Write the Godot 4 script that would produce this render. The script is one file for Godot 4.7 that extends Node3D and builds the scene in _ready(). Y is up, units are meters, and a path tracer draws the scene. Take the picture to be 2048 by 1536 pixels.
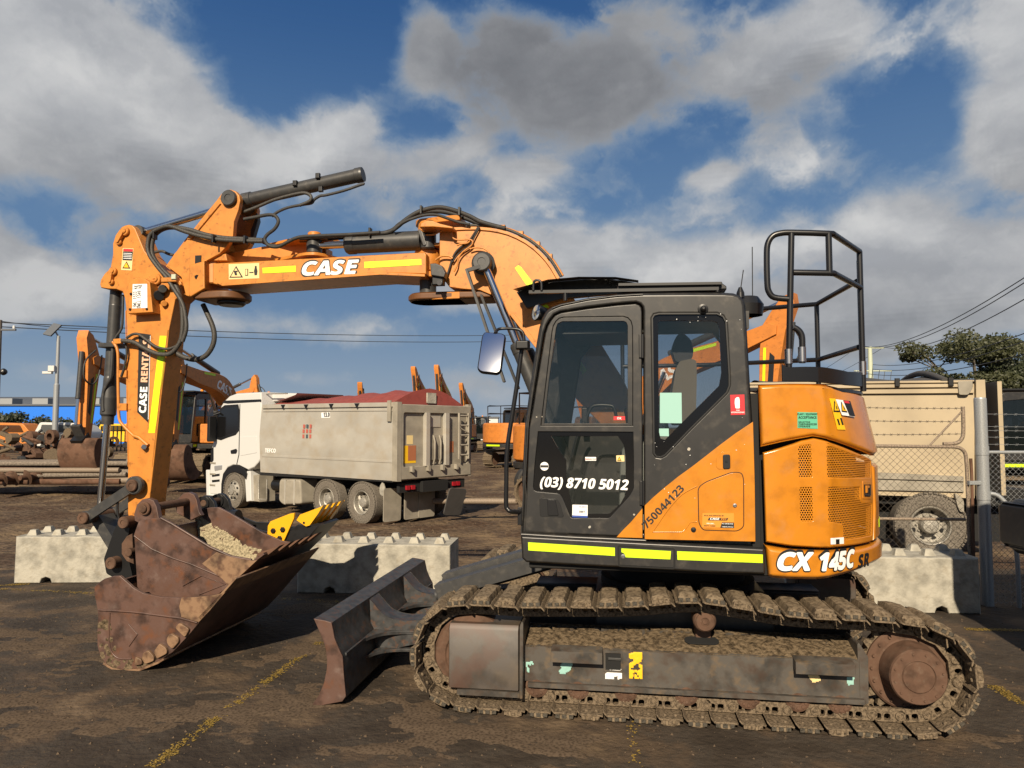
extends Node3D


func _ready() -> void:
	set_camera_and_light()
	make_materials()
	build_ground()
	build_excavator()
	build_buckets()
	build_blocks()
	build_tipper_truck()
	build_beige_tipper()
	build_fence()
	build_yard_machines()
	build_background()
	build_details()


# ---------------------------------------------------------------- camera, sky, sun

func set_camera_and_light() -> void:
	var cam := Camera3D.new()
	cam.name = "camera"
	add_child(cam)
	cam.position = Vector3(0, 1.978, 0)
	cam.rotation_degrees = Vector3(3.41, 0, 0)
	cam.fov = 55.48
	cam.near = 0.1
	cam.far = 2000.0
	cam.current = true
	var sun := DirectionalLight3D.new()
	sun.name = "sun"
	add_child(sun)
	sun.look_at_from_position(Vector3.ZERO, Vector3(0.18, -0.54, -0.85))
	sun.light_energy = 1.6
	sun.light_color = Color(1.0, 0.93, 0.82)
	sun.light_angular_distance = 0.55
	sun.shadow_enabled = true
	var env := Environment.new()
	env.background_mode = Environment.BG_SKY
	var sky := Sky.new()
	var pano := PanoramaSkyMaterial.new()
	pano.panorama = ImageTexture.create_from_image(sky_picture())
	pano.energy_multiplier = 0.69
	sky.sky_material = pano
	env.sky = sky
	env.sky_rotation = Vector3(0, PI, 0)
	env.tonemap_mode = Environment.TONE_MAPPER_LINEAR
	env.tonemap_exposure = 1.45
	env.sdfgi_enabled = true
	env.ssao_enabled = true
	env.ssil_enabled = true
	var we := WorldEnvironment.new()
	we.name = "world_environment"
	we.environment = env
	add_child(we)


# Cloud banks as [azimuth, elevation, half width, half height, tilt, amount, darkness], in degrees; azimuth 0 is the far side of the yard.
var banks := [
	[-32.5, 23.9, 9.6, 6.6, -20, 1.2, .15], [-26.0, 21.5, 9.2, 4.4, -25, 1.1, .3], [-31.4, 17.4, 9.7, 3.3, 0, 1.0, .65], [-21.2, 18.9, 6.2, 2.7, 0, .75, .35], [-13.2, 21.8, 4.8, 3.4, 15, 1.1, 0.1], [-10.1, 19.5, 5.8, 2.5, 0, .75, .35],
	[-5.4, 21.1, 4.1, 2.1, 10, .7, .2], [1.1, 27.8, 12.9, 5.5, 0, 1.25, .95], [8.6, 24.9, 8.5, 3.7, 8, 1.05, .8], [18.5, 25.6, 6.1, 3.5, 22, 1.05, .3], [23.5, 27.5, 3.4, 3.4, 40, .85, .15], [-7.0, 27.5, 2.7, 3.5, 0, .75, .5],
	[1.4, 19.6, 3.9, 1.5, 5, .75, .15], [15.8, 18.7, 3.0, 1.0, 8, .8, .1], [4.2, 14.2, 9.4, 2.9, 0, 1.0, .15], [-1.0, 10.9, 7.8, 2.2, 0, .7, .55], [15.3, 12.2, 7.9, 2.5, 8, .9, .2], [27.7, 14.0, 8.3, 3.3, 20, 1.15, .2],
	[34.4, 19.3, 2.8, 3.6, 40, 1.0, .2], [28.2, 9.8, 11.4, 2.6, 5, 1.0, .45], [32.2, 11.8, 6.0, 3.0, 0, .8, .2], [18.2, 9.1, 9.3, 2.0, 0, .7, .5], [-32.6, 8.4, 5.5, 2.0, 15, .95, .3], [-25.6, 7.6, 8.8, 1.4, 0, .5, .4],
	[-33.0, 3.8, 4.9, 1.3, 0, .7, .3], [-16.3, 7.3, 8.3, 1.5, 0, .5, .2], [-14.8, 3.6, 5.7, 1.1, 0, .5, .15], [-2.9, 3.7, 4.7, 2.0, 0, .6, .4], [25.0, 5.9, 7.1, 1.4, 0, .6, .7], [31.1, 7.2, 6.7, 1.7, 0, .65, .6],
	[-26.7, 13.9, 10.5, 2.1, 0, .5, .7], [-10.4, 16.2, 7.7, 1.9, 0, .45, .4],
]
var cloud_noise: FastNoiseLite
var cloud_billow: FastNoiseLite


func sky_picture() -> Image:
	cloud_noise = FastNoiseLite.new()
	cloud_noise.seed = 11
	cloud_noise.noise_type = FastNoiseLite.TYPE_SIMPLEX_SMOOTH
	cloud_noise.frequency = 3.4
	cloud_noise.fractal_octaves = 6
	cloud_noise.fractal_gain = 0.54
	cloud_noise.domain_warp_enabled = true
	cloud_noise.domain_warp_amplitude = 0.05
	cloud_noise.domain_warp_frequency = 6.0
	cloud_billow = FastNoiseLite.new()
	cloud_billow.seed = 4
	cloud_billow.noise_type = FastNoiseLite.TYPE_SIMPLEX_SMOOTH
	cloud_billow.frequency = 2.3
	cloud_billow.fractal_octaves = 3
	# The banks repeat round the sky, so that it goes on outside the frame as it looks inside it.
	var rows := 256
	var field := Image.create(1024, rows, false, Image.FORMAT_RGF)
	for y in rows:
		var el := 90.0 - (y + 0.5) * 90.0 / rows
		if el > 46.0:
			for x in 1024:
				field.set_pixel(x, y, Color(0.62, 0.35, 0))
			continue
		for x in 1024:
			var az := (x + 0.5) / 1024.0 * 360.0 - 180.0
			az = fposmod(az + 36.0, 72.0) - 36.0
			var amount := 0.0
			var dark := 0.0
			for b in banks:
				var dy: float = el - b[1]
				if absf(dy) > 13.0:
					continue
				for turn in [-72.0, 0.0, 72.0]:
					var dx: float = az + turn - b[0]
					if absf(dx) > 26.0:
						continue
					var a: float = deg_to_rad(b[4])
					var p: float = (dx * cos(a) + dy * sin(a)) / b[2]
					var q: float = (-dx * sin(a) + dy * cos(a)) / b[3]
					var g: float = b[5] * exp(-(p * p + q * q) * 1.5)
					amount += g
					dark += g * b[6]
			var high := smoothstep(36.0, 46.0, el)
			field.set_pixel(x, y, Color(lerpf(amount, 0.62, high), lerpf(dark, 0.35, high), 0))
	var coarse := sky_part(field, 1024, 0, 1024, 0, 256)
	coarse.resize(4096, 1024, Image.INTERPOLATE_CUBIC)
	var whole := Image.create(4096, 2048, false, Image.FORMAT_RGBA8)
	whole.fill(Color(0.36, 0.34, 0.32))
	whole.blit_rect(coarse, Rect2i(0, 0, 4096, 1024), Vector2i.ZERO)
	var fine := sky_part(field, 4096, 1600, 2500, 560, 1024)
	whole.blit_rect(fine, Rect2i(0, 0, 900, 464), Vector2i(1600, 560))
	return whole


func sky_part(field: Image, wide: int, x0: int, x1: int, y0: int, y1: int) -> Image:
	var im := Image.create(x1 - x0, y1 - y0, false, Image.FORMAT_RGBA8)
	var k := 1024.0 / wide
	var pale := Color(0.575, 0.64, 0.705)
	var middle := Color(0.385, 0.51, 0.655)
	var deep := Color(0.185, 0.335, 0.535)
	var white := Color(0.90, 0.895, 0.885)
	var grey := Color(0.455, 0.46, 0.475)
	var soft := Color(0.69, 0.70, 0.72)
	for y in range(y0, y1):
		var el := PI / 2 - (y + 0.5) / (wide / 4.0) * PI / 2
		var fy := clampf((y + 0.5) * k - 0.5, 0.0, 254.99)
		var low := 1.0 - clampf(el / 0.16, 0.0, 1.0)
		var h := clampf(el / 0.62, 0.0, 1.0)
		var blue := pale.lerp(middle, smoothstep(0.0, 0.34, h)).lerp(deep, smoothstep(0.34, 1.0, h))
		for x in range(x0, x1):
			var az := (x + 0.5) / wide * TAU - PI
			var fx := fposmod((x + 0.5) * k - 0.5, 1024.0)
			var ix := int(fx)
			var iy := int(fy)
			var tx := fx - ix
			var ty := fy - iy
			var jx := (ix + 1) % 1024
			var a := field.get_pixel(ix, iy).lerp(field.get_pixel(jx, iy), tx).lerp(field.get_pixel(ix, iy + 1).lerp(field.get_pixel(jx, iy + 1), tx), ty)
			var d := Vector3(sin(az) * cos(el), sin(el) * 1.5, -cos(az) * cos(el))
			var n := cloud_noise.get_noise_3dv(d)
			var big := cloud_billow.get_noise_3dv(d)
			var amount := a.r * 0.95 + n * 1.05 + big * 0.25 - 0.40 + low * 0.06
			var cover := smoothstep(-0.22, 0.40, amount)
			var base := clampf((field.get_pixel(ix, maxi(iy - 8, 0)).r - field.get_pixel(ix, mini(iy + 8, 254)).r) * 0.45 + 0.1, 0.0, 0.75)
			var dark := maxf(clampf(a.g / maxf(a.r, 0.05), 0.0, 1.0), base) * smoothstep(-0.1, 0.5, amount)
			var lift := cloud_noise.get_noise_3d(d.x + 0.012, d.y - 0.06, d.z)
			var lump := clampf(0.5 + (n - lift) * 1.1, 0.0, 1.0)
			var c := soft.lerp(white, clampf(smoothstep(0.0, 0.6, amount) * (0.10 + 0.80 * lump), 0.0, 1.0))
			c = c.lerp(grey, clampf(dark * (1.05 - 0.35 * lump), 0.0, 0.95))
			c = c.lerp(pale, low * 0.4)
			im.set_pixel(x - x0, y - y0, blue.lerp(c, cover * 0.97))
	return im


# ---------------------------------------------------------------- mesh tools

class Shape:
	var v := PackedVector3Array()
	var n := PackedVector3Array()
	var uv := PackedVector2Array()
	var t := Transform3D()
	var plan := []  # when set, x runs along this line in plan (x, z), y stays and z stands off from it
	var runs := PackedFloat32Array()
	var lean := 0.0  # how far the wall leans in towards its top

	func follow(line: Array) -> Shape:
		plan = line
		runs = PackedFloat32Array([0.0])
		for i in range(1, line.size()):
			runs.append(runs[i - 1] + line[i].distance_to(line[i - 1]))
		return self

	func bend(p: Vector3) -> Transform3D:
		var i := clampi(runs.bsearch(p.x) - 1, 0, runs.size() - 2)
		var k := (p.x - runs[i]) / (runs[i + 1] - runs[i])
		var q: Vector2 = plan[i].lerp(plan[i + 1], k)
		var d0: Vector2 = (plan[i + 1] - plan[maxi(i - 1, 0)]).normalized()
		var d1: Vector2 = (plan[mini(i + 2, plan.size() - 1)] - plan[i]).normalized()
		var d := d0.lerp(d1, clampf(k, 0.0, 1.0)).normalized()
		var x := Vector3(d.x, 0, d.y)
		var z := x.cross(Vector3.UP)
		var rise := maxf(0.0, p.y - 1.72)
		var tip := lean * smoothstep(0.25, 0.9, p.x)
		var up := (Vector3.UP - z * (2.0 * tip * rise)).normalized()
		return Transform3D(Basis(x, up, x.cross(up)), Vector3(q.x, p.y, q.y) + z * (p.z - tip * rise * rise))

	func tri(a: Vector3, b: Vector3, c: Vector3, na: Vector3, nb: Vector3, nc: Vector3) -> void:
		var flat_uv := [Vector2(a.x, a.y), Vector2(b.x, b.y), Vector2(c.x, c.y)]
		if plan.size():
			var wa := bend(a)
			var wb := bend(b)
			var wc := bend(c)
			a = wa.origin
			b = wb.origin
			c = wc.origin
			na = wa.basis * na
			nb = wb.basis * nb
			nc = wc.basis * nc
		var cr := (b - a).cross(c - a)
		if cr.length_squared() < 1e-16:
			return
		var pts := [a, b, c]
		var nor := [na, nb, nc]
		if cr.dot(na + nb + nc) > 0.0:
			pts = [a, c, b]
			nor = [na, nc, nb]
			flat_uv = [flat_uv[0], flat_uv[2], flat_uv[1]]
		for i in 3:
			v.append(t * pts[i])
			n.append((t.basis * nor[i]).normalized())
			uv.append(flat_uv[i])

	func flat(a: Vector3, b: Vector3, c: Vector3, nrm: Vector3) -> void:
		tri(a, b, c, nrm, nrm, nrm)

	func quad(a: Vector3, b: Vector3, c: Vector3, d: Vector3, nrm: Vector3) -> void:
		tri(a, b, c, nrm, nrm, nrm)
		tri(a, c, d, nrm, nrm, nrm)

	func quadn(a: Vector3, b: Vector3, c: Vector3, d: Vector3, na: Vector3, nb: Vector3, nc: Vector3, nd: Vector3) -> void:
		tri(a, b, c, na, nb, nc)
		tri(a, c, d, na, nc, nd)

	func free_quad(a: Vector3, b: Vector3, c: Vector3, d: Vector3, away: Vector3) -> void:
		var nn := (b - a).cross(d - a)
		if nn.length_squared() < 1e-14:
			nn = (c - b).cross(d - b)
		nn = nn.normalized()
		if nn.dot((a + b + c + d) / 4.0 - away) < 0:
			nn = -nn
		quad(a, b, c, d, nn)

	static func area(p: Array) -> float:
		var s := 0.0
		for i in p.size():
			var a: Vector2 = p[i]
			var b: Vector2 = p[(i + 1) % p.size()]
			s += a.x * b.y - b.x * a.y
		return s / 2.0

	static func clean(p: Array) -> Array:
		var r := []
		for q in p:
			if r.is_empty() or r[-1].distance_to(q) > 0.0008:
				r.append(q)
		if r.size() > 2 and r[0].distance_to(r[-1]) < 0.0008:
			r.pop_back()
		return r

	static func edge_normals(p: Array) -> Array:
		var r := []
		for i in p.size():
			var d: Vector2 = p[(i + 1) % p.size()] - p[i]
			r.append(Vector2(d.y, -d.x).normalized())
		return r

	static func inset(p: Array, b: float) -> Array:
		var e := edge_normals(p)
		var r := []
		for i in p.size():
			var n0: Vector2 = e[(i - 1 + p.size()) % p.size()]
			var n1: Vector2 = e[i]
			var m := n0 + n1
			if m.length() < 0.3:
				m = n1
			m = m.normalized()
			r.append(p[i] - m * minf(b / maxf(m.dot(n1), 0.35), b * 2.2))
		return r

	func cap(p: Array, holes: Array, z: float, nrm: Vector3, strip := 0.0, spare := []) -> void:
		var pieces := [PackedVector2Array(p)]
		for h in holes:
			var hole := PackedVector2Array(h)
			var mid := 0.0
			for q in h:
				mid += q.x / h.size()
			var next := []
			for pc in pieces:
				for half in [[-99.0, mid], [mid, 99.0]]:
					var cut := PackedVector2Array([Vector2(half[0], -99), Vector2(half[1], -99), Vector2(half[1], 99), Vector2(half[0], 99)])
					for part in Geometry2D.intersect_polygons(pc, cut):
						next.append_array(Geometry2D.clip_polygons(part, hole))
			pieces = next
		if strip > 0.0:
			var cuts := []
			for pc in pieces:
				var lo := 1e9
				var hi := -1e9
				for q in pc:
					lo = minf(lo, q.x)
					hi = maxf(hi, q.x)
				var x := floorf(lo / strip) * strip
				while x < hi:
					cuts.append_array(Geometry2D.intersect_polygons(pc, PackedVector2Array([Vector2(x, -99), Vector2(x + strip, -99), Vector2(x + strip, 99), Vector2(x, 99)])))
					x += strip
			pieces = cuts
		for pc in pieces:
			var ix := Geometry2D.triangulate_polygon(pc)
			if ix.is_empty() and spare.size():
				pc = PackedVector2Array(spare)
				ix = Geometry2D.triangulate_polygon(pc)
			for i in range(0, ix.size(), 3):
				var a: Vector2 = pc[ix[i]]
				var b: Vector2 = pc[ix[i + 1]]
				var c: Vector2 = pc[ix[i + 2]]
				flat(Vector3(a.x, a.y, z), Vector3(b.x, b.y, z), Vector3(c.x, c.y, z), nrm)

	func rim(p: Array, q: Array, z0: float, z1: float, b: float, strip := 0.0) -> void:
		# p is the outline (counter-clockwise), q its inset at the two faces
		var e := edge_normals(p)
		var m := p.size()
		for i in m:
			var j := (i + 1) % m
			var n0: Vector2 = e[i]
			var prev: Vector2 = e[(i - 1 + m) % m]
			var next: Vector2 = e[j]
			var na := (n0 + prev).normalized() if n0.dot(prev) > 0.8 else n0
			var nb := (n0 + next).normalized() if n0.dot(next) > 0.8 else n0
			var steps := 1
			if strip > 0.0:
				steps = maxi(1, int(ceil(absf(p[j].x - p[i].x) / strip)))
			for s in steps:
				var ta := float(s) / steps
				var tb := float(s + 1) / steps
				var a: Vector2 = p[i].lerp(p[j], ta)
				var c: Vector2 = p[i].lerp(p[j], tb)
				var qa: Vector2 = q[i].lerp(q[j], ta)
				var qc: Vector2 = q[i].lerp(q[j], tb)
				var ma := na.lerp(nb, ta)
				var mc := na.lerp(nb, tb)
				var m3 := Vector3(ma.x, ma.y, 0)
				var k3 := Vector3(mc.x, mc.y, 0)
				quadn(Vector3(a.x, a.y, z0 + b), Vector3(c.x, c.y, z0 + b), Vector3(c.x, c.y, z1 - b), Vector3(a.x, a.y, z1 - b), m3, k3, k3, m3)
				if b > 0.0:
					quadn(Vector3(a.x, a.y, z1 - b), Vector3(c.x, c.y, z1 - b), Vector3(qc.x, qc.y, z1), Vector3(qa.x, qa.y, z1), m3, k3, Vector3(0, 0, 1), Vector3(0, 0, 1))
					quadn(Vector3(a.x, a.y, z0 + b), Vector3(c.x, c.y, z0 + b), Vector3(qc.x, qc.y, z0), Vector3(qa.x, qa.y, z0), m3, k3, Vector3(0, 0, -1), Vector3(0, 0, -1))

	func prism(p: Array, z0: float, z1: float, b := 0.0, holes := [], strip := 0.0) -> Shape:
		p = clean(p)
		if area(p) < 0:
			p.reverse()
		var q := inset(p, b) if b > 0.0 else p
		var hs := []
		var hq := []
		for h in holes:
			var hh: Array = clean(h)
			if area(hh) > 0:
				hh.reverse()
			hs.append(hh)
			hq.append(inset(hh, b * 0.6) if b > 0.0 else hh)
		cap(q, hq, z1, Vector3(0, 0, 1), strip, p)
		cap(q, hq, z0, Vector3(0, 0, -1), strip, p)
		rim(p, q, z0, z1, b, strip)
		for i in hs.size():
			rim(hs[i], hq[i], z0, z1, b * 0.6, strip)
		return self

	func box(c: Vector3, s: Vector3, b := 0.0) -> Shape:
		var x := s.x / 2
		var y := s.y / 2
		var keep := t
		t = t * Transform3D(Basis(), c)
		prism([Vector2(-x, -y), Vector2(x, -y), Vector2(x, y), Vector2(-x, y)], -s.z / 2, s.z / 2, b)
		t = keep
		return self

	static func frame(d: Vector3) -> Basis:
		var z := d.normalized()
		var up := Vector3.UP if absf(z.y) < 0.95 else Vector3.RIGHT
		var x := up.cross(z).normalized()
		return Basis(x, z.cross(x), z)

	func lathe(a: Vector3, dir: Vector3, prof: Array, seg := 20) -> Shape:
		# prof: Vector2(radius, distance along dir)
		var f := frame(dir)
		for i in prof.size() - 1:
			var p: Vector2 = prof[i]
			var q: Vector2 = prof[i + 1]
			if p.distance_to(q) < 1e-5:
				continue
			var sl := (q - p).normalized()
			var nn := Vector2(sl.y, -sl.x)
			for k in seg:
				var u0 := TAU * k / seg
				var u1 := TAU * (k + 1) / seg
				var d0 := f.x * cos(u0) + f.y * sin(u0)
				var d1 := f.x * cos(u1) + f.y * sin(u1)
				quadn(a + d0 * p.x + f.z * p.y, a + d1 * p.x + f.z * p.y, a + d1 * q.x + f.z * q.y, a + d0 * q.x + f.z * q.y,
					d0 * nn.x + f.z * nn.y, d1 * nn.x + f.z * nn.y, d1 * nn.x + f.z * nn.y, d0 * nn.x + f.z * nn.y)
		return self

	func cyl(a: Vector3, b: Vector3, r: float, seg := 20, bev := 0.0) -> Shape:
		var l := a.distance_to(b)
		var e := minf(bev, minf(r, l) * 0.45)
		if e > 0.0:
			lathe(a, b - a, [Vector2(0, 0), Vector2(r - e, 0), Vector2(r, e), Vector2(r, l - e), Vector2(r - e, l), Vector2(0, l)], seg)
		else:
			lathe(a, b - a, [Vector2(0, 0), Vector2(r, 0), Vector2(r, l), Vector2(0, l)], seg)
		return self

	func ring(a: Vector3, b: Vector3, ri: float, ro: float, seg := 24) -> Shape:
		var l := a.distance_to(b)
		return lathe(a, b - a, [Vector2(ri, 0), Vector2(ro, 0), Vector2(ro, l), Vector2(ri, l), Vector2(ri, 0)], seg)

	func bar(a: Vector3, b: Vector3, w: float, h: float, bev := 0.0) -> Shape:
		var keep := t
		var f := frame(b - a)
		t = t * Transform3D(f, (a + b) / 2)
		var l := a.distance_to(b)
		box(Vector3.ZERO, Vector3(w, h, l), bev)
		t = keep
		return self

	static func curve(p: Array, k := 6) -> Array:
		var r := []
		for i in p.size() - 1:
			var a: Vector3 = p[maxi(i - 1, 0)]
			var d: Vector3 = p[mini(i + 2, p.size() - 1)]
			for j in k:
				r.append(p[i].cubic_interpolate(p[i + 1], a, d, float(j) / k))
		r.append(p[-1])
		return r

	func tube(p: Array, r: float, seg := 8) -> Shape:
		var f := frame(p[1] - p[0])
		var last := []
		for i in p.size():
			var d: Vector3 = (p[mini(i + 1, p.size() - 1)] - p[maxi(i - 1, 0)]).normalized()
			var x := (f.x - d * f.x.dot(d)).normalized()
			f = Basis(x, d.cross(x), d)
			var ringp := []
			for k in seg:
				var u := TAU * k / seg
				ringp.append(f.x * cos(u) + f.y * sin(u))
			if i > 0:
				for k in seg:
					var k2 := (k + 1) % seg
					quadn(p[i - 1] + last[k] * r, p[i - 1] + last[k2] * r, p[i] + ringp[k2] * r, p[i] + ringp[k] * r, last[k], last[k2], ringp[k2], ringp[k])
			if i == 0 or i == p.size() - 1:
				var nn: Vector3 = -d if i == 0 else d
				for k in seg:
					flat(p[i], p[i] + ringp[k] * r, p[i] + ringp[(k + 1) % seg] * r, nn)
			last = ringp
		return self

	func loft(rows: Array, away: Vector3, closed := false) -> Shape:
		# rows of Vector3 arrays of one length, flat quads; follow with smooth()
		for i in rows.size() - 1:
			var m: int = rows[i].size()
			for j in (m if closed else m - 1):
				var j2 := (j + 1) % m
				free_quad(rows[i][j], rows[i][j2], rows[i + 1][j2], rows[i + 1][j], away)
		return self

	func smooth(deg := 40.0, from := 0) -> Shape:
		var lim := cos(deg_to_rad(deg))
		var at := {}
		for i in range(from, v.size()):
			var key := Vector3i((v[i] * 2000.0).round())
			if not at.has(key):
				at[key] = PackedInt32Array()
			at[key].append(i)
		var old := n.duplicate()
		for key in at:
			var list: PackedInt32Array = at[key]
			for i in list:
				var s := Vector3.ZERO
				for j in list:
					if old[i].dot(old[j]) > lim:
						s += old[j]
				n[i] = s.normalized()
		return self

	func shift(noise: FastNoiseLite, amount: float) -> Shape:
		for i in v.size():
			var p := v[i]
			v[i] = p + Vector3(noise.get_noise_3dv(p), noise.get_noise_3dv(p + Vector3(31, 7, 3)), noise.get_noise_3dv(p + Vector3(5, 61, 17))) * amount
		return self

	func mesh() -> ArrayMesh:
		var arr := []
		arr.resize(Mesh.ARRAY_MAX)
		arr[Mesh.ARRAY_VERTEX] = v
		arr[Mesh.ARRAY_NORMAL] = n
		arr[Mesh.ARRAY_TEX_UV] = uv
		var m := ArrayMesh.new()
		if v.size():
			m.add_surface_from_arrays(Mesh.PRIMITIVE_TRIANGLES, arr)
		return m


func v2(a: Array) -> Array:
	var r := []
	for i in range(0, a.size(), 2):
		r.append(Vector2(a[i], a[i + 1]))
	return r


func v3(a: Array) -> Array:
	var r := []
	for i in range(0, a.size(), 3):
		r.append(Vector3(a[i], a[i + 1], a[i + 2]))
	return r


func sh() -> Shape:
	return Shape.new()


var taken := {}


func numbered(called: String) -> String:
	taken[called] = taken.get(called, -1) + 1
	return called if taken[called] == 0 else "%s_%03d" % [called, taken[called]]


func thing(called: String, label: String, category: String, at := Vector3.ZERO, turn := 0.0, group := "") -> Node3D:
	var o := Node3D.new()
	o.name = numbered(called)
	add_child(o)
	o.position = at
	o.rotation_degrees.y = turn
	return tag(o, label, category, group)


func tag(o: Node3D, label: String, category: String, group := "") -> Node3D:
	o.set_meta("label", label)
	o.set_meta("category", category)
	if group:
		o.set_meta("group", group)
	return o


func setting(o: Node3D, kind := "structure") -> Node3D:
	o.set_meta("kind", kind)
	return o


func put(called: String, shape, mat: Material, parent: Node = self) -> MeshInstance3D:
	var o := MeshInstance3D.new()
	o.name = numbered(called) if parent == self else called
	o.mesh = shape.mesh() if shape is Shape else shape
	if o.mesh is PrimitiveMesh:
		o.material_override = mat
	elif o.mesh.get_surface_count():
		o.mesh.surface_set_material(0, mat)
	parent.add_child(o, true)
	return o


func again(called: String, m: Mesh, parent: Node, at: Transform3D, mat: Material = null) -> MeshInstance3D:
	var o := MeshInstance3D.new()
	o.name = called
	o.mesh = m
	if mat:
		o.material_override = mat
	parent.add_child(o, true)
	o.transform = at
	return o


func holder(called: String, parent: Node) -> Node3D:
	var o := Node3D.new()
	o.name = called
	parent.add_child(o, true)
	return o


func rect(x0: float, y0: float, x1: float, y1: float, r := 0.0) -> Array:
	if r <= 0.0:
		return [Vector2(x0, y0), Vector2(x1, y0), Vector2(x1, y1), Vector2(x0, y1)]
	var p := []
	for c in [[x1 - r, y0 + r, -PI / 2], [x1 - r, y1 - r, 0.0], [x0 + r, y1 - r, PI / 2], [x0 + r, y0 + r, PI]]:
		for k in 5:
			var a: float = c[2] + PI / 2 * k / 4.0
			p.append(Vector2(c[0] + r * cos(a), c[1] + r * sin(a)))
	return p


func disc(c: Vector2, r: float, seg := 20) -> Array:
	var p := []
	for k in seg:
		p.append(c + Vector2.from_angle(TAU * k / seg) * r)
	return p


func rounded(p: Array, r: float, seg := 4) -> Array:
	var res := []
	var m := p.size()
	for i in m:
		var a: Vector2 = p[(i - 1 + m) % m]
		var b: Vector2 = p[i]
		var c: Vector2 = p[(i + 1) % m]
		var k := minf(r, minf(a.distance_to(b), b.distance_to(c)) * 0.45)
		var s := b + (a - b).normalized() * k
		var e := b + (c - b).normalized() * k
		for j in seg + 1:
			var t := float(j) / seg
			res.append(s.lerp(b, t).lerp(b.lerp(e, t), t))
	return res


var fonts := {}


func lettering(text: String, height: float, bold := 0.0, slant := 0.0, depth := 0.003, face := "Droid Sans", weight := 700, stretch := 1.0) -> Mesh:
	# letters of that cap height, centred on x and resting on y = 0, facing +z
	var key := "%s %d" % [face, weight]
	if not fonts.has(key):
		var sf := SystemFont.new()
		sf.font_names = PackedStringArray([face])
		sf.font_weight = weight
		var fv := FontVariation.new()
		fv.base_font = sf
		fonts[key] = fv
	var tm := TextMesh.new()
	tm.text = text
	tm.font = fonts[key]
	tm.font_size = 64
	tm.pixel_size = height / 46.0
	tm.depth = 0.01
	tm.curve_step = 4.0
	var arr := tm.get_mesh_arrays()
	var vs: PackedVector3Array = arr[Mesh.ARRAY_VERTEX]
	var ns: PackedVector3Array = arr[Mesh.ARRAY_NORMAL]
	var ix: PackedInt32Array = arr[Mesh.ARRAY_INDEX]
	var lo := 1e9
	for q in vs:
		lo = minf(lo, q.y)
	# heavier letters are the same letters printed several times a little apart
	var pv := PackedVector3Array()
	var pn := PackedVector3Array()
	var copies := 9 if bold > 0.0 else 1
	for c in copies:
		var d := Vector2.ZERO if c == 0 else Vector2.from_angle(c * TAU / 8.0) * bold * 0.026 * height
		for i in ix:
			pv.append(Vector3((vs[i].x + (vs[i].y - lo - height / 2) * slant) * stretch + d.x, vs[i].y - lo + d.y, signf(vs[i].z) * depth / 2 - c * 0.00012))
			pn.append(ns[i])
	var out := []
	out.resize(Mesh.ARRAY_MAX)
	out[Mesh.ARRAY_VERTEX] = pv
	out[Mesh.ARRAY_NORMAL] = pn
	var m := ArrayMesh.new()
	m.add_surface_from_arrays(Mesh.PRIMITIVE_TRIANGLES, out)
	return m


func write_on(called: String, text: String, height: float, at: Vector3, mat: Material, parent: Node, bold := 0.0, slant := 0.0, turn := 0.0, face := "Droid Sans", stretch := 1.0, width := 0.0) -> MeshInstance3D:
	var m := lettering(text, height, bold, slant, 0.003, face, 700, stretch)
	if width > 0.0:
		var s: float = width / m.get_aabb().size.x
		m = lettering(text, height, bold, slant, 0.003, face, 700, stretch * s)
	m.surface_set_material(0, mat)
	return again(called, m, parent, Transform3D(Basis(Vector3(0, 0, 1), turn), at))


func bent_lettering(m: Mesh, line: Array, at: Vector2, off: float, leaning := 0.0) -> ArrayMesh:
	# letters laid on a wall that follows the plan line
	var s := sh().follow(line)
	s.lean = leaning
	var vs: PackedVector3Array = m.surface_get_arrays(0)[Mesh.ARRAY_VERTEX]
	for i in range(0, vs.size(), 3):
		if minf(vs[i].z, minf(vs[i + 1].z, vs[i + 2].z)) < 0.0:
			continue
		var o := Vector3(at.x, at.y, off)
		s.flat(vs[i] + o, vs[i + 1] + o, vs[i + 2] + o, Vector3(0, 0, 1))
	return s.mesh()


func along_x(s: Shape, prof: Array, x0: float, x1: float, bev := 0.0, holes := []) -> Shape:
	# profile given as (z, y), swept along x
	var keep := s.t
	s.t = s.t * Transform3D(Basis(Vector3(0, 0, 1), Vector3(0, 1, 0), Vector3(-1, 0, 0)), Vector3.ZERO)
	s.prism(prof, -x1, -x0, bev, holes)
	s.t = keep
	return s


func slab(s: Shape, plan: Array, y0: float, y1: float, bev := 0.0, holes := []) -> Shape:
	# outline given as (x, z) in plan, swept upwards
	var p := []
	for q in plan:
		p.append(Vector2(q.x, -q.y))
	var hs := []
	for h in holes:
		var r := []
		for q in h:
			r.append(Vector2(q.x, -q.y))
		hs.append(r)
	var keep := s.t
	s.t = s.t * Transform3D(Basis(Vector3(1, 0, 0), Vector3(0, 0, -1), Vector3(0, 1, 0)), Vector3.ZERO)
	s.prism(p, y0, y1, bev, hs)
	s.t = keep
	return s


func join(list: Array) -> ArrayMesh:
	# one mesh of several surfaces: [shape, material, shape, material ...]
	var m := ArrayMesh.new()
	for i in range(0, list.size(), 2):
		var s: Shape = list[i]
		if s.v.is_empty():
			continue
		var arr := []
		arr.resize(Mesh.ARRAY_MAX)
		arr[Mesh.ARRAY_VERTEX] = s.v
		arr[Mesh.ARRAY_NORMAL] = s.n
		arr[Mesh.ARRAY_TEX_UV] = s.uv
		m.add_surface_from_arrays(Mesh.PRIMITIVE_TRIANGLES, arr)
		m.surface_set_material(m.get_surface_count() - 1, list[i + 1])
	return m


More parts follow.
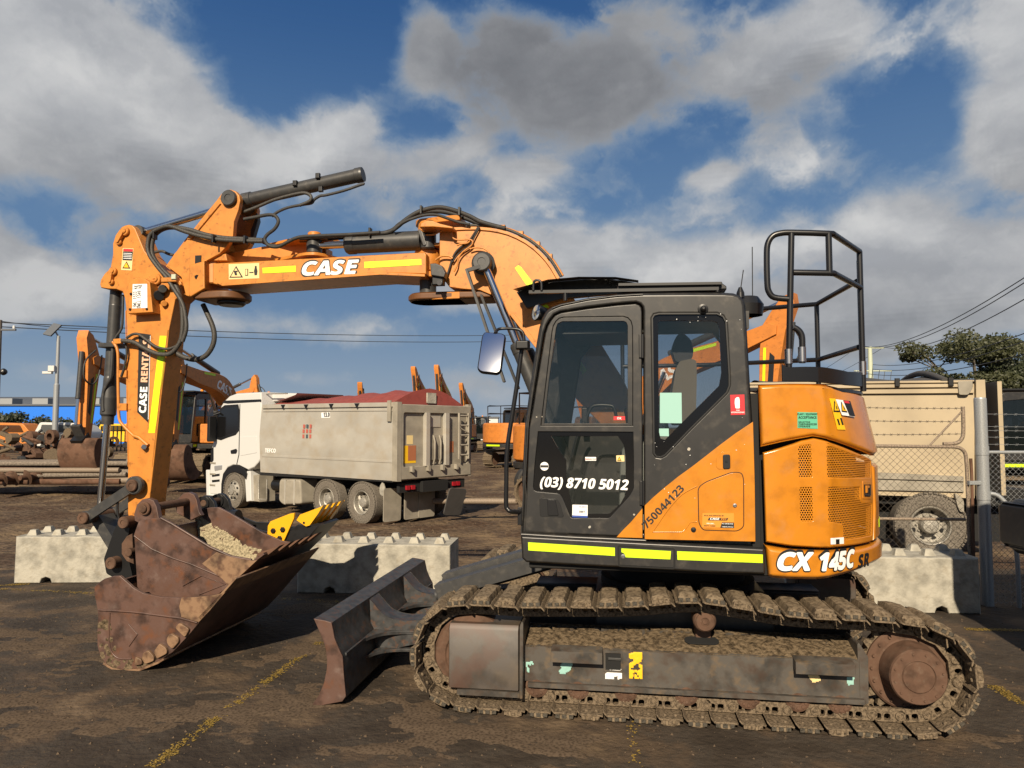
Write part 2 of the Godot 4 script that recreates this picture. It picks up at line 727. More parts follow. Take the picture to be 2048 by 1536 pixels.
func arc(c: Vector2, r: float, a0: float, a1: float, seg := 8) -> Array:
	var p := []
	for k in seg + 1:
		p.append(c + Vector2.from_angle(deg_to_rad(lerpf(a0, a1, float(k) / seg))) * r)
	return p


func spline2(p: Array, k := 5, closed := false) -> Array:
	var r := []
	var m := p.size()
	for i in (m if closed else m - 1):
		var a: Vector2 = p[(i - 1 + m) % m] if closed else p[maxi(i - 1, 0)]
		var d: Vector2 = p[(i + 2) % m] if closed else p[mini(i + 2, m - 1)]
		for j in k:
			r.append(p[i].cubic_interpolate(p[(i + 1) % m], a, d, float(j) / k))
	if not closed:
		r.append(p[-1])
	return r


func bolt(s: Shape, at: Vector3, dir: Vector3, r: float, h: float) -> void:
	s.lathe(at, dir, [Vector2(r * 1.35, 0), Vector2(r * 1.35, h * 0.3), Vector2(r, h * 0.3), Vector2(r * 0.92, h), Vector2(0, h)], 6)


# ---------------------------------------------------------------- materials

var mat := {}
var noises := {}


func lin(r: float, g: float, b: float, a := 1.0) -> Color:
	var c := Color(r, g, b).linear_to_srgb()
	c.a = a
	return c


func tex(seed_: int, freq: float, octaves: int, ramp: Array, size := 512, kind := FastNoiseLite.TYPE_SIMPLEX_SMOOTH, gain := 0.55, bump := false) -> NoiseTexture2D:
	# ramp: [offset, colour, offset, colour ...]
	var nz := FastNoiseLite.new()
	nz.seed = seed_
	nz.noise_type = kind
	nz.frequency = freq
	nz.fractal_octaves = octaves
	nz.fractal_gain = gain
	if octaves <= 1:
		nz.fractal_type = FastNoiseLite.FRACTAL_NONE
	var nt := NoiseTexture2D.new()
	nt.width = size
	nt.height = size
	nt.seamless = true
	nt.seamless_blend_skirt = 0.12
	nt.noise = nz
	if ramp.size():
		var g := Gradient.new()
		var off := PackedFloat32Array()
		var col := PackedColorArray()
		for i in range(0, ramp.size(), 2):
			off.append(ramp[i])
			col.append(ramp[i + 1])
		g.offsets = off
		g.colors = col
		nt.color_ramp = g
	return nt


func basic(called: String, c: Color, rough := 0.6, metal := 0.0, spec := 0.5) -> StandardMaterial3D:
	var m := StandardMaterial3D.new()
	m.resource_name = called
	m.albedo_color = c
	m.roughness = rough
	m.metallic = metal
	m.metallic_specular = spec
	mat[called] = m
	return m


func grained(m: StandardMaterial3D, albedo: Texture2D, per_metre: float, detail: Texture2D = null, detail_per_metre := 1.0, relief: Texture2D = null, relief_cm := 0.0) -> StandardMaterial3D:
	m.uv1_triplanar = true
	m.uv1_world_triplanar = true
	m.uv1_scale = Vector3.ONE * per_metre
	m.uv1_triplanar_sharpness = 6.0
	m.albedo_texture = albedo
	if detail:
		m.detail_enabled = true
		m.detail_albedo = detail
		m.detail_uv_layer = BaseMaterial3D.DETAIL_UV_2
		m.detail_blend_mode = BaseMaterial3D.BLEND_MODE_MIX
		m.uv2_triplanar = true
		m.uv2_world_triplanar = true
		m.uv2_scale = Vector3.ONE * detail_per_metre
		m.uv2_triplanar_sharpness = 6.0
	if relief:
		m.heightmap_enabled = true
		m.heightmap_texture = relief
		m.heightmap_scale = relief_cm
	return m


func w(k: float, a := 1.0) -> Color:
	return Color(k, k, k, a)


func make_materials() -> void:
	var cloudy := tex(3, 0.012, 5, [0.0, w(0.86), 0.5, w(0.97), 1.0, w(1.0)])
	var specks := tex(5, 0.09, 3, [0.0, w(0.45), 0.22, w(0.62), 0.30, w(1.0), 1.0, w(1.0)])
	var dust := tex(8, 0.02, 5, [0.0, Color(0.55, 0.47, 0.36, 0.0), 0.52, Color(0.55, 0.47, 0.36, 0.0), 0.75, Color(0.52, 0.49, 0.44, 0.06), 1.0, Color(0.56, 0.52, 0.47, 0.16)])
	var grime := tex(21, 0.03, 5, [0.0, Color(0.12, 0.09, 0.07, 0.55), 0.22, Color(0.16, 0.12, 0.09, 0.22), 0.32, Color(0.2, 0.15, 0.1, 0.0), 1.0, Color(0.2, 0.15, 0.1, 0.0)])
	var pits := tex(9, 0.05, 4, [])
	var fine := tex(10, 0.18, 3, [])
	# machine paint
	var m := basic("orange_arm", lin(0.56, 0.212, 0.034), 0.42)
	grained(m, cloudy, 0.9, grime, 0.75)
	m = basic("greasy_shaded_orange", lin(0.13, 0.052, 0.016), 0.5)  # orange darkened for grease and for the shade under the boom joints
	grained(m, cloudy, 0.9, grime, 1.5)
	m = basic("orange_body", lin(0.54, 0.198, 0.013), 0.27)
	grained(m, cloudy, 0.8, dust, 0.5)
	m.clearcoat_enabled = true
	m.clearcoat = 0.35
	m.clearcoat_roughness = 0.16
	m = basic("orange_fleet", lin(0.56, 0.19, 0.03), 0.5)
	grained(m, cloudy, 0.6, grime, 0.5)
	m = basic("cab_grey", lin(0.025, 0.0245, 0.0242), 0.36)
	grained(m, cloudy, 0.9, dust, 0.8)
	m = basic("steel_grey", lin(0.042, 0.042, 0.042), 0.42)
	grained(m, cloudy, 1.2, dust, 1.1)
	m = basic("blade_grey", lin(0.045, 0.045, 0.046), 0.5)
	grained(m, tex(12, 0.02, 5, [0.0, w(0.6), 1.0, w(1.2)]), 1.0, tex(13, 0.03, 5, [0.0, Color(0.32, 0.2, 0.13, 0.0), 0.58, Color(0.32, 0.2, 0.13, 0.0), 0.68, Color(0.30, 0.20, 0.14, 0.55), 1.0, Color(0.38, 0.30, 0.24, 0.85)]), 0.9)
	basic("black", lin(0.008, 0.008, 0.0085), 0.4)
	basic("black_matt", lin(0.006, 0.006, 0.006), 0.85)
	m = basic("rail_black", lin(0.009, 0.009, 0.010), 0.33)
	m = basic("rubber", lin(0.022, 0.021, 0.02), 0.7)
	grained(m, tex(14, 0.04, 4, [0.0, w(0.7), 1.0, w(1.5)]), 2.0, dust, 1.0)
	m = basic("hose", lin(0.052, 0.048, 0.042), 0.6)
	grained(m, tex(15, 0.05, 4, [0.0, w(0.55), 1.0, w(1.25)]), 2.5)
	basic("chrome", lin(0.62, 0.63, 0.65), 0.14, 1.0)
	basic("dull_chrome", lin(0.40, 0.40, 0.41), 0.32, 1.0)
	basic("mirror", lin(0.93, 0.94, 0.95), 0.02, 1.0)
	basic("yellow_tape", lin(0.52, 0.76, 0.008), 0.45)
	basic("amber", lin(0.75, 0.25, 0.02), 0.25)
	basic("peach_print", lin(0.72, 0.42, 0.27), 0.5)
	basic("white_print", lin(0.80, 0.80, 0.79), 0.5)
	basic("black_print", lin(0.01, 0.01, 0.011), 0.5)
	basic("red_print", lin(0.52, 0.022, 0.03), 0.4)
	basic("yellow_print", lin(0.78, 0.46, 0.012), 0.45)
	basic("cream_print", lin(0.72, 0.56, 0.26), 0.5)
	basic("green_print", lin(0.10, 0.42, 0.26), 0.5)
	basic("mint_print", lin(0.26, 0.47, 0.42), 0.55)
	basic("orange_print", lin(0.62, 0.24, 0.02), 0.5)
	basic("blue_print", lin(0.03, 0.07, 0.3), 0.5)
	var g := basic("cab_glass", lin(0.012, 0.022, 0.020, 0.16), 0.03)
	g.transparency = BaseMaterial3D.TRANSPARENCY_ALPHA
	g = basic("dark_glass", lin(0.006, 0.009, 0.009, 0.62), 0.03)
	g.transparency = BaseMaterial3D.TRANSPARENCY_ALPHA
	basic("frit", lin(0.006, 0.006, 0.0065), 0.12)
	# undercarriage: mud over steel
	var mud_relief := tex(31, 0.03, 5, [])
	m = basic("track_mud", lin(0.195, 0.15, 0.10), 0.95, 0.0, 0.25)
	grained(m, tex(32, 0.012, 5, [0.0, w(0.6), 0.4, w(0.9), 0.7, w(1.06), 1.0, w(1.25)]), 1.8, tex(33, 0.035, 5, [0.0, Color(0.20, 0.17, 0.14, 0.9), 0.3, Color(0.24, 0.20, 0.15, 0.5), 0.45, Color(0.3, 0.2, 0.1, 0.0), 1.0, Color(0.3, 0.2, 0.1, 0.0)]), 1.7, mud_relief, 0.07)
	m = basic("track_steel", lin(0.165, 0.125, 0.083), 0.8, 0.0, 0.3)
	grained(m, tex(34, 0.025, 5, [0.0, w(0.5), 0.5, w(0.95), 1.0, w(1.35)]), 2.6, tex(35, 0.04, 4, [0.0, Color(0.10, 0.08, 0.07, 0.8), 0.35, Color(0.12, 0.1, 0.08, 0.25), 0.5, Color(0.3, 0.2, 0.1, 0.0), 1.0, Color(0.3, 0.2, 0.1, 0.0)]), 2.0, mud_relief, 0.25)
	m = basic("track_rubber", lin(0.07, 0.062, 0.05), 0.9, 0.0, 0.25)
	grained(m, tex(36, 0.03, 5, [0.0, w(0.5), 1.0, w(1.5)]), 3.0, null, 1.0, mud_relief, 0.4)
	m = basic("frame_steel", lin(0.070, 0.062, 0.053), 0.55)
	grained(m, tex(37, 0.01, 6, [0.0, w(0.55), 0.5, w(0.95), 1.0, w(1.4)]), 0.8, tex(38, 0.014, 6, [0.0, Color(0.22, 0.15, 0.10, 0.75), 0.35, Color(0.25, 0.18, 0.12, 0.25), 0.5, Color(0.25, 0.2, 0.1, 0.0), 0.62, Color(0.42, 0.34, 0.22, 0.0), 1.0, Color(0.42, 0.34, 0.24, 0.6)]), 0.9)
	m = basic("guard_rust", lin(0.066, 0.055, 0.047), 0.5)
	grained(m, tex(87, 0.008, 6, [0.0, w(0.6), 0.5, w(0.95), 1.0, w(1.3)]), 0.7, tex(88, 0.008, 6, [0.0, Color(0.30, 0.18, 0.12, 0.85), 0.38, Color(0.28, 0.18, 0.12, 0.45), 0.55, Color(0.25, 0.2, 0.1, 0.0), 1.0, Color(0.4, 0.34, 0.26, 0.35)]), 0.6)
	m = basic("frame_mud", lin(0.145, 0.108, 0.068), 0.98, 0.0, 0.2)
	grained(m, tex(39, 0.03, 6, [0.0, w(0.45), 0.42, w(0.85), 0.7, w(1.1), 1.0, w(1.3)]), 1.6, tex(40, 0.02, 4, [0.0, Color(0.11, 0.10, 0.09, 0.8), 0.35, Color(0.15, 0.12, 0.08, 0.3), 0.5, Color(0.3, 0.2, 0.1, 0.0), 1.0, Color(0.3, 0.2, 0.1, 0.0)]), 1.1, mud_relief, 1.0)
	m = basic("rust_drum", lin(0.105, 0.060, 0.040), 0.75, 0.0, 0.3)
	grained(m, tex(41, 0.01, 5, [0.0, w(0.75), 0.5, w(0.97), 1.0, w(1.18)]), 1.2, dust, 1.5)
	# buckets
	m = basic("bucket_rust", lin(0.100, 0.056, 0.043), 0.40)
	grained(m, tex(42, 0.009, 6, [0.0, w(0.5), 0.45, w(0.9), 1.0, w(1.45)]), 0.8, tex(43, 0.012, 6, [0.0, Color(0.40, 0.25, 0.15, 0.85), 0.25, Color(0.38, 0.24, 0.16, 0.4), 0.42, Color(0.3, 0.2, 0.1, 0.0), 0.62, Color(0.4, 0.36, 0.34, 0.0), 0.75, Color(0.40, 0.34, 0.32, 0.15), 1.0, Color(0.50, 0.44, 0.41, 0.4)]), 0.8, pits, 0.06)
	m = basic("bucket_worn", lin(0.21, 0.125, 0.07), 0.55)
	grained(m, tex(44, 0.01, 6, [0.0, w(0.45), 0.45, w(0.9), 1.0, w(1.35)]), 0.9, tex(45, 0.02, 5, [0.0, Color(0.28, 0.17, 0.13, 0.8), 0.4, Color(0.3, 0.18, 0.13, 0.2), 0.5, Color(0.3, 0.2, 0.1, 0.0), 1.0, Color(0.3, 0.2, 0.1, 0.0)]), 0.9)
	m = basic("dry_mud", lin(0.38, 0.325, 0.215), 0.98, 0.0, 0.2)
	grained(m, tex(46, 0.03, 5, [0.0, w(0.6), 0.5, w(0.95), 1.0, w(1.1)]), 2.0, null, 1.0, mud_relief, 0.8)
	m = basic("old_rust", lin(0.12, 0.065, 0.042), 0.85, 0.0, 0.3)
	grained(m, tex(47, 0.006, 6, [0.0, w(0.55), 0.5, w(0.95), 1.0, w(1.35)]), 0.5, dust, 0.7)
	m = basic("bucket_black", lin(0.012, 0.012, 0.013), 0.35)
	grained(m, tex(48, 0.02, 5, [0.0, w(0.7), 0.7, w(1.1), 1.0, w(2.2)]), 1.0)
	basic("tooth_yellow", lin(0.72, 0.36, 0.01), 0.35)
	# ground
	m = basic("asphalt", lin(0.064, 0.051, 0.039), 0.82, 0.0, 0.35)
	grained(m, tex(51, 0.3, 3, [0.0, w(0.35), 0.4, w(0.8), 0.58, w(1.0), 0.70, w(1.4), 0.8, w(2.6), 1.0, w(3.4)], 1024), 0.55, tex(52, 0.006, 7, [0.0, Color(0.15, 0.125, 0.105, 0.9), 0.35, Color(0.19, 0.155, 0.12, 0.55), 0.5, Color(0.2, 0.16, 0.12, 0.1), 0.62, Color(0.33, 0.26, 0.19, 0.35), 0.8, Color(0.40, 0.33, 0.25, 0.6), 1.0, Color(0.46, 0.39, 0.31, 0.75)], 1024), 0.17, tex(53, 0.02, 7, [], 1024), 1.1)
	m = basic("asphalt_clean", lin(0.085, 0.083, 0.080), 0.9, 0.0, 0.3)
	grained(m, tex(54, 0.25, 3, [0.0, w(0.5), 0.5, w(0.9), 0.8, w(1.4), 1.0, w(2.0)], 1024), 0.5, tex(55, 0.01, 6, [0.0, Color(0.22, 0.19, 0.16, 0.6), 0.45, Color(0.3, 0.27, 0.24, 0.1), 1.0, Color(0.42, 0.38, 0.33, 0.5)]), 0.25, tex(53, 0.16, 4, [], 1024), 0.4)
	m = basic("mud_ground", lin(0.108, 0.078, 0.055), 0.95, 0.0, 0.25)
	grained(m, tex(56, 0.05, 6, [0.0, w(0.5), 0.5, w(0.95), 1.0, w(1.4)], 1024), 0.12, tex(57, 0.01, 6, [0.0, Color(0.24, 0.18, 0.14, 0.85), 0.35, Color(0.3, 0.22, 0.16, 0.4), 0.5, Color(0.4, 0.3, 0.2, 0.0), 0.62, Color(0.50, 0.42, 0.32, 0.3), 1.0, Color(0.56, 0.48, 0.37, 0.8)], 1024), 0.045, tex(58, 0.03, 6, [], 1024), 6.0)
	m = basic("clods", lin(0.105, 0.076, 0.052), 0.98, 0.0, 0.2)
	grained(m, tex(91, 0.05, 5, [0.0, w(0.55), 0.5, w(0.95), 1.0, w(1.35)]), 1.3)
	m = basic("line_paint", lin(0.36, 0.235, 0.04), 0.8)
	grained(m, tex(59, 0.10, 4, [0.0, w(0.35), 0.45, w(0.8), 0.6, w(1.1), 1.0, w(1.3)]), 1.2)
	m = basic("concrete", lin(0.375, 0.355, 0.30), 0.92, 0.0, 0.3)
	grained(m, tex(61, 0.006, 6, [0.0, w(0.74), 0.4, w(0.9), 0.6, w(0.98), 1.0, w(1.05)], 1024), 0.6, tex(62, 0.012, 6, [0.0, Color(0.45, 0.41, 0.34, 0.55), 0.25, Color(0.5, 0.46, 0.39, 0.22), 0.4, Color(0.5, 0.46, 0.4, 0.0), 1.0, Color(0.4, 0.4, 0.3, 0.0)]), 0.8, pits, 0.5)
	# vehicles and yard
	basic("truck_white", lin(0.55, 0.55, 0.535), 0.3)
	m = basic("alloy", lin(0.44, 0.415, 0.36), 0.5, 0.15)
	grained(m, tex(63, 0.004, 4, [0.0, w(0.88), 1.0, w(1.03)]), 0.3, tex(64, 0.008, 5, [0.0, Color(0.6, 0.54, 0.44, 0.5), 0.4, Color(0.6, 0.54, 0.44, 0.15), 0.55, Color(0.5, 0.4, 0.3, 0.0), 1.0, Color(0.5, 0.4, 0.3, 0.0)]), 0.5)
	m = basic("dusty_alloy", lin(0.30, 0.27, 0.215), 0.75)
	grained(m, tex(65, 0.008, 5, [0.0, w(0.82), 1.0, w(1.06)]), 0.5)
	m = basic("beige_panel", lin(0.40, 0.325, 0.215), 0.6)
	grained(m, tex(66, 0.004, 4, [0.0, w(0.9), 0.5, w(0.98), 1.0, w(1.03)]), 0.25, dust, 0.5)
	m = basic("tarp_red", lin(0.24, 0.045, 0.035), 0.8)
	grained(m, cloudy, 0.6, dust, 0.35)
	m = basic("tarp_grey", lin(0.065, 0.062, 0.06), 0.8)
	grained(m, cloudy, 0.6)
	m = basic("tyre", lin(0.165, 0.145, 0.12), 0.92, 0.0, 0.2)
	grained(m, tex(67, 0.04, 5, [0.0, w(0.5), 0.5, w(0.95), 1.0, w(1.35)]), 1.4)
	m = basic("wheel_metal", lin(0.46, 0.43, 0.37), 0.45, 0.3)
	grained(m, tex(68, 0.03, 4, [0.0, w(0.6), 1.0, w(1.05)]), 2.0)
	m = basic("galvanised", lin(0.44, 0.46, 0.47), 0.38, 0.4)
	grained(m, tex(69, 0.05, 3, [0.0, w(0.75), 1.0, w(1.05)]), 3.0)
	m = basic("rusty_pipe", lin(0.27, 0.21, 0.155), 0.7, 0.15)
	grained(m, tex(70, 0.03, 5, [0.0, w(0.5), 0.5, w(0.9), 1.0, w(1.25)]), 3.0)
	basic("wire", lin(0.06, 0.048, 0.036), 0.7)
	basic("power_wire", lin(0.05, 0.055, 0.06), 0.7)
	m = basic("bark", lin(0.20, 0.17, 0.13), 0.95)
	grained(m, tex(71, 0.05, 4, [0.0, w(0.6), 1.0, w(1.2)]), 1.0)
	var leaf := basic("leaf", lin(0.042, 0.046, 0.018), 0.6)
	leaf.backlight_enabled = true
	leaf.backlight = lin(0.05, 0.06, 0.012)
	leaf = basic("leaf_dark", lin(0.026, 0.033, 0.014), 0.6)
	leaf.backlight_enabled = true
	leaf.backlight = lin(0.03, 0.04, 0.01)
	m = basic("pole_wood", lin(0.20, 0.165, 0.13), 0.9)
	grained(m, tex(72, 0.03, 4, [0.0, w(0.65), 1.0, w(1.15)]), 0.8)
	basic("pole_green", lin(0.44, 0.48, 0.36), 0.6)
	m = basic("shed_blue", lin(0.012, 0.16, 0.68), 0.45)
	m = basic("shed_dark", lin(0.09, 0.10, 0.115), 0.6)
	basic("unit_grey", lin(0.24, 0.25, 0.26), 0.7)
	basic("pale_wall", lin(0.52, 0.53, 0.53), 0.7)
	basic("lamp_face", lin(0.72, 0.74, 0.76), 0.3)
	basic("dark_mark", lin(0.05, 0.075, 0.09), 0.6)
	basic("lens_mark", lin(0.40, 0.10, 0.075), 0.6)
	basic("red_mark", lin(0.36, 0.13, 0.06), 0.6)
	basic("lens_red", lin(0.30, 0.012, 0.02), 0.25)
	basic("headlamp_glass", lin(0.5, 0.52, 0.55), 0.08, 0.6)
	basic("seat_cloth", lin(0.13, 0.115, 0.09), 0.85)
	basic("cab_plastic", lin(0.05, 0.055, 0.053), 0.6)
	basic("cab_pale", lin(0.16, 0.175, 0.165), 0.6)
	var gr := basic("grille", lin(0.54, 0.198, 0.013), 0.35)
	gr.albedo_texture = ImageTexture.create_from_image(hole_picture())
	gr.transparency = BaseMaterial3D.TRANSPARENCY_ALPHA_SCISSOR
	gr.alpha_scissor_threshold = 0.5
	gr.uv1_scale = Vector3(1.0 / 0.0172, 1.0 / 0.0298, 1)


func hole_picture() -> Image:
	# one cell of staggered round perforations
	var im := Image.create(64, 112, false, Image.FORMAT_RGBA8)
	for y in 112:
		for x in 64:
			var open := false
			for c in [Vector2(0, 0), Vector2(64, 0), Vector2(0, 112), Vector2(64, 112), Vector2(32, 56)]:
				if Vector2(x + 0.5, y + 0.5).distance_to(c) < 23.0:
					open = true
			im.set_pixel(x, y, Color(1, 1, 1, 0.0 if open else 1.0))
	return im


# ---------------------------------------------------------------- ground

var rough := FastNoiseLite.new()


func ground_height(x: float, z: float) -> float:
	# the paved strip is level; the mud yard behind it dips under the tipper truck and rises again
	var d := -z
	var dip := smoothstep(10.5, 14.5, d) * (1.0 - smoothstep(24.0, 40.0, d))
	dip *= 1.0 - smoothstep(2.0, 5.0, x)
	var y := -0.36 * dip
	var wild := smoothstep(10.0, 12.5, d)
	y += wild * rough.get_noise_2d(x, z) * 0.07
	return y


func build_ground() -> void:
	rough.seed = 7
	rough.frequency = 0.45
	rough.fractal_octaves = 4
	var xs := []
	var zs := []
	var x := -26.0
	while x <= 26.0:
		xs.append(x)
		x += 0.4
	for e in [30, 40, 60, 100, 200, 400, 900]:
		xs.append(float(e))
		xs.push_front(-float(e))
	zs = [40.0, 10.0, 2.0, -4.0, -9.0]
	var z := -9.5
	while z > -46.0:
		zs.append(z)
		z -= 0.4
	zs.append_array([-50.0, -60.0, -80.0, -120.0, -200.0, -400.0, -900.0])
	var s := sh()
	for i in xs.size() - 1:
		for j in zs.size() - 1:
			var q := []
			for k in [[0, 0], [1, 0], [1, 1], [0, 1]]:
				var px: float = xs[i + k[0]]
				var pz: float = zs[j + k[1]]
				q.append(Vector3(px, ground_height(px, pz), pz))
			s.free_quad(q[0], q[1], q[2], q[3], q[0] - Vector3(0, 50, 0))
	s.smooth(60)
	setting(put("ground", s, mat.mud_ground))
	# paved strip: a sheet with a ragged far edge
	var pave := sh()
	var edge := []
	var px := -40.0
	while px <= 40.0:
		edge.append(Vector3(px, 0.004, -10.2 + rough.get_noise_2d(px * 2.0, 50.0) * 0.5))
		px += 0.4
	for i in edge.size() - 1:
		var a: Vector3 = edge[i]
		var b: Vector3 = edge[i + 1]
		pave.quad(a, b, Vector3(b.x, 0.004, 30), Vector3(a.x, 0.004, 30), Vector3.UP)
	setting(put("pavement", pave, mat.asphalt))
	# worn parking lines: many flakes of paint left in the grain
	var rng := RandomNumberGenerator.new()
	rng.seed = 77
	var lines := [
		[v2([-2.107,-4.374, -1.77,-6.858]), 0.36, 4200], [v2([0.73,-4.374, 0.799,-5.072]), 0.16, 260], [v2([-6.401,-9.26, -6.103,-9.377]), 0.9, 700], [v2([-6.282,-9.09, -4.903,-8.821]), 0.5, 800],
		[v2([-2.681,-8.567, -1.829,-8.375]), 0.5, 500], [v2([4.444,-7.291, 4.976,-7.239]), 0.8, 700], [v2([3.683,-5.724, 3.643,-5.321]), 0.85, 700],
	]
	for l in lines:
		var a := Vector3(l[0][0].x, 0.008, l[0][0].y)
		var b := Vector3(l[0][1].x, 0.008, l[0][1].y)
		var d := (b - a).normalized()
		var side := d.cross(Vector3.UP)
		var sp := sh()
		for k in l[2]:
			var t := rng.randf()
			var keep: float = clampf(0.5 + rough.get_noise_1d(t * a.distance_to(b) * 6.0 + l[1] * 40.0) * 1.6, 0.05, 1.0) * l[1]
			var p := a.lerp(b, t) + side * clampf(rng.randfn(0.0, 0.024), -0.055, 0.055)
			if rng.randf() > keep + 0.12:
				continue
			var r := rng.randf_range(0.003, 0.011)
			var w0 := rng.randf() * TAU
			var ring := []
			for c in 5:
				ring.append(p + Vector3(cos(w0 + c * 1.257), 0, sin(w0 + c * 1.257)) * r * rng.randf_range(0.5, 1.3))
			for c in range(1, 4):
				sp.flat(ring[0], ring[c], ring[c + 1], Vector3.UP)
		setting(put("parking_line", sp, mat.line_paint))
	# clods and stones on the mud
	var clod := sh()
	for k in 2600:
		var cz := -rng.randf_range(9.6, 42.0)
		var cx := rng.randf_range(-0.62, 0.62) * -cz
		var r := rng.randf_range(0.012, 0.05) * (0.6 if cz > -13.0 else 1.2)
		lump(clod, Vector3(cx, ground_height(cx, cz) + r * 0.2, cz), r, rng)
	setting(put("clods", clod, mat.clods), "stuff")
	var grit := sh()
	for k in 4200:
		var gz := -rng.randf_range(3.2, 9.0)
		var gx := rng.randf_range(-0.75, 0.75) * -gz
		var r := 0.003 + 0.012 * pow(rng.randf(), 3.0)
		lump(grit, Vector3(gx, 0.004 + r * 0.2, gz), r, rng)
	setting(put("grit", grit, mat.clods), "stuff")


func lump(s: Shape, p: Vector3, r: float, rng: RandomNumberGenerator) -> void:
	var top := p + Vector3(rng.randf_range(-0.3, 0.3) * r, r * rng.randf_range(0.4, 0.8), rng.randf_range(-0.3, 0.3) * r)
	var ring := []
	for k in 5:
		var a := TAU * k / 5.0 + rng.randf()
		ring.append(p + Vector3(cos(a), -0.35, sin(a)) * r * rng.randf_range(0.7, 1.3))
	for k in 5:
		var b: Vector3 = ring[(k + 1) % 5]
		var nn: Vector3 = (ring[k] - top).cross(b - top).normalized()
		if nn.y < 0:
			nn = -nn
		s.flat(top, ring[k], b, nn)


# ---------------------------------------------------------------- the excavator in front
# its axes: x to the rear, y up, z to the side of the cab

var machine: Node3D
var house: Node3D
var base_turn = -8.6
var house_turn = -10.0
var wear = FastNoiseLite.new()


func build_excavator() -> void:
	wear.seed = 3
	wear.frequency = 9.0
	wear.fractal_octaves = 3
	machine = thing("excavator", "large orange and grey tracked excavator with offset boom parked in front", "excavator", Vector3(1.366, 0, -6.163), house_turn)
	var low = machine.transform.basis.inverse() * Basis(Vector3.UP, deg_to_rad(base_turn))
	build_undercarriage(Transform3D(low, Vector3.ZERO))
	house = machine
	build_house()
	build_cab()
	build_boom()


func track_path() -> Array:
	var p = [
		Vector2(-1.45, 0.05), Vector2(-1.0, 0.05), Vector2(0.0, 0.05), Vector2(1.0, 0.05), Vector2(1.44, 0.05), Vector2(1.62, 0.11), Vector2(1.72, 0.24), Vector2(1.762, 0.38), Vector2(1.74, 0.50), Vector2(1.655, 0.625),
		Vector2(1.46, 0.712), Vector2(1.14, 0.735), Vector2(0.67, 0.742), Vector2(0.30, 0.790), Vector2(0.01, 0.815), Vector2(-0.35, 0.772), Vector2(-0.62, 0.757), Vector2(-0.90, 0.748), Vector2(-1.18, 0.738),
		Vector2(-1.47, 0.745), Vector2(-1.70, 0.715), Vector2(-1.82, 0.60), Vector2(-1.885, 0.42), Vector2(-1.89, 0.345), Vector2(-1.86, 0.24), Vector2(-1.80, 0.15), Vector2(-1.70, 0.085), Vector2(-1.57, 0.056),
	]
	return spline2(p, 8, true)


func path_at(p: Array, runs: PackedFloat32Array, s: float) -> Vector2:
	var total: float = runs[-1]
	s = fposmod(s, total)
	var i = clampi(runs.bsearch(s) - 1, 0, p.size() - 1)
	return p[i].lerp(p[(i + 1) % p.size()], (s - runs[i]) / maxf(runs[i + 1] - runs[i], 1e-6))


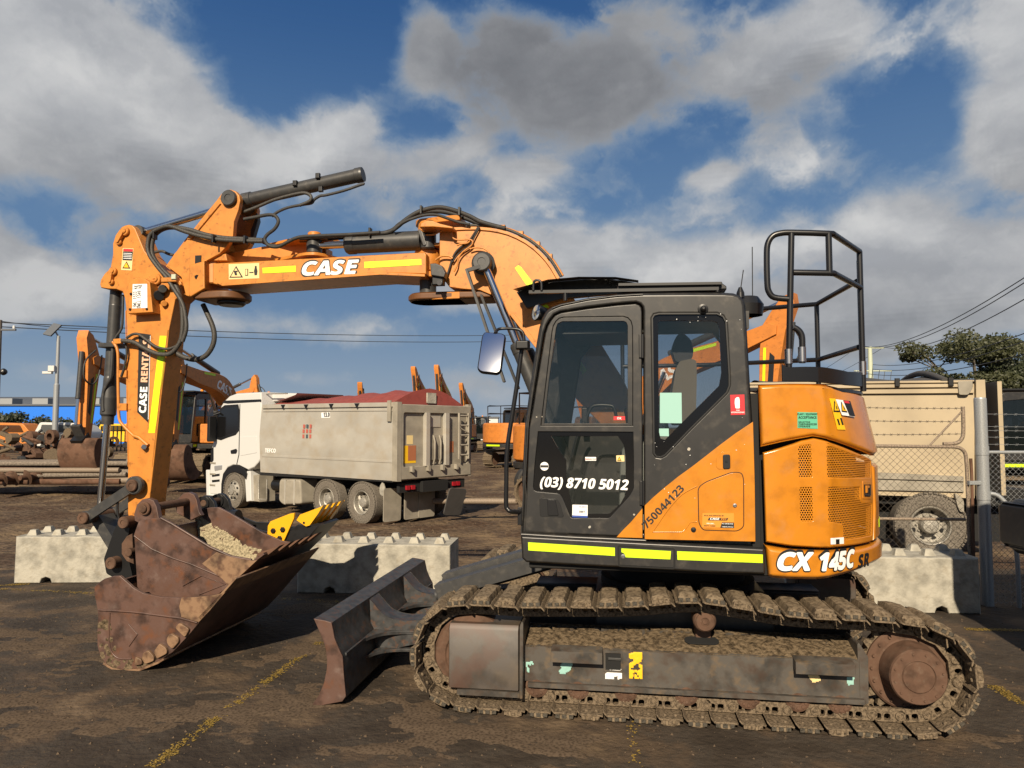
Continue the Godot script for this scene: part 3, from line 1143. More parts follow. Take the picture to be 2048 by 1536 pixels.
func build_undercarriage(low: Transform3D) -> void:
	# shoes: three worn variants of one plate with a bolted rubber pad caked in mud
	var shoes = []
	for kind in 4:
		var plate = sh()
		along_z(plate, [Vector2(-0.094, -0.024), Vector2(-0.088, -0.026), Vector2(-0.068, -0.004), Vector2(0.060, -0.004), Vector2(0.082, 0.004), Vector2(0.080, 0.014), Vector2(0.060, 0.010), Vector2(-0.070, 0.010), Vector2(-0.090, -0.012)], -0.25, 0.25, 0.003)
		for bx in [-0.032, 0.034]:
			plate.lathe(Vector3(bx, -0.002, 0.19), Vector3(0, -1, 0), [Vector2(0.014, 0), Vector2(0.013, 0.006), Vector2(0.009, 0.012), Vector2(0, 0.013)], 8)
			plate.lathe(Vector3(bx, -0.002, -0.19), Vector3(0, -1, 0), [Vector2(0.014, 0), Vector2(0.013, 0.006), Vector2(0.009, 0.012), Vector2(0, 0.013)], 8)
		# the pad, in slices across the track so that the mud on it can be uneven
		var pad = sh()
		var rows = []
		for k in 15:
			var z = lerpf(-0.244, 0.244, k / 14.0)
			var e = 0.016 if k in [0, 14] else 0.0
			var h = 0.054 + wear.get_noise_2d(z * 0.7 + kind * 13.0, 4.0) * 0.012 - e * 0.9
			var wd = 0.060 + wear.get_noise_2d(z * 0.8, kind * 9.0 + 30.0) * 0.007 - e * 0.3
			var row = []
			for q in [Vector2(-wd - 0.004, 0.010), Vector2(-wd, 0.03), Vector2(-wd + 0.010, h - 0.003), Vector2(-0.02, h), Vector2(0.02, h + 0.002), Vector2(wd - 0.010, h - 0.003), Vector2(wd, 0.03), Vector2(wd + 0.004, 0.010)]:
				row.append(Vector3(q.x, q.y + wear.get_noise_3d(q.x * 1.5, z * 1.5, kind * 7.0) * 0.004, z))
			rows.append(row)
		pad.loft(rows, Vector3(0, 0.0, 0))
		for end in [0, 14]:
			var r: Array = rows[end]
			for j in range(1, 7):
				pad.flat(r[0], r[j], r[j + 1], Vector3(0, 0, -1 if end == 0 else 1))
		pad.smooth(24)
		# rubber teeth of the pad's end
		var lugs = sh()
		for s in [-1, 1]:
			for lx in [-0.048, -0.002, 0.044]:
				lugs.box(Vector3(lx, 0.022, s * 0.242), Vector3(0.030, 0.026, 0.018), 0.003)
		shoes.append(join([plate, mat.track_steel, pad, mat.track_mud, lugs, mat.track_steel if kind % 2 else mat.track_rubber]))
	var link = sh()
	for s in [-1, 1]:
		var outline = rounded([Vector2(-0.112, -0.085), Vector2(-0.112, -0.030), Vector2(-0.075, -0.008), Vector2(0.080, -0.008), Vector2(0.106, -0.030), Vector2(0.106, -0.068), Vector2(0.080, -0.097), Vector2(-0.085, -0.097)], 0.012, 3)
		var z0: float = 0.062 if s > 0 else -0.096
		link.prism(outline, z0, z0 + 0.034, 0.004, [rect(-0.085, -0.062, -0.048, -0.02, 0.012), rect(-0.030, -0.062, 0.008, -0.02, 0.012)])
		link.lathe(Vector3(0.066, -0.052, z0 + (0.034 if s > 0 else 0.0)), Vector3(0, 0, s), [Vector2(0.030, 0.0), Vector2(0.028, 0.010), Vector2(0.020, 0.011), Vector2(0.018, 0.006), Vector2(0.010, 0.006), Vector2(0.009, 0.010), Vector2(0, 0.010)], 14)
	link.cyl(Vector3(0.066, -0.052, -0.09), Vector3(0.066, -0.052, 0.09), 0.022, 10)
	var link_mesh = join([link, mat.track_steel])
	var p = track_path()
	var runs = PackedFloat32Array([0.0])
	for i in p.size():
		runs.append(runs[i] + p[i].distance_to(p[(i + 1) % p.size()]))
	var count = int(round(runs[-1] / 0.1745))
	var pitch: float = runs[-1] / count
	for side in [1, -1]:
		var tr = holder("track", machine)
		tr.transform = low * Transform3D(Basis(), Vector3(0, 0, 0.995 * side))
		for i in count:
			var a = path_at(p, runs, i * pitch)
			var b = path_at(p, runs, (i + 1) * pitch)
			var d = (b - a).normalized()
			var out = Vector2(d.y, -d.x)
			var at = Transform3D(Basis(Vector3(d.x, d.y, 0), Vector3(out.x, out.y, 0), Vector3(0, 0, -1)), Vector3((a.x + b.x) / 2, (a.y + b.y) / 2, 0))
			again("track_shoe", shoes[(i * 7 + i / 3 + (0 if side > 0 else 2)) % 4], tr, at)
			again("track_link", link_mesh, tr, at)
	for side in [1, -1]:
		build_track_frame(low * Transform3D(Basis(), Vector3(0, 0, 0.0)) if side > 0 else low * Transform3D(Basis(Vector3.UP, PI).scaled(Vector3(1, 1, 1)), Vector3(0, 0, 0)), side)
	# centre frame, slew ring
	var car = holder("car_body", machine)
	car.transform = low
	var c = sh()
	c.box(Vector3(0, 0.56, 0), Vector3(1.3, 0.28, 1.4), 0.02)
	c.box(Vector3(-0.75, 0.50, 0.42), Vector3(0.9, 0.2, 0.34), 0.02)
	c.box(Vector3(-0.75, 0.50, -0.42), Vector3(0.9, 0.2, 0.34), 0.02)
	c.box(Vector3(0.75, 0.50, 0.42), Vector3(0.9, 0.2, 0.34), 0.02)
	c.box(Vector3(0.75, 0.50, -0.42), Vector3(0.9, 0.2, 0.34), 0.02)
	put("centre_frame", c, mat.steel_grey, car)
	put("slew_ring", sh().lathe(Vector3(0, 0.68, 0), Vector3.UP, [Vector2(0.62, 0), Vector2(0.62, 0.08), Vector2(0.55, 0.08), Vector2(0.55, 0.28), Vector2(0, 0.28)], 36), mat.black_matt, car)
	build_blade(low)


func along_z(s: Shape, prof: Array, z0: float, z1: float, bev := 0.0) -> Shape:
	return s.prism(prof, z0, z1, bev)


func build_track_frame(at: Transform3D, side: int) -> void:
	var f = holder("track_frame", machine)
	f.transform = at
	var beam = sh()
	along_x(beam, [Vector2(0.80, 0.205), Vector2(1.105, 0.205), Vector2(1.105, 0.447), Vector2(0.86, 0.520), Vector2(0.80, 0.528)], -1.13, 1.10, 0.006)
	# the belt of holes in the outer plate
	put("side_beam", beam, mat.frame_steel, f)
	var fl = sh()
	along_x(fl, [Vector2(0.84, 0.172), Vector2(1.135, 0.172), Vector2(1.135, 0.203), Vector2(0.84, 0.203)], -1.10, 1.12, 0.004)
	put("bottom_flange", fl, mat.frame_steel, f)
	# mud lying on the sloping top of the beam
	var mud = sh()
	var rows = []
	for i in 90:
		var x = lerpf(-1.12, 1.09, i / 89.0)
		var row = []
		for j in 9:
			var k = j / 8.0
			var z = lerpf(1.106, 0.815, k)
			var y = lerpf(0.447, 0.527, k) + 0.004 + absf(wear.get_noise_2d(x * 1.6, z * 2.0)) * 0.030 * sin(PI * clampf(k * 1.1, 0.04, 1.0)) + 0.004 * wear.get_noise_2d(x * 6.0, z * 7.0)
			if j == 0:
				y = 0.443
				z += 0.002 + 0.006 * wear.get_noise_2d(x * 5.0, 3.0)
			row.append(Vector3(x, y, z))
		rows.append(row)
	mud.loft(rows, Vector3(0, -3, 0.9)).smooth(60)
	put("caked_mud", mud, mat.frame_mud, f)
	if side > 0:
		# black plates paint the dark inside an oval slot and square adjuster port
		var slot = sh()
		slot.t = Transform3D(Basis(Vector3.RIGHT, deg_to_rad(-16.5)), Vector3(0.10, 0.485, 0.985)) * Transform3D(Basis(Vector3.RIGHT, deg_to_rad(-57)), Vector3.ZERO)
		slot.prism(rect(-0.118, -0.045, 0.118, 0.045, 0.044), 0.012, 0.020, 0.002)
		put("slot_dark", slot, mat.black_matt, f)
		var port = sh()
		port.prism(rect(-0.066, -0.072, 0.066, 0.072, 0.012), 0, 0.006, 0.001, [rect(-0.055, -0.058, 0.055, 0.058, 0.01)])
		port.t = Transform3D(Basis(), Vector3.ZERO)
		var ph = holder("adjuster_port", f)
		ph.position = Vector3(-0.508, 0.365, 1.1055)
		put("port_back", sh().box(Vector3(0, 0, 0.0015), Vector3(0.104, 0.11, 0.003)), mat.black_matt, ph)
		put("port_rim", port, mat.frame_steel, ph)
		put("grease_bar", sh().box(Vector3(0.01, 0.02, 0.008), Vector3(0.09, 0.018, 0.01), 0.003), mat.steel_grey, ph)
		for k in [[v2([-0.398,0.422, -0.361,0.432, -0.314,0.435, -0.315,0.379, -0.348,0.359, -0.312,0.352, -0.313,0.262, -0.4,0.257, -0.394,0.339]), 7.0, "yellow_print", 0.06], [v2([-0.562,0.303, -0.455,0.313, -0.455,0.253, -0.563,0.246]), 11.0, "white_print", 0.12], [v2([-0.884,0.315, -0.836,0.35, -0.789,0.339, -0.818,0.272, -0.875,0.264]), 15.0, "mint_print", 0.05], [v2([-1.115,0.328, -1.062,0.34, -1.052,0.279, -1.101,0.263]), 19.0, "mint_print", -0.02], [v2([0.774,0.337, 0.835,0.336, 0.852,0.31, 0.808,0.291]), 23.0, "cream_print", 0.1], [v2([1.017,0.332, 1.069,0.339, 1.077,0.29, 1.025,0.283]), 27.0, "mint_print", -0.02]]:
			mud_patch(f, k[0], 1.1056, 1.0, 0.0015, k[1], mat[k[2]], k[3], "torn_label", 0.006)
	# steps
	for sx in [[Vector3(-0.755, 0.437, 1.18), 0.352], [Vector3(0.863, 0.433, 1.18), 0.37]]:
		var st = sh()
		var half: float = sx[1] / 2
		along_x(st, [Vector2(1.10, 0.462), Vector2(1.185, 0.445), Vector2(1.190, 0.442), Vector2(1.190, 0.368), Vector2(1.182, 0.368), Vector2(1.182, 0.436), Vector2(1.10, 0.452)], sx[0].x - half, sx[0].x + half, 0.002)
		for e in [-1, 1]:
			along_x(st, [Vector2(1.10, 0.455), Vector2(1.183, 0.438), Vector2(1.183, 0.372), Vector2(1.10, 0.40)], sx[0].x + e * (half - 0.005) - 0.005, sx[0].x + e * (half - 0.005) + 0.005)
		for e in [-0.10, 0.11]:
			st.lathe(Vector3(sx[0].x + e, 0.402, 1.1905), Vector3(0, 0, 1), [Vector2(0.012, 0), Vector2(0.012, 0.002), Vector2(0, 0.002)], 10)
		put("step", st, mat.frame_steel, f)
	# idler guard at the front
	var gd = sh()
	along_x(gd, [Vector2(0.84, 0.13), Vector2(1.155, 0.150), Vector2(1.155, 0.555), Vector2(1.13, 0.590), Vector2(0.84, 0.60)], -1.66, -1.16, 0.006)
	put("idler_guard", gd, mat.guard_rust, f)
	var lip = sh()
	along_x(lip, [Vector2(0.84, 0.09), Vector2(1.165, 0.105), Vector2(1.165, 0.142), Vector2(0.84, 0.135)], -1.60, -1.15, 0.006)
	put("guard_lip", lip, mat.frame_steel, f)
	var fin = sh()
	fin.prism(rounded([Vector2(-1.152, 0.105), Vector2(-1.128, 0.105), Vector2(-1.122, 0.62), Vector2(-1.134, 0.635), Vector2(-1.150, 0.60)], 0.01), 0.80, 1.185, 0.004)
	put("guard_fin", fin, mat.frame_steel, f)
	var idl = sh()
	idl.lathe(Vector3(-1.505, 0.352, 0.90), Vector3(0, 0, 1), [Vector2(0, 0), Vector2(0.27, 0), Vector2(0.285, 0.02), Vector2(0.285, 0.16), Vector2(0.265, 0.18), Vector2(0.20, 0.185), Vector2(0.19, 0.175), Vector2(0, 0.175)], 40)
	put("idler_wheel", idl, mat.rust_drum, f)
	# track rollers and carrier roller
	var rl = sh()
	rl.lathe(Vector3(0, 0, 0.88), Vector3(0, 0, 1), [Vector2(0.085, 0), Vector2(0.085, 0.16), Vector2(0.080, 0.195), Vector2(0.079, 0.218), Vector2(0.064, 0.224), Vector2(0.030, 0.226), Vector2(0.026, 0.22), Vector2(0, 0.22)], 22)
	for k in 5:
		var a = deg_to_rad(200 + k * 35)
		rl.lathe(Vector3(cos(a) * 0.052, sin(a) * 0.052, 1.098), Vector3(0, 0, 1), [Vector2(0.012, 0), Vector2(0.011, 0.012), Vector2(0, 0.014)], 6)
	var rm = join([rl, mat.rust_drum])
	for x in [-1.04, -0.752, -0.423, -0.016, 0.39, 0.707, 0.973]:
		again("track_roller", rm, f, Transform3D(Basis(), Vector3(x, 0.170, 0)))
	var cr = sh()
	cr.lathe(Vector3(0.115, 0.655, 0.88), Vector3(0, 0, 1), [Vector2(0.07, 0), Vector2(0.078, 0.05), Vector2(0.078, 0.18), Vector2(0.070, 0.20), Vector2(0.062, 0.205), Vector2(0.060, 0.215), Vector2(0.028, 0.217), Vector2(0.026, 0.208), Vector2(0.018, 0.208), Vector2(0.016, 0.216), Vector2(0, 0.216)], 26)
	cr.box(Vector3(0.115, 0.56, 0.9), Vector3(0.11, 0.16, 0.12), 0.01)
	put("carrier_roller", cr, mat.rust_drum, f)
	# sprocket and final drive
	var gear = []
	for k in 84:
		var u = TAU * k / 84.0
		var r: float = [0.272, 0.272, 0.315, 0.315][k % 4]
		gear.append(Vector2(1.425 + cos(u) * r, 0.385 + sin(u) * r))
	put("sprocket", sh().prism(gear, 0.965, 1.015, 0.004), mat.track_steel, f)
	var hub = sh()
	hub.lathe(Vector3(1.425, 0.385, 0.88), Vector3(0, 0, 1), [Vector2(0.26, 0), Vector2(0.268, 0.02), Vector2(0.268, 0.155), Vector2(0.255, 0.165), Vector2(0.20, 0.165)], 44)
	for k in 18:
		var u = TAU * k / 18.0
		bolt(hub, Vector3(1.425 + cos(u) * 0.235, 0.385 + sin(u) * 0.235, 1.044), Vector3(0, 0, 1), 0.010, 0.014)
	put("drive_hub", hub, mat.rust_drum, f)
	var dr = sh()
	dr.lathe(Vector3(1.425, 0.385, 1.03), Vector3(0, 0, 1), [Vector2(0.208, 0), Vector2(0.208, 0.012), Vector2(0.192, 0.02), Vector2(0.178, 0.15), Vector2(0.176, 0.165), Vector2(0.168, 0.176), Vector2(0.104, 0.178), Vector2(0.100, 0.172), Vector2(0.094, 0.178), Vector2(0, 0.180)], 44)
	for k in 12:
		var u = TAU * (k + 0.4) / 12.0
		bolt(dr, Vector3(1.425 + cos(u) * 0.148, 0.385 + sin(u) * 0.148, 1.205), Vector3(0, 0, 1), 0.008, 0.008)
	put("final_drive", dr, mat.rust_drum, f)
	var cover = sh()
	cover.prism(rounded([Vector2(1.09, 0.16), Vector2(1.15, 0.17), Vector2(1.155, 0.47), Vector2(1.10, 0.56), Vector2(1.09, 0.55)], 0.01), 0.82, 1.10, 0.006)
	put("motor_bracket", cover, mat.frame_steel, f)


func build_blade(low: Transform3D) -> void:
	var b = holder("dozer_blade", machine)
	b.transform = low
	var prof = v2([-2.63,0.61, -2.547,0.6, -2.495,0.587, -2.472,0.483, -2.443,0.417, -2.409,0.356, -2.399,0.236, -2.381,0.08, -2.407,0.043, -2.526,0.016, -2.63,-0.012, -2.638,-0.001, -2.584,0.074, -2.545,0.167, -2.527,0.26, -2.525,0.322, -2.542,0.423, -2.587,0.524])
	var body = []
	for q in prof:
		body.append(q)
	put("blade_body", sh().prism(body, -1.235, 1.232, 0.006), mat.blade_grey, b)
	put("end_plate", sh().prism(prof, 1.2325, 1.249, 0.003), mat.bucket_rust, b)
	put("end_plate", sh().prism(prof, -1.249, -1.2355, 0.003), mat.bucket_rust, b)
	# crease and stiffeners on the back, push arms with scooped gussets
	var ridge = sh()
	var e0: Vector2 = prof[5]
	ridge.bar(Vector3(e0.x + 0.004, e0.y, -1.2), Vector3(e0.x + 0.004, e0.y, 1.2), 0.016, 0.02, 0.004)
	put("back_seam", ridge, mat.blade_grey, b)
	var backx: float = prof[4].x
	for z in [0.46, -0.46]:
		var arm = sh()
		var up = []
		up.append(Vector2(backx - 0.01, 0.60))
		up.append_array(spline2([Vector2(backx + 0.03, 0.56), Vector2(backx + 0.12, 0.475), Vector2(backx + 0.28, 0.44), Vector2(backx + 0.55, 0.47), Vector2(backx + 0.95, 0.52)], 4))
		up.append_array(spline2([Vector2(backx + 0.95, 0.36), Vector2(backx + 0.55, 0.29), Vector2(backx + 0.28, 0.24), Vector2(backx + 0.12, 0.17), Vector2(backx + 0.02, 0.10)], 4))
		arm.prism(up, z - 0.11, z + 0.11, 0.012)
		put("push_arm", arm, mat.blade_grey, b)
		var gus = sh()
		var gp = [Vector2(backx - 0.02, z - 0.42), Vector2(backx + 0.02, z - 0.42)]
		gp.append_array(spline2([Vector2(backx + 0.03, z - 0.40), Vector2(backx + 0.12, z - 0.20), Vector2(backx + 0.30, z - 0.12), Vector2(backx + 0.6, z - 0.11), Vector2(backx + 0.6, z + 0.11), Vector2(backx + 0.30, z + 0.12), Vector2(backx + 0.12, z + 0.20), Vector2(backx + 0.03, z + 0.40)], 4))
		gp.append_array([Vector2(backx + 0.02, z + 0.42), Vector2(backx - 0.02, z + 0.42)])
		slab(gus, gp, 0.335, 0.365, 0.004)
		slab(gus, gp, 0.20, 0.225, 0.004)
		put("gusset", gus, mat.blade_grey, b)
	# lift cylinder guards rising to the car body
	for k in [[0.10, 0.0], [-0.16, 0.04]]:
		var gu = sh()
		var z: float = k[0]
		var a = Vector3(-2.02, 0.63 + k[1], z)
		var c = Vector3(-1.05, 0.93 + k[1], z)
		gu.bar(a, c, 0.19, 0.022, 0.004)
		gu.bar(a + Vector3(0.02, -0.05, 0.09), c + Vector3(0.02, -0.05, 0.09), 0.016, 0.11, 0.003)
		gu.cyl(a + Vector3(0, -0.09, 0), c + Vector3(0, -0.09, 0), 0.055, 14)
		put("lift_cylinder_guard", gu, mat.steel_grey, b)


# ---------------------------------------------------------------- upper structure

const ROUND := 3.64
var plan_line = v2([0.46,1.2, 0.524,1.203, 0.6,1.205, 0.644,1.202, 0.7,1.19, 0.824,1.161, 0.94,1.13, 0.974,1.112, 0.983,1.098, 1.004,1.081, 1.025,1.064, 1.046,1.046, 1.066,1.028, 1.086,1.009, 1.105,0.991, 1.124,0.971, 1.143,0.952, 1.162,0.932, 1.18,0.912, 1.198,0.891, 1.216,0.87, 1.233,0.849, 1.249,0.827, 1.266,0.805, 1.282,0.783, 1.297,0.76, 1.313,0.737, 1.328,0.714, 1.342,0.69, 1.356,0.666, 1.369,0.642, 1.383,0.618, 1.395,0.593, 1.407,0.568, 1.419,0.543, 1.431,0.518, 1.442,0.492, 1.452,0.466, 1.462,0.44, 1.471,0.414, 1.48,0.387, 1.489,0.36, 1.497,0.334, 1.505,0.307, 1.512,0.279, 1.518,0.252, 1.524,0.224, 1.53,0.197, 1.535,0.169, 1.54,0.141, 1.544,0.113, 1.547,0.085, 1.55,0.057, 1.553,0.028, 1.555,0, 1.553,-0.028, 1.55,-0.057, 1.547,-0.085, 1.544,-0.113, 1.54,-0.141, 1.535,-0.169, 1.53,-0.197, 1.524,-0.224, 1.518,-0.252, 1.512,-0.279, 1.505,-0.307, 1.497,-0.334, 1.489,-0.36, 1.48,-0.387, 1.471,-0.414, 1.462,-0.44, 1.452,-0.466, 1.442,-0.492, 1.431,-0.518, 1.419,-0.543, 1.407,-0.568, 1.395,-0.593, 1.383,-0.618, 1.369,-0.642, 1.356,-0.666, 1.342,-0.69, 1.328,-0.714, 1.313,-0.737, 1.297,-0.76, 1.282,-0.783, 1.266,-0.805, 1.249,-0.827, 1.233,-0.849, 1.216,-0.87, 1.198,-0.891, 1.18,-0.912, 1.162,-0.932, 1.143,-0.952, 1.124,-0.971, 1.105,-0.991, 1.086,-1.009, 1.066,-1.028, 1.046,-1.046, 1.025,-1.064, 1.004,-1.081, 0.983,-1.098, 0.974,-1.112, 0.94,-1.13, 0.824,-1.161, 0.7,-1.19, 0.644,-1.202, 0.6,-1.205, 0.524,-1.203, 0.46,-1.2])


func wall() -> Shape:
	var s = sh().follow(plan_line)
	s.lean = 0.36
	return s


func panel(poly: Array, z0: float, z1: float, bev := 0.012, holes := []) -> Shape:
	return wall().prism(poly, z0, z1, bev, holes, 0.06)


func sticker(called: String, poly: Array, z: float, m: Material, parent: Node) -> MeshInstance3D:
	return put(called, sh().prism(poly, z, z + 0.0025), m, parent)


func build_house() -> void:
	var deck = []
	for q in plan_line:
		deck.append(q * 0.965)
	deck.append_array([Vector2(-1.06, -1.16), Vector2(-1.06, 1.16)])
	put("revolving_deck", slab(sh(), deck, 0.99, 1.17, 0.01), mat.black_matt, machine)
	var core = []
	for q in plan_line:
		core.append(q * 0.90)
	put("engine_bay", slab(sh(), core, 1.05, 2.16, 0.05), mat.black_matt, machine)
	var roofp = []
	for q in plan_line:
		roofp.append(q * 0.86)
	put("engine_hood_top", slab(sh(), roofp, 2.165, 2.215, 0.02), mat.orange_body, machine)
	# side skirt under the cab
	var skirt = v2([-1.112,1.224, -0.682,1.212, -0.266,1.201, 0.139,1.192, 0.52,1.182, 0.522,1.013, 0.136,1.012, -0.268,1.023, -0.683,1.03, -1.073,1.04, -1.102,1.066])
	put("side_skirt", sh().prism(skirt, 0.80, 1.22, 0.018), mat.cab_grey, machine)
	var door = rounded(v2([-0.442,1.178, -0.055,1.168, -0.057,1.026, -0.44,1.033]), 0.02)
	put("skirt_door_seal", sh().prism(door, 1.2195, 1.2212), mat.black_matt, machine)
	var door_in: Array = Shape.inset(door, -0.006 if Shape.area(door) < 0 else 0.006)
	var sd = put("skirt_door", sh().prism(door_in, 1.2195, 1.2255, 0.003), mat.cab_grey, machine)
	var lock = Vector3(-0.404, 1.102, 1.226)
	put("lock", sh().lathe(lock, Vector3(0, 0, 1), [Vector2(0.016, 0), Vector2(0.016, 0.003), Vector2(0.009, 0.004), Vector2(0.008, 0.002), Vector2(0, 0.002)], 14), mat.dull_chrome, sd)
	sticker("reflective_tape", v2([-1.058,1.18, -0.459,1.159, -0.459,1.104, -1.056,1.124]), 1.2202, mat.yellow_tape, machine)
	sticker("reflective_tape", v2([-0.415,1.157, -0.085,1.148, -0.09,1.093, -0.386,1.098, -0.396,1.123, -0.415,1.132]), 1.2257, mat.yellow_tape, machine)
	sticker("reflective_tape", v2([-0.045,1.148, 0.507,1.142, 0.506,1.087, -0.043,1.091]), 1.2202, mat.yellow_tape, machine)
	# rear body: upper cowl, engine door with grilles, counterweight, all following the round plan
	var cowl = v2([0.044,2.263, 0.241,2.272, 0.402,2.272, 0.618,2.271, 0.783,2.262])
	cowl.append_array([Vector2(1.3, 2.235), Vector2(ROUND - 0.01, 2.235), Vector2(ROUND - 0.01, 1.72)])
	cowl.append_array(v2([1.214,1.773, 1.09,1.789, 0.878,1.828, 0.602,1.887, 0.47,1.911, 0.408,1.92, 0.298,1.902, 0.185,1.881, 0.052,1.85]))
	put("upper_cowl", panel(cowl, -0.05, 0.0, 0.03), mat.orange_body, machine)
	var g1 = v2([0.302,1.853, 0.384,1.862, 0.389,1.651, 0.303,1.65])
	var g2 = v2([0.501,1.85, 0.6,1.833, 0.759,1.797, 1.098,1.735, 1.087,1.624, 0.5,1.646])
	var g3 = v2([0.305,1.577, 0.385,1.578, 0.387,1.359, 0.305,1.36])
	var g4 = v2([0.501,1.577, 0.872,1.564, 0.869,1.479, 0.909,1.447, 1.095,1.435, 1.06,1.218, 0.672,1.226, 0.65,1.251, 0.645,1.33, 0.5,1.358])
	var sidep = v2([0.064,1.81, 0.184,1.844, 0.269,1.87, 0.326,1.89, 0.412,1.907, 0.475,1.895, 0.601,1.866, 0.856,1.805, 1.115,1.754, 1.14,1.495, 1.096,1.17, 0.727,1.177, 0.441,1.182, 0.244,1.195, 0.072,1.22])
	var sd2 = put("engine_door", panel(sidep, -0.045, 0.0, 0.014, [rounded(g1, 0.008), rounded(g2, 0.008), rounded(g3, 0.008), rounded(g4, 0.008)]), mat.orange_body, machine)
	for g in [g1, g2, g3, g4]:
		var gp = wall()
		var big: Array = g.duplicate()
		if Shape.area(big) < 0:
			big.reverse()
		gp.cap(Shape.inset(Shape.clean(big), -0.008), [], -0.004, Vector3(0, 0, 1), 0.05)
		put("grille", gp, mat.grille, sd2)
	var rearp = v2([1.213,1.7, 1.229,1.388, 1.154,1.168])
	rearp.append_array([Vector2(ROUND - 0.05, 1.16), Vector2(ROUND - 0.05, 1.70), Vector2(1.35, 1.70)])
	put("rear_panel", panel(rearp, -0.05, -0.004, 0.014), mat.orange_body, machine)
	var weight = v2([0.067,1.196, 0.243,1.172, 0.412,1.164, 0.726,1.155, 1.093,1.147])
	weight.append_array([Vector2(ROUND - 0.01, 1.13), Vector2(ROUND - 0.01, 0.99), Vector2(1.5, 0.985)])
	weight.append_array(v2([1.079,1.011, 0.869,1.001, 0.718,0.994, 0.531,0.985, 0.407,0.975, 0.258,0.979, 0.105,0.988, 0.083,1.001]))
	put("counterweight", panel(weight, -0.20, 0.008, 0.035), mat.orange_body, machine)
	sticker_round("reflective_tape", [Vector2(1.36, 1.24), Vector2(2.2, 1.24), Vector2(2.2, 1.30), Vector2(1.36, 1.30)], -0.003, mat.yellow_tape)
	# latch
	var la = v2([0.909,1.606, 1.064,1.598, 1.059,1.471, 0.905,1.482])
	put("latch_plate", panel(rounded(la, 0.01), -0.002, 0.004, 0.002), mat.orange_body, sd2)
	var lb = v2([0.926,1.581, 1.031,1.576, 1.03,1.498, 0.925,1.504])
	put("latch_recess", panel(lb, 0.002, 0.005), mat.black, sd2)
	var lc = v2([0.947,1.573, 1.007,1.57, 1.006,1.553, 0.973,1.553, 0.971,1.521, 0.943,1.522])
	put("latch_handle", panel(lc, 0.004, 0.014, 0.002), mat.orange_body, sd2)
	var gap = sh()
	gap.box(Vector3(0.478, 1.68, 1.02), Vector3(0.055, 1.05, 0.30), 0.004)
	put("gap_filler", gap, mat.black_matt, machine)
	# prints on the rear body
	sticker_round("acceptance_label", v2([0.296,2.081, 0.436,2.078, 0.435,1.969, 0.294,1.975]), 0.0005, mat.green_print)
	sticker_round("hazard_label", v2([0.58,2.176, 0.668,2.176, 0.725,1.963, 0.623,1.964]), 0.0005, mat.yellow_print)
	sticker_round("hazard_label", v2([0.675,2.172, 0.914,2.165, 0.913,2.053, 0.716,2.063]), 0.0005, mat.white_print)
	sticker_round("hazard_label", v2([0.789,2.168, 0.909,2.165, 0.911,2.057, 0.822,2.061]), 0.0032, mat.black_print)
	sticker_round("hazard_label", v2([0.793,2.165, 0.874,2.163, 0.879,2.147, 0.798,2.149]), 0.0055, mat.red_print)
	sticker_round("instruction_label", v2([0.505,1.246, 0.641,1.242, 0.64,1.199, 0.505,1.205]), 0.0005, mat.white_print)
	sticker_round("instruction_label", v2([0.556,1.235, 0.592,1.234, 0.591,1.203, 0.556,1.204]), 0.0032, mat.black_print)
	for tri in [v2([0.641,2.163, 0.691,2.086, 0.603,2.085]), v2([0.747,2.161, 0.802,2.083, 0.718,2.087])]:
		sticker_round("warning_triangle", tri, 0.0032, mat.black_print)
		var c: Vector2 = (tri[0] + tri[1] + tri[2]) / 3.0
		var small = []
		for q in tri:
			small.append(c + (q - c) * 0.68)
		sticker_round("warning_triangle", small, 0.0058, mat.yellow_print)
		sticker_round("warning_symbol", [c + Vector2(-0.006, -0.008), c + Vector2(0.006, -0.008), c + Vector2(0.003, 0.014), c + Vector2(-0.003, 0.014)], 0.0084, mat.black_print)
	sticker_round("pictogram", v2([0.632,2.037, 0.65,2.037, 0.661,1.996, 0.643,1.996]), 0.0032, mat.black_print)
	sticker_round("pictogram", v2([0.676,2.044, 0.695,2.044, 0.706,1.997, 0.687,1.997]), 0.0032, mat.black_print)
	round_text("PLANT / EQUIPMENT", 0.0125, v2([0.365,2.058]), mat.black_print, 0.0, 0.0, 0.143)
	round_text("ACCEPTANCE", 0.016, v2([0.365,2.037]), mat.black_print, 0.3, 0.0, 0.128)
	round_text("SELECTIVE", 0.011, v2([0.341,2.008]), mat.black_print, 0.0, 0.0, 0.08)
	round_text("CARPARK", 0.011, v2([0.34,1.994]), mat.black_print, 0.0, 0.0, 0.08)
	round_text("UPGRADE", 0.011, v2([0.34,1.98]), mat.black_print, 0.0, 0.0, 0.08)
	round_text("0228", 0.012, v2([0.405,1.994]), mat.black_print, 0.0, 0.0, 0.045)
	# model lettering: white with a black edge
	for k in [["CX", v2([0.248,1.039]), 0.118, 0.245], ["145C", v2([0.574,1.033]), 0.118, 0.33]]:
		round_text(k[0], k[2] * 1.06, k[1], mat.black_print, 3.6, 0.24, k[3] * 1.06, 0.0092)
		round_text(k[0], k[2] * 0.94, [k[1][0] + Vector2(0, 0.004)], mat.white_print, 1.9, 0.24, k[3] * 1.0, 0.0122)
	round_text("SR", 0.084, v2([0.879,1.02]), mat.black_print, 1.8, 0.2, 0.18, 0.0092)
	build_walkway()


func sticker_round(called: String, poly: Array, z: float, m: Material) -> void:
	put(called, panel(poly, z, z + 0.002, 0.0), m, machine)


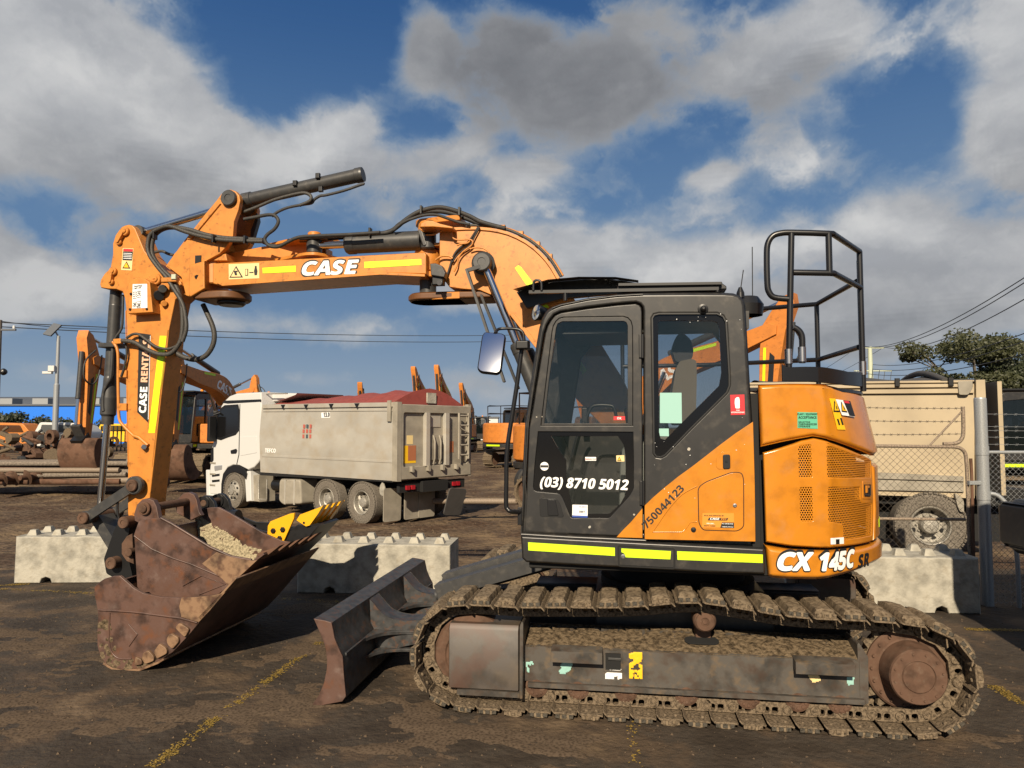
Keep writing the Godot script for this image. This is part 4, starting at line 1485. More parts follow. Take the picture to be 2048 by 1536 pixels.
func round_text(text: String, height: float, at: Array, m: Material, bold := 0.0, slant := 0.0, width := 0.0, off := 0.0035) -> void:
	var tm = lettering(text, height, bold, slant, 0.003)
	if width > 0.0:
		tm = lettering(text, height, bold, slant, 0.003, "Droid Sans", 700, width / tm.get_aabb().size.x)
	put("lettering", bent_lettering(tm, plan_line, at[0], off, 0.36), m, machine)


func build_walkway() -> void:
	var w = holder("guard_rail", machine)
	var toe = v2([0.228,2.408, 0.265,2.387, 0.396,2.391, 0.579,2.391, 0.897,2.373])
	toe.append_array([Vector2(1.45, 2.40), Vector2(1.45, 2.28)])
	toe.append_array(v2([0.866,2.275, 0.607,2.282, 0.393,2.288, 0.229,2.291]))
	put("toe_board", sh().follow(plan_line).prism(toe, -0.085, -0.068, 0.004, [], 0.06), mat.rail_black, w)
	var floor_p = []
	for q in plan_line:
		if q.y > -0.9:
			floor_p.append(q * 0.94)
	put("walkway_floor", slab(sh(), floor_p, 2.225, 2.25, 0.003), mat.rail_black, w)
	var top = v3([0.671,3.2,1.522, 0.78,3.2,1.521, 0.903,3.2,1.484, 0.944,3.2,1.435, 1.22,3.2,0.985])
	# heights follow from where the posts stand on the curb of the hood
	var r = 0.021
	var near = 1.08
	var loop = v3([0.733,2.859,1.08, 0.64,2.873,1.08, 0.605,2.912,1.08, 0.595,2.973,1.08, 0.595,3.161,1.08, 0.604,3.25,1.08, 0.64,3.304,1.08, 0.701,3.321,1.08, 0.759,3.321,1.08, 0.888,3.312,1.08, 1.002,3.302,1.08])
	var corner = Vector3(1.36, loop[10].y, 0.50)
	var turn = loop[10] + Vector3(0.03, 0, -0.01)
	put("top_rail", sh().tube(Shape.curve(loop.slice(0, 9), 4) + [loop[9], loop[10], turn, corner], r, 10), mat.rail_black, w)
	var mid = v3([0.768,3.042,1.08, 1.004,3.029,1.08])
	put("middle_rail", sh().tube([mid[0], mid[1], mid[1] + Vector3(0.03, 0, -0.015), Vector3(corner.x, mid[1].y, corner.z)], r, 10), mat.rail_black, w)
	var posts = v3([0.761,3.315,1.08, 0.721,2.303,1.08, 1.002,3.3,1.08, 1.002,3.03,1.08, 0.76,2.661,1.08, 0.782,2.65,1.08, 0.806,2.622,1.08, 0.815,2.573,1.08, 0.812,2.416,1.08])
	put("post", sh().tube([posts[0], posts[1]], r, 10), mat.rail_black, w)
	put("post", sh().tube([posts[2], posts[3]], r, 10), mat.rail_black, w)
	put("grab_post", sh().tube(Shape.curve([posts[4], posts[5], posts[6], posts[7], posts[8]], 4), r, 10), mat.rail_black, w)
	put("post", sh().tube([corner, Vector3(corner.x, 2.25, corner.z)], r, 10), mat.rail_black, w)
	put("post", sh().tube([corner + Vector3(0.02, -0.05, -0.08), Vector3(corner.x + 0.02, 2.25, corner.z - 0.08)], r, 10), mat.rail_black, w)
	# far side rails
	var hi: float = lerpf(2.25, corner.y, 0.80)
	var lo: float = lerpf(2.25, corner.y, 0.32)
	var up = v3([1.325,3.22,-0.136, 1.089,3.22,-0.757, 0.806,3.22,-1.049])
	var far = Vector3(1.30, hi, -0.62)
	put("far_rail", sh().tube([Vector3(corner.x, hi, corner.z - 0.08), far, Vector3(0.35, hi, -1.0), Vector3(-0.45, hi, -1.05)], r, 10), mat.rail_black, w)
	put("far_rail", sh().tube([Vector3(corner.x, lo, corner.z - 0.08), Vector3(far.x, lo, far.z), Vector3(0.35, lo, -1.0), Vector3(-0.45, lo, -1.05)], r, 10), mat.rail_black, w)
	put("post", sh().tube([far, Vector3(far.x, 2.25, far.z)], r, 10), mat.rail_black, w)
	put("post", sh().tube([Vector3(-0.45, hi, -1.05), Vector3(-0.45, 1.9, -1.05)], r, 10), mat.rail_black, w)
	for p in [posts[1] + Vector3(0.004, 0.16, 0), posts[8] + Vector3(0, 0.06, 0), Vector3(corner.x, 2.42, corner.z)]:
		put("clamp", sh().cyl(p - Vector3(0, 0.05, 0), p + Vector3(0, 0.05, 0), 0.027, 12), mat.dull_chrome, w)


# ---------------------------------------------------------------- cab

func build_cab() -> void:
	var cab = holder("cab", machine)
	var outer = v2([-1.115,1.228, -1.107,1.347, -1.099,1.499, -1.109,1.592, -1.086,2.004, -1.056,2.222, -1.026,2.429, -1.001,2.585, -0.982,2.69, -0.965,2.752, -0.934,2.806, -0.887,2.836, -0.825,2.858, -0.638,2.891, -0.434,2.911, -0.252,2.916, 0.065,2.908, 0.298,2.9, 0.356,2.894, 0.398,2.877, 0.424,2.846, 0.434,2.806, 0.44,2.646, 0.454,2.268, 0.465,2.02, 0.469,1.524, 0.469,1.218, -0.265,1.215, -0.45,1.216, -0.779,1.222])
	var opening = v2([-1.097,1.244, -1.081,1.499, -1.061,1.979, -1.035,2.107, -1.017,2.219, -0.982,2.429, -0.944,2.647, -0.927,2.699, -0.904,2.738, -0.872,2.776, -0.826,2.796, -0.639,2.82, -0.432,2.839, -0.303,2.846, -0.273,2.834, -0.257,2.813, -0.252,2.78, -0.258,2.154, -0.256,2.073, -0.265,1.224, -0.45,1.227, -0.779,1.233])
	var rear_win = v2([-0.189,2.732, -0.176,2.754, -0.144,2.761, 0.063,2.756, 0.242,2.751, 0.281,2.732, 0.3,2.694, 0.307,2.529, 0.315,2.329, 0.314,2.26, 0.296,2.215, 0.189,2.107, 0.051,1.968, -0.117,1.792, -0.146,1.777, -0.171,1.781, -0.187,1.803])
	var frame = put("side_frame", sh().prism(outer, 1.10, 1.2, 0.03, [opening, rear_win]), mat.cab_grey, cab)
	# door
	var dp: Array = Shape.clean(opening)
	if Shape.area(dp) < 0:
		dp.reverse()
	dp = Shape.inset(dp, 0.007)
	var win_up = v2([-0.969,1.992, -0.955,2.107, -0.939,2.241, -0.911,2.469, -0.888,2.656, -0.879,2.696, -0.861,2.728, -0.837,2.749, -0.804,2.756, -0.588,2.753, -0.39,2.751, -0.357,2.74, -0.337,2.717, -0.327,2.679, -0.328,2.358, -0.332,1.991])
	var win_low = v2([-0.988,1.948, -0.661,1.947, -0.33,1.945, -0.328,1.754, -0.33,1.567, -0.34,1.541, -0.359,1.509, -0.42,1.44, -0.491,1.363, -0.505,1.356, -0.75,1.351, -0.764,1.361, -0.819,1.492, -0.835,1.513, -0.854,1.52, -0.998,1.531, -1.017,1.54, -1.024,1.562, -1.015,1.691])
	var door = put("door", sh().prism(dp, 1.12, 1.198, 0.010, [win_up, win_low]), mat.cab_grey, cab)
	var glass_up = v2([-0.947,2.007, -0.911,2.325, -0.86,2.683, -0.849,2.713, -0.816,2.728, -0.589,2.723, -0.387,2.72, -0.369,2.711, -0.359,2.688, -0.366,2.007])
	put("window_sash", sh().prism(Shape.inset(win_up, 0.002) if Shape.area(win_up) > 0 else win_up, 1.172, 1.190, 0.003, [glass_up]), mat.cab_grey, door)
	put("glass", sh().prism(win_up, 1.178, 1.183), mat.cab_glass, door)
	var see = v2([-0.9,1.92, -0.662,1.918, -0.433,1.919, -0.393,1.857, -0.382,1.772, -0.384,1.519, -0.42,1.453, -0.496,1.384, -0.733,1.378, -0.759,1.447, -0.793,1.636, -0.792,1.75, -0.834,1.807])
	put("glass_border", sh().prism(win_low, 1.176, 1.186, 0.0, [see]), mat.frit, door)
	put("glass", sh().prism(see, 1.178, 1.182), mat.cab_glass, door)
	# rear side window
	var rw_see = v2([-0.151,2.702, -0.143,2.716, -0.036,2.715, 0.218,2.707, 0.247,2.692, 0.258,2.656, 0.267,2.351, 0.25,2.261, 0.053,2.063, -0.115,1.893, -0.144,1.903, -0.154,1.953])
	put("rear_window_border", sh().prism(rear_win, 1.168, 1.186, 0.0, [rw_see]), mat.frit, cab)
	put("glass", sh().prism(rw_see, 1.172, 1.178), mat.cab_glass, cab)
	put("rear_window_seal", ring_of(rear_win, 0.006, 1.180, 1.203), mat.black, cab)
	# orange paint field on the side, split by the door gap
	var field_rear = v2([-0.256,1.446, -0.198,1.503, -0.124,1.568, -0.032,1.644, 0.059,1.711, 0.15,1.783, 0.24,1.855, 0.349,1.938, 0.465,2.017, 0.468,1.615, 0.465,1.222, -0.258,1.219])
	put("orange_side", sh().prism(field_rear, 1.197, 1.2035, 0.002), mat.orange_body, cab)
	var field_door = v2([-0.448,1.227, -0.403,1.278, -0.347,1.335, -0.271,1.427, -0.273,1.226])
	put("orange_side", sh().prism(field_door, 1.195, 1.2005, 0.001), mat.orange_body, door)
	# pressed lines and the battery hatch in the orange side
	var hatch = rounded(v2([0.097,1.574, 0.147,1.613, 0.237,1.649, 0.326,1.683, 0.388,1.678, 0.4,1.632, 0.395,1.316, 0.354,1.286, 0.124,1.287, 0.098,1.336]), 0.03)
	put("hatch_gap", sh().prism(hatch, 1.2030, 1.2042), mat.black, cab)
	var hin: Array = Shape.clean(hatch)
	if Shape.area(hin) < 0:
		hin.reverse()
	var hd = put("battery_hatch", sh().prism(Shape.inset(hin, 0.005), 1.2030, 1.2075, 0.003), mat.orange_body, cab)
	var hl = Vector3(0.337, 1.458, 1.208)
	put("lock", sh().lathe(hl, Vector3(0, 0, 1), [Vector2(0.013, 0), Vector2(0.013, 0.003), Vector2(0.007, 0.004), Vector2(0.006, 0.001), Vector2(0, 0.001)], 14), mat.dull_chrome, hd)
	var crease = v3([-0.205,1.269,1.204, -0.164,1.33,1.204, -0.099,1.424,1.204, -0.007,1.526,1.204, 0.093,1.583,1.204])
	put("pressed_line", sh().tube(Shape.curve(crease, 4), 0.0045, 6), mat.orange_body, cab)
	crease = v3([-0.205,1.269,1.204, -0.01,1.274,1.204, 0.017,1.298,1.204, 0.044,1.339,1.204, 0.089,1.345,1.204])
	put("pressed_line", sh().tube(crease, 0.0035, 6), mat.orange_body, cab)
	var plug = Vector3(0.066, 1.291, 1.204)
	put("rubber_plug", sh().lathe(plug, Vector3(0, 0, 1), [Vector2(0.018, 0), Vector2(0.016, 0.006), Vector2(0, 0.008)], 12), mat.black, cab)
	# door handle recess at the hatch and the lower door pocket
	var hp = v2([0.221,1.768, 0.257,1.814, 0.319,1.816, 0.317,1.704, 0.237,1.696, 0.22,1.713])
	put("handle_plate", sh().prism(rounded(hp, 0.012), 1.2025, 1.2065, 0.002), mat.orange_body, cab)
	put("handle", sh().prism(rounded(v2([0.264,1.797, 0.312,1.798, 0.312,1.703, 0.264,1.7]), 0.014), 1.206, 1.214, 0.003), mat.black, cab)
	var key = Vector3(0.287, 1.75, 1.214)
	put("keyhole", sh().lathe(key, Vector3(0, 0, 1), [Vector2(0.009, 0), Vector2(0.008, 0.003), Vector2(0, 0.003)], 10), mat.rail_black, cab)
	var pocket = rounded(v2([-0.981,1.486, -0.859,1.482, -0.835,1.447, -0.81,1.362, -0.821,1.354, -0.977,1.357]), 0.015)
	put("door_handle_recess", sh().prism(pocket, 1.19, 1.2005, 0.002), mat.black, door)
	put("door_handle", sh().prism(rounded(v2([-0.926,1.478, -0.868,1.476, -0.845,1.366, -0.921,1.365]), 0.01), 1.1985, 1.206, 0.003), mat.rail_black, door)
	for hg in [v3([-0.269,2.621,1.205, -0.271,2.458,1.205]), v3([-0.274,1.615,1.205, -0.276,1.448,1.205])]:
		var hs = sh()
		hs.box((hg[0] + hg[1]) / 2, Vector3(0.028, absf(hg[0].y - hg[1].y), 0.014), 0.004)
		hs.cyl(hg[0] + Vector3(0.012, 0, 0.004), hg[1] + Vector3(0.012, 0, 0.004), 0.010, 10)
		put("hinge", hs, mat.black, door)
	var horn = Vector3(0.151, 2.786, 1.2)
	put("rubber_stop", sh().lathe(horn, Vector3(0, 0, 1), [Vector2(0.036, 0), Vector2(0.034, 0.01), Vector2(0.020, 0.014), Vector2(0.018, 0.05), Vector2(0.008, 0.056), Vector2(0, 0.056)], 18), mat.black, cab)
	# the rest of the shell: far side, roof, back, floor, front
	put("far_side_frame", sh().prism(outer, 0.20, 0.26, 0.02, [[Vector2(-0.86, 1.92), Vector2(-0.76, 2.55), Vector2(-0.66, 2.68), Vector2(-0.2, 2.74), Vector2(0.30, 2.74), Vector2(0.36, 2.66), Vector2(0.38, 2.05), Vector2(0.25, 1.92)]]), mat.cab_grey, cab)
	put("glass", sh().prism([Vector2(-0.92, 1.60), Vector2(-0.76, 2.56), Vector2(-0.66, 2.70), Vector2(0.30, 2.76), Vector2(0.38, 2.66), Vector2(0.39, 1.95), Vector2(0.2, 1.60)], 0.225, 0.231), mat.cab_glass, cab)
	var tl = v2([-0.965,2.752, -0.934,2.806, -0.887,2.836, -0.825,2.858, -0.638,2.891, -0.434,2.911, -0.252,2.916, 0.065,2.908, 0.298,2.9, 0.356,2.894, 0.398,2.877, 0.424,2.846, 0.434,2.806])
	var under = []
	for q in tl:
		under.append(q + Vector2(0.0, -0.055))
	under.reverse()
	put("roof", sh().prism(tl + under, 0.25, 1.11), mat.cab_grey, cab)
	var back = sh()
	back.box(Vector3(0.435, 1.55, 0.68), Vector3(0.06, 0.75, 0.86))
	back.box(Vector3(0.44, 2.72, 0.68), Vector3(0.05, 0.12, 0.86))
	put("back_wall", back, mat.cab_grey, cab)
	put("glass", sh().box(Vector3(0.43, 2.30, 0.68), Vector3(0.006, 0.76, 0.84)), mat.cab_glass, cab)
	put("cab_floor", sh().box(Vector3(-0.32, 1.20, 0.68), Vector3(1.5, 0.06, 0.86)), mat.cab_plastic, cab)
	var fr = sh()
	fr.box(Vector3(-1.06, 1.32, 0.68), Vector3(0.04, 0.30, 0.88), 0.005)
	put("front_panel", fr, mat.cab_grey, cab)
	var ws = sh()
	ws.free_quad(Vector3(-1.06, 1.47, 0.24), Vector3(-1.06, 1.47, 1.12), Vector3(-0.905, 2.60, 1.12), Vector3(-0.905, 2.60, 0.24), Vector3.ZERO)
	ws.free_quad(Vector3(-0.905, 2.60, 0.24), Vector3(-0.905, 2.60, 1.12), Vector3(-0.86, 2.76, 1.12), Vector3(-0.86, 2.76, 0.24), Vector3.ZERO)
	put("windscreen", ws, mat.cab_glass, cab)
	# roof edge gap line is real: a shallow gutter
	put("gutter", sh().tube(v3([-0.887,2.821,1.199, -0.825,2.843,1.199, -0.638,2.876,1.199, -0.434,2.896,1.199, -0.252,2.901,1.199]), 0.006, 6), mat.cab_grey, cab)
	build_cab_inside(cab)
	build_cab_outside(cab, door)


func ring_of(poly: Array, wide: float, z0: float, z1: float) -> Shape:
	var p: Array = Shape.clean(poly)
	if Shape.area(p) < 0:
		p.reverse()
	return sh().prism(Shape.inset(p, -wide * 0.5), z0, z1, 0.0, [Shape.inset(p, wide * 0.5)])


func build_cab_inside(cab: Node3D) -> void:
	var seat = holder("seat", cab)
	var back = sh()
	var prof = v2([-0.025,2.398, 0.002,2.452, 0.087,2.468, 0.119,2.451, 0.119,2.32, 0.107,1.994, -0.047,1.995, -0.054,2.223])
	back.prism(rounded(prof, 0.02), 0.50, 0.98, 0.03)
	put("backrest", back, mat.seat_cloth, seat)
	put("headrest", sh().prism(rounded(v2([-0.033,2.607, -0.001,2.661, 0.042,2.662, 0.089,2.615, 0.107,2.538, 0.098,2.478, 0.055,2.46, -0.019,2.453, -0.048,2.541]), 0.02), 0.62, 0.88, 0.035), mat.black, seat)
	put("cushion", sh().prism(rounded([Vector2(-0.30, 1.62), Vector2(0.22, 1.60), Vector2(0.24, 1.74), Vector2(-0.28, 1.76)], 0.04), 0.48, 1.0, 0.03), mat.seat_cloth, seat)
	put("seat_base", sh().box(Vector3(0.0, 1.42, 0.74), Vector3(0.4, 0.36, 0.4), 0.03), mat.cab_plastic, seat)
	var con = sh()
	con.prism(rounded([Vector2(-0.42, 1.24), Vector2(0.05, 1.24), Vector2(0.12, 1.86), Vector2(-0.20, 1.90), Vector2(-0.36, 1.84)], 0.05), 1.0, 1.10, 0.02)
	put("arm_console", con, mat.cab_pale, cab)
	var con2 = sh()
	con2.prism(rounded([Vector2(-0.46, 1.24), Vector2(0.30, 1.24), Vector2(0.34, 1.90), Vector2(-0.30, 1.92), Vector2(-0.44, 1.80)], 0.05), 0.30, 0.46, 0.02)
	put("arm_console", con2, mat.cab_pale, cab)
	var knee = sh()
	knee.prism(rounded([Vector2(-0.98, 1.24), Vector2(-0.80, 1.24), Vector2(-0.72, 1.56), Vector2(-0.80, 1.66), Vector2(-0.96, 1.62)], 0.03), 0.30, 1.04, 0.02)
	put("foot_panel", knee, mat.black, cab)
	var lev = sh()
	for z in [0.60, 0.72]:
		lev.tube(Shape.curve([Vector3(-0.80, 1.24, z), Vector3(-0.82, 1.60, z), Vector3(-0.74, 1.95, z), Vector3(-0.70, 2.02, z)], 4), 0.014, 8)
	lev.tube(Shape.curve(v3([-0.665,2.059,0.9, -0.648,2.102,0.9, -0.611,2.14,0.9, -0.493,2.139,0.9, -0.466,2.112,0.9, -0.451,2.048,0.9]), 3), 0.012, 8)
	put("travel_levers", lev, mat.black, cab)
	var joy = sh()
	for z in [1.03, 0.40]:
		joy.tube([Vector3(-0.32, 1.86, z), Vector3(-0.35, 2.0, z)], 0.016, 8)
		joy.cyl(Vector3(-0.35, 1.99, z), Vector3(-0.37, 2.12, z), 0.028, 10, 0.01)
	put("joystick", joy, mat.black, cab)
	var mon = sh()
	mon.box(Vector3(-0.72, 2.05, 0.33), Vector3(0.05, 0.18, 0.20), 0.01)
	put("monitor", mon, mat.black, cab)
	var pillar = sh()
	pillar.bar(Vector3(-0.46, 1.62, 0.265), Vector3(-0.22, 2.72, 0.265), 0.035, 0.03, 0.004)
	put("far_window_pillar", pillar, mat.cab_grey, cab)
	put("sun_blind", sh().box(Vector3(-0.52, 2.66, 0.68), Vector3(0.62, 0.015, 0.8)), mat.cab_plastic, cab)
	put("rear_shelf", sh().box(Vector3(0.30, 1.78, 0.68), Vector3(0.26, 0.24, 0.84), 0.02), mat.black, cab)


func build_cab_outside(cab: Node3D, door: Node3D) -> void:
	# prints on the door and side
	var ph = Vector3(-0.674, 1.541, 1.188)
	write_on("phone_number", "(03) 8710 5012", 0.068, ph, mat.white_print, door, 0.9, 0.2, -0.022, "Droid Sans", 1.0, 0.615)
	var nb = Vector3(-0.115, 1.423, 1.204)
	write_on("fleet_number", "750044123", 0.049, nb, mat.black_print, cab, 0.2, 0.0, 0.815, "Droid Sans", 1.0, 0.375)
	sticker("fire_label", v2([0.32,2.198, 0.412,2.2, 0.414,2.064, 0.322,2.062]), 1.2005, mat.red_print, cab)
	sticker("extinguisher_picture", rounded(v2([0.35,2.17, 0.362,2.182, 0.377,2.182, 0.381,2.16, 0.38,2.106, 0.353,2.106, 0.348,2.141]), 0.006), 1.2032, mat.white_print, cab)
	write_on("lettering", "FIRE", 0.008, Vector3(0.368, 2.089, 1.204), mat.white_print, cab)
	write_on("lettering", "EXTINGUISHER", 0.009, Vector3(0.367, 2.075, 1.204), mat.white_print, cab, 0.0, 0.0, 0.0, "Droid Sans", 1.0, 0.085)
	sticker("paper_notice", v2([-0.144,2.217, 0.001,2.216, 0.001,2.007, -0.147,2.009]), 1.1785, mat.mint_print, cab)
	sticker("paper_notice", v2([-0.152,1.971, -0.088,1.971, -0.087,1.918, -0.153,1.919]), 1.1785, mat.mint_print, cab)
	sticker("red_tag", v2([-0.462,2.056, -0.383,2.056, -0.383,2.029, -0.462,2.029]), 1.1835, mat.red_print, door)
	write_on("lettering", "OK", 0.016, Vector3(-0.423, 2.034, 1.188), mat.white_print, door)
	var badge = Vector3(-0.946, 1.706, 1.188)
	put("round_badge", sh().lathe(badge, Vector3(0, 0, 1), [Vector2(0.030, 0), Vector2(0.030, 0.002), Vector2(0, 0.002)], 24), mat.white_print, door)
	put("round_badge", sh().box(badge + Vector3(0, 0, 0.003), Vector3(0.056, 0.016, 0.002)), mat.black_print, door)
	sticker("site_label", v2([-0.749,1.443, -0.644,1.443, -0.645,1.356, -0.751,1.357]), 1.1992, mat.white_print, door)
	sticker("site_label", v2([-0.75,1.371, -0.645,1.369, -0.645,1.356, -0.751,1.357]), 1.2018, mat.blue_print, door)
	write_on("lettering", "COLEMAN", 0.008, Vector3(-0.678, 1.426, 1.203), mat.blue_print, door, 0.0, 0.0, 0.0, "Droid Sans", 1.0, 0.055)
	write_on("lettering", "0861", 0.014, Vector3(-0.683, 1.39, 1.203), mat.black_print, door)
	sticker("emergency_label", v2([-0.66,1.773, -0.585,1.773, -0.584,1.748, -0.659,1.747]), 1.1835, mat.white_print, door)
	write_on("lettering", "EMERGENCY STOP", 0.010, Vector3(-0.622, 1.753, 1.187), mat.red_print, door, 0.0, 0.0, 0.0, "Droid Sans", 1.0, 0.072)
	sticker("hazard_label", v2([-0.446,1.785, -0.391,1.787, -0.39,1.744, -0.444,1.743]), 1.1835, mat.cream_print, door)
	sticker("warning_triangle", v2([-0.425,1.779, -0.41,1.749, -0.439,1.749]), 1.186, mat.black_print, door)
	sticker("warning_triangle", v2([-0.425,1.771, -0.416,1.753, -0.434,1.753]), 1.1886, mat.yellow_print, door)
	# dealer plate on the hatch
	sticker("dealer_label", v2([0.126,1.403, 0.329,1.407, 0.329,1.311, 0.122,1.308]), 1.2076, mat.orange_print, cab)
	sticker("dealer_label", v2([0.168,1.375, 0.292,1.375, 0.285,1.359, 0.159,1.357]), 1.2102, mat.black_print, cab)
	sticker("dealer_label", v2([0.251,1.345, 0.329,1.346, 0.329,1.311, 0.24,1.311]), 1.2102, mat.black_print, cab)
	write_on("lettering", "CASE", 0.013, Vector3(0.204, 1.361, 1.214), mat.white_print, cab, 0.9, 0.22, 0.0, "Droid Sans", 1.0, 0.062)
	write_on("lettering", "VIC", 0.013, Vector3(0.263, 1.362, 1.214), mat.orange_print, cab, 0.6, 0.22, 0.0, "Droid Sans", 1.0, 0.04)
	write_on("lettering", "SOLD AND SERVICED BY:", 0.0075, Vector3(0.201, 1.385, 1.211), mat.black_print, cab, 0.0, 0.0, 0.0, "Droid Sans", 1.0, 0.13)
	write_on("lettering", "YOU CAN...", 0.0075, Vector3(0.178, 1.332, 1.211), mat.white_print, cab, 0.0, 0.2)
	write_on("lettering", "WITH CASE", 0.0085, Vector3(0.171, 1.316, 1.211), mat.black_print, cab, 0.0, 0.0, 0.0, "Droid Sans", 1.0, 0.075)
	write_on("lettering", "Ph: 1300 00 CASE", 0.006, Vector3(0.287, 1.334, 1.214), mat.white_print, cab, 0.0, 0.0, 0.0, "Droid Sans", 1.0, 0.07)
	write_on("lettering", "casevic.com.au", 0.006, Vector3(0.287, 1.314, 1.214), mat.white_print, cab, 0.0, 0.0, 0.0, "Droid Sans", 1.0, 0.07)
	# paint chips
	for c in [[Vector3(0.044, 1.832, 1.2), 0.016], [Vector3(-0.328, 1.383, 1.2), 0.009], [Vector3(-0.999, 2.052, 1.2), 0.006], [Vector3(-0.96, 2.054, 1.2), 0.005], [Vector3(-0.632, 1.291, 1.2), 0.012]]:
		var ch = sh()
		var pts = []
		for k in 9:
			pts.append(Vector2(c[0].x, c[0].y) + Vector2.from_angle(k * 0.698) * c[1] * (0.6 + 0.7 * absf(wear.get_noise_2d(k * 3.0, c[1] * 900.0))))
		ch.prism(pts, 1.1985, 1.2012)
		put("paint_chip", ch, mat.alloy, cab)
	var rng = RandomNumberGenerator.new()
	rng.seed = 5
	var dots = sh()
	for k in 70:
		var x = rng.randf_range(-0.2, 0.42)
		var y = rng.randf_range(1.25, 2.75)
		if x > -0.19 and x < 0.35 and y > 1.85 - x * 0.6 and y < 2.68:
			continue
		dots.cyl(Vector3(x, y, 1.2), Vector3(x, y, 1.2045), rng.randf_range(0.0012, 0.0035), 6)
	setting(put("paint_specks", dots, mat.white_print, cab), "stuff")
	# mirror and hand rail
	var mir = holder("mirror", cab)
	var face = rounded(v2([-1.333,2.648, -1.21,2.635, -1.184,2.614, -1.21,2.358, -1.235,2.336, -1.348,2.349, -1.376,2.375, -1.351,2.618]), 0.03)
	var mc = Vector2.ZERO
	for q in face:
		mc += q / face.size()
	var flatm = []
	for q in face:
		flatm.append(q - mc)
	var at = Transform3D(Basis(Vector3.UP, deg_to_rad(4.5)) * Basis(Vector3.RIGHT, deg_to_rad(-14.2)), Vector3(mc.x, mc.y, 1.42))
	var shell = put("mirror_shell", sh().prism(flatm, -0.045, 0.0, 0.012), mat.black, mir)
	shell.transform = at
	var fm: Array = Shape.clean(flatm)
	if Shape.area(fm) < 0:
		fm.reverse()
	var gl = put("mirror_glass", sh().prism(Shape.inset(fm, 0.009), -0.004, 0.003), mat.mirror, mir)
	gl.transform = at
	put("mirror_arm", sh().tube(Shape.curve([Vector3(mc.x + 0.02, mc.y + 0.135, 1.39)] + v3([-1.245,2.667,1.32, -1.141,2.665,1.32, -1.094,2.653,1.32, -1.073,2.624,1.32, -1.07,2.573,1.32]), 4), 0.011, 8), mat.black, mir)
	var brk = Vector3(-1.08, 2.55, 1.3)
	put("mirror_bracket", sh().box(brk, Vector3(0.09, 0.06, 0.10), 0.01), mat.black, mir)
	var rail = v3([-1.09,2.537,1.28, -1.101,2.465,1.28, -1.129,2.259,1.28, -1.163,2.045,1.28, -1.191,1.861,1.28, -1.201,1.698,1.28, -1.201,1.637,1.28, -1.203,1.448,1.28, -1.193,1.415,1.28, -1.169,1.397,1.28, -1.119,1.386,1.28])
	rail[10].z = 1.2
	put("hand_rail", sh().tube(Shape.curve(rail, 4), 0.016, 10), mat.rail_black, cab)
	put("rail_foot", sh().box(rail[10] + Vector3(0, -0.03, 0), Vector3(0.03, 0.12, 0.02), 0.003), mat.rail_black, cab)
	# roof guard over the cab
	var gd = holder("roof_guard", cab)
	var r0 = v3([-1.067,2.957,1.12, 0.268,2.938,1.12])
	put("guard_rail_bar", sh().bar(r0[0], r0[1], 0.03, 0.022, 0.004), mat.black, gd)
	var r1 = v3([-0.425,2.989,1.12, 0.288,2.975,1.12])
	put("guard_rail_bar", sh().bar(r1[0], r1[1], 0.03, 0.018, 0.004), mat.black, gd)
	var ends = sh()
	for p in [v3([-0.801,2.951,1.12, -0.801,2.887,1.12]), v3([0.249,2.947,1.12, 0.258,2.916,1.12])]:
		ends.tube([p[0], p[1]], 0.014, 8)
	put("guard_stud", ends, mat.black, gd)
	var slabp = sh()
	slabp.prism(v2([-0.426,2.995, 0.289,2.983, 0.32,2.959, 0.321,2.938, -0.437,2.951]), 0.30, 1.10, 0.006)
	put("guard_plate", slabp, mat.black, gd)
	var visor = sh()
	visor.prism(v2([-1.286,3.106, -1.16,3.156, -0.988,3.182, -0.746,3.193, -0.578,3.192, -0.412,3.174, -0.283,3.145, -0.284,3.076, -0.892,3.039, -1.185,2.967, -1.204,2.973]), 0.30, 0.36, 0.006)
	put("visor_plate", visor, mat.black, gd)
	var vtop = sh()
	var v0 = v2([-1.272,3.11, -0.988,3.179, -0.746,3.192, -0.459,3.18, -0.283,3.148])
	for i in v0.size() - 1:
		vtop.free_quad(Vector3(v0[i].x, v0[i].y, 0.36), Vector3(v0[i + 1].x, v0[i + 1].y, 0.36), Vector3(v0[i + 1].x, v0[i + 1].y - 0.03, 0.62), Vector3(v0[i].x, v0[i].y - 0.03, 0.62), Vector3(v0[i].x, 0, 0))
	put("visor_sheet", vtop, mat.black, gd)
	for rb in [v3([-0.937,3.174,0.37, -0.877,3.03,0.37]), v3([-0.726,3.183,0.37, -0.679,3.042,0.37]), v3([-0.53,3.184,0.37, -0.5,3.139,0.37])]:
		put("visor_rib", sh().bar(rb[0], rb[1], 0.03, 0.03, 0.004), mat.black, gd)
	put("shackle", sh().tube(Shape.curve(v3([-1.03,2.965,1.14, -1.028,3.018,1.14, -1.015,3.037,1.14, -0.989,3.036,1.14, -0.972,3.016,1.14, -0.97,2.963,1.14]), 4), 0.009, 8), mat.black, gd)
	# work lamp and aerials
	var lamp = holder("work_lamp", cab)
	put("lamp_body", sh().lathe(Vector3(-1.04, 2.843, 0.9), Vector3(-0.6, 0.1, 0.5), [Vector2(0, -0.08), Vector2(0.05, -0.07), Vector2(0.065, 0.0), Vector2(0.06, 0.01)], 18), mat.black, lamp)
	put("lamp_lens", sh().lathe(Vector3(-1.04, 2.843, 0.9), Vector3(-0.6, 0.1, 0.5), [Vector2(0.058, 0.006), Vector2(0.03, 0.014), Vector2(0, 0.016)], 18), mat.headlamp_glass, lamp)
	put("aerial", sh().tube(v3([0.45,2.963,0.8, 0.476,3.131,0.8]), 0.004, 6), mat.black, cab)
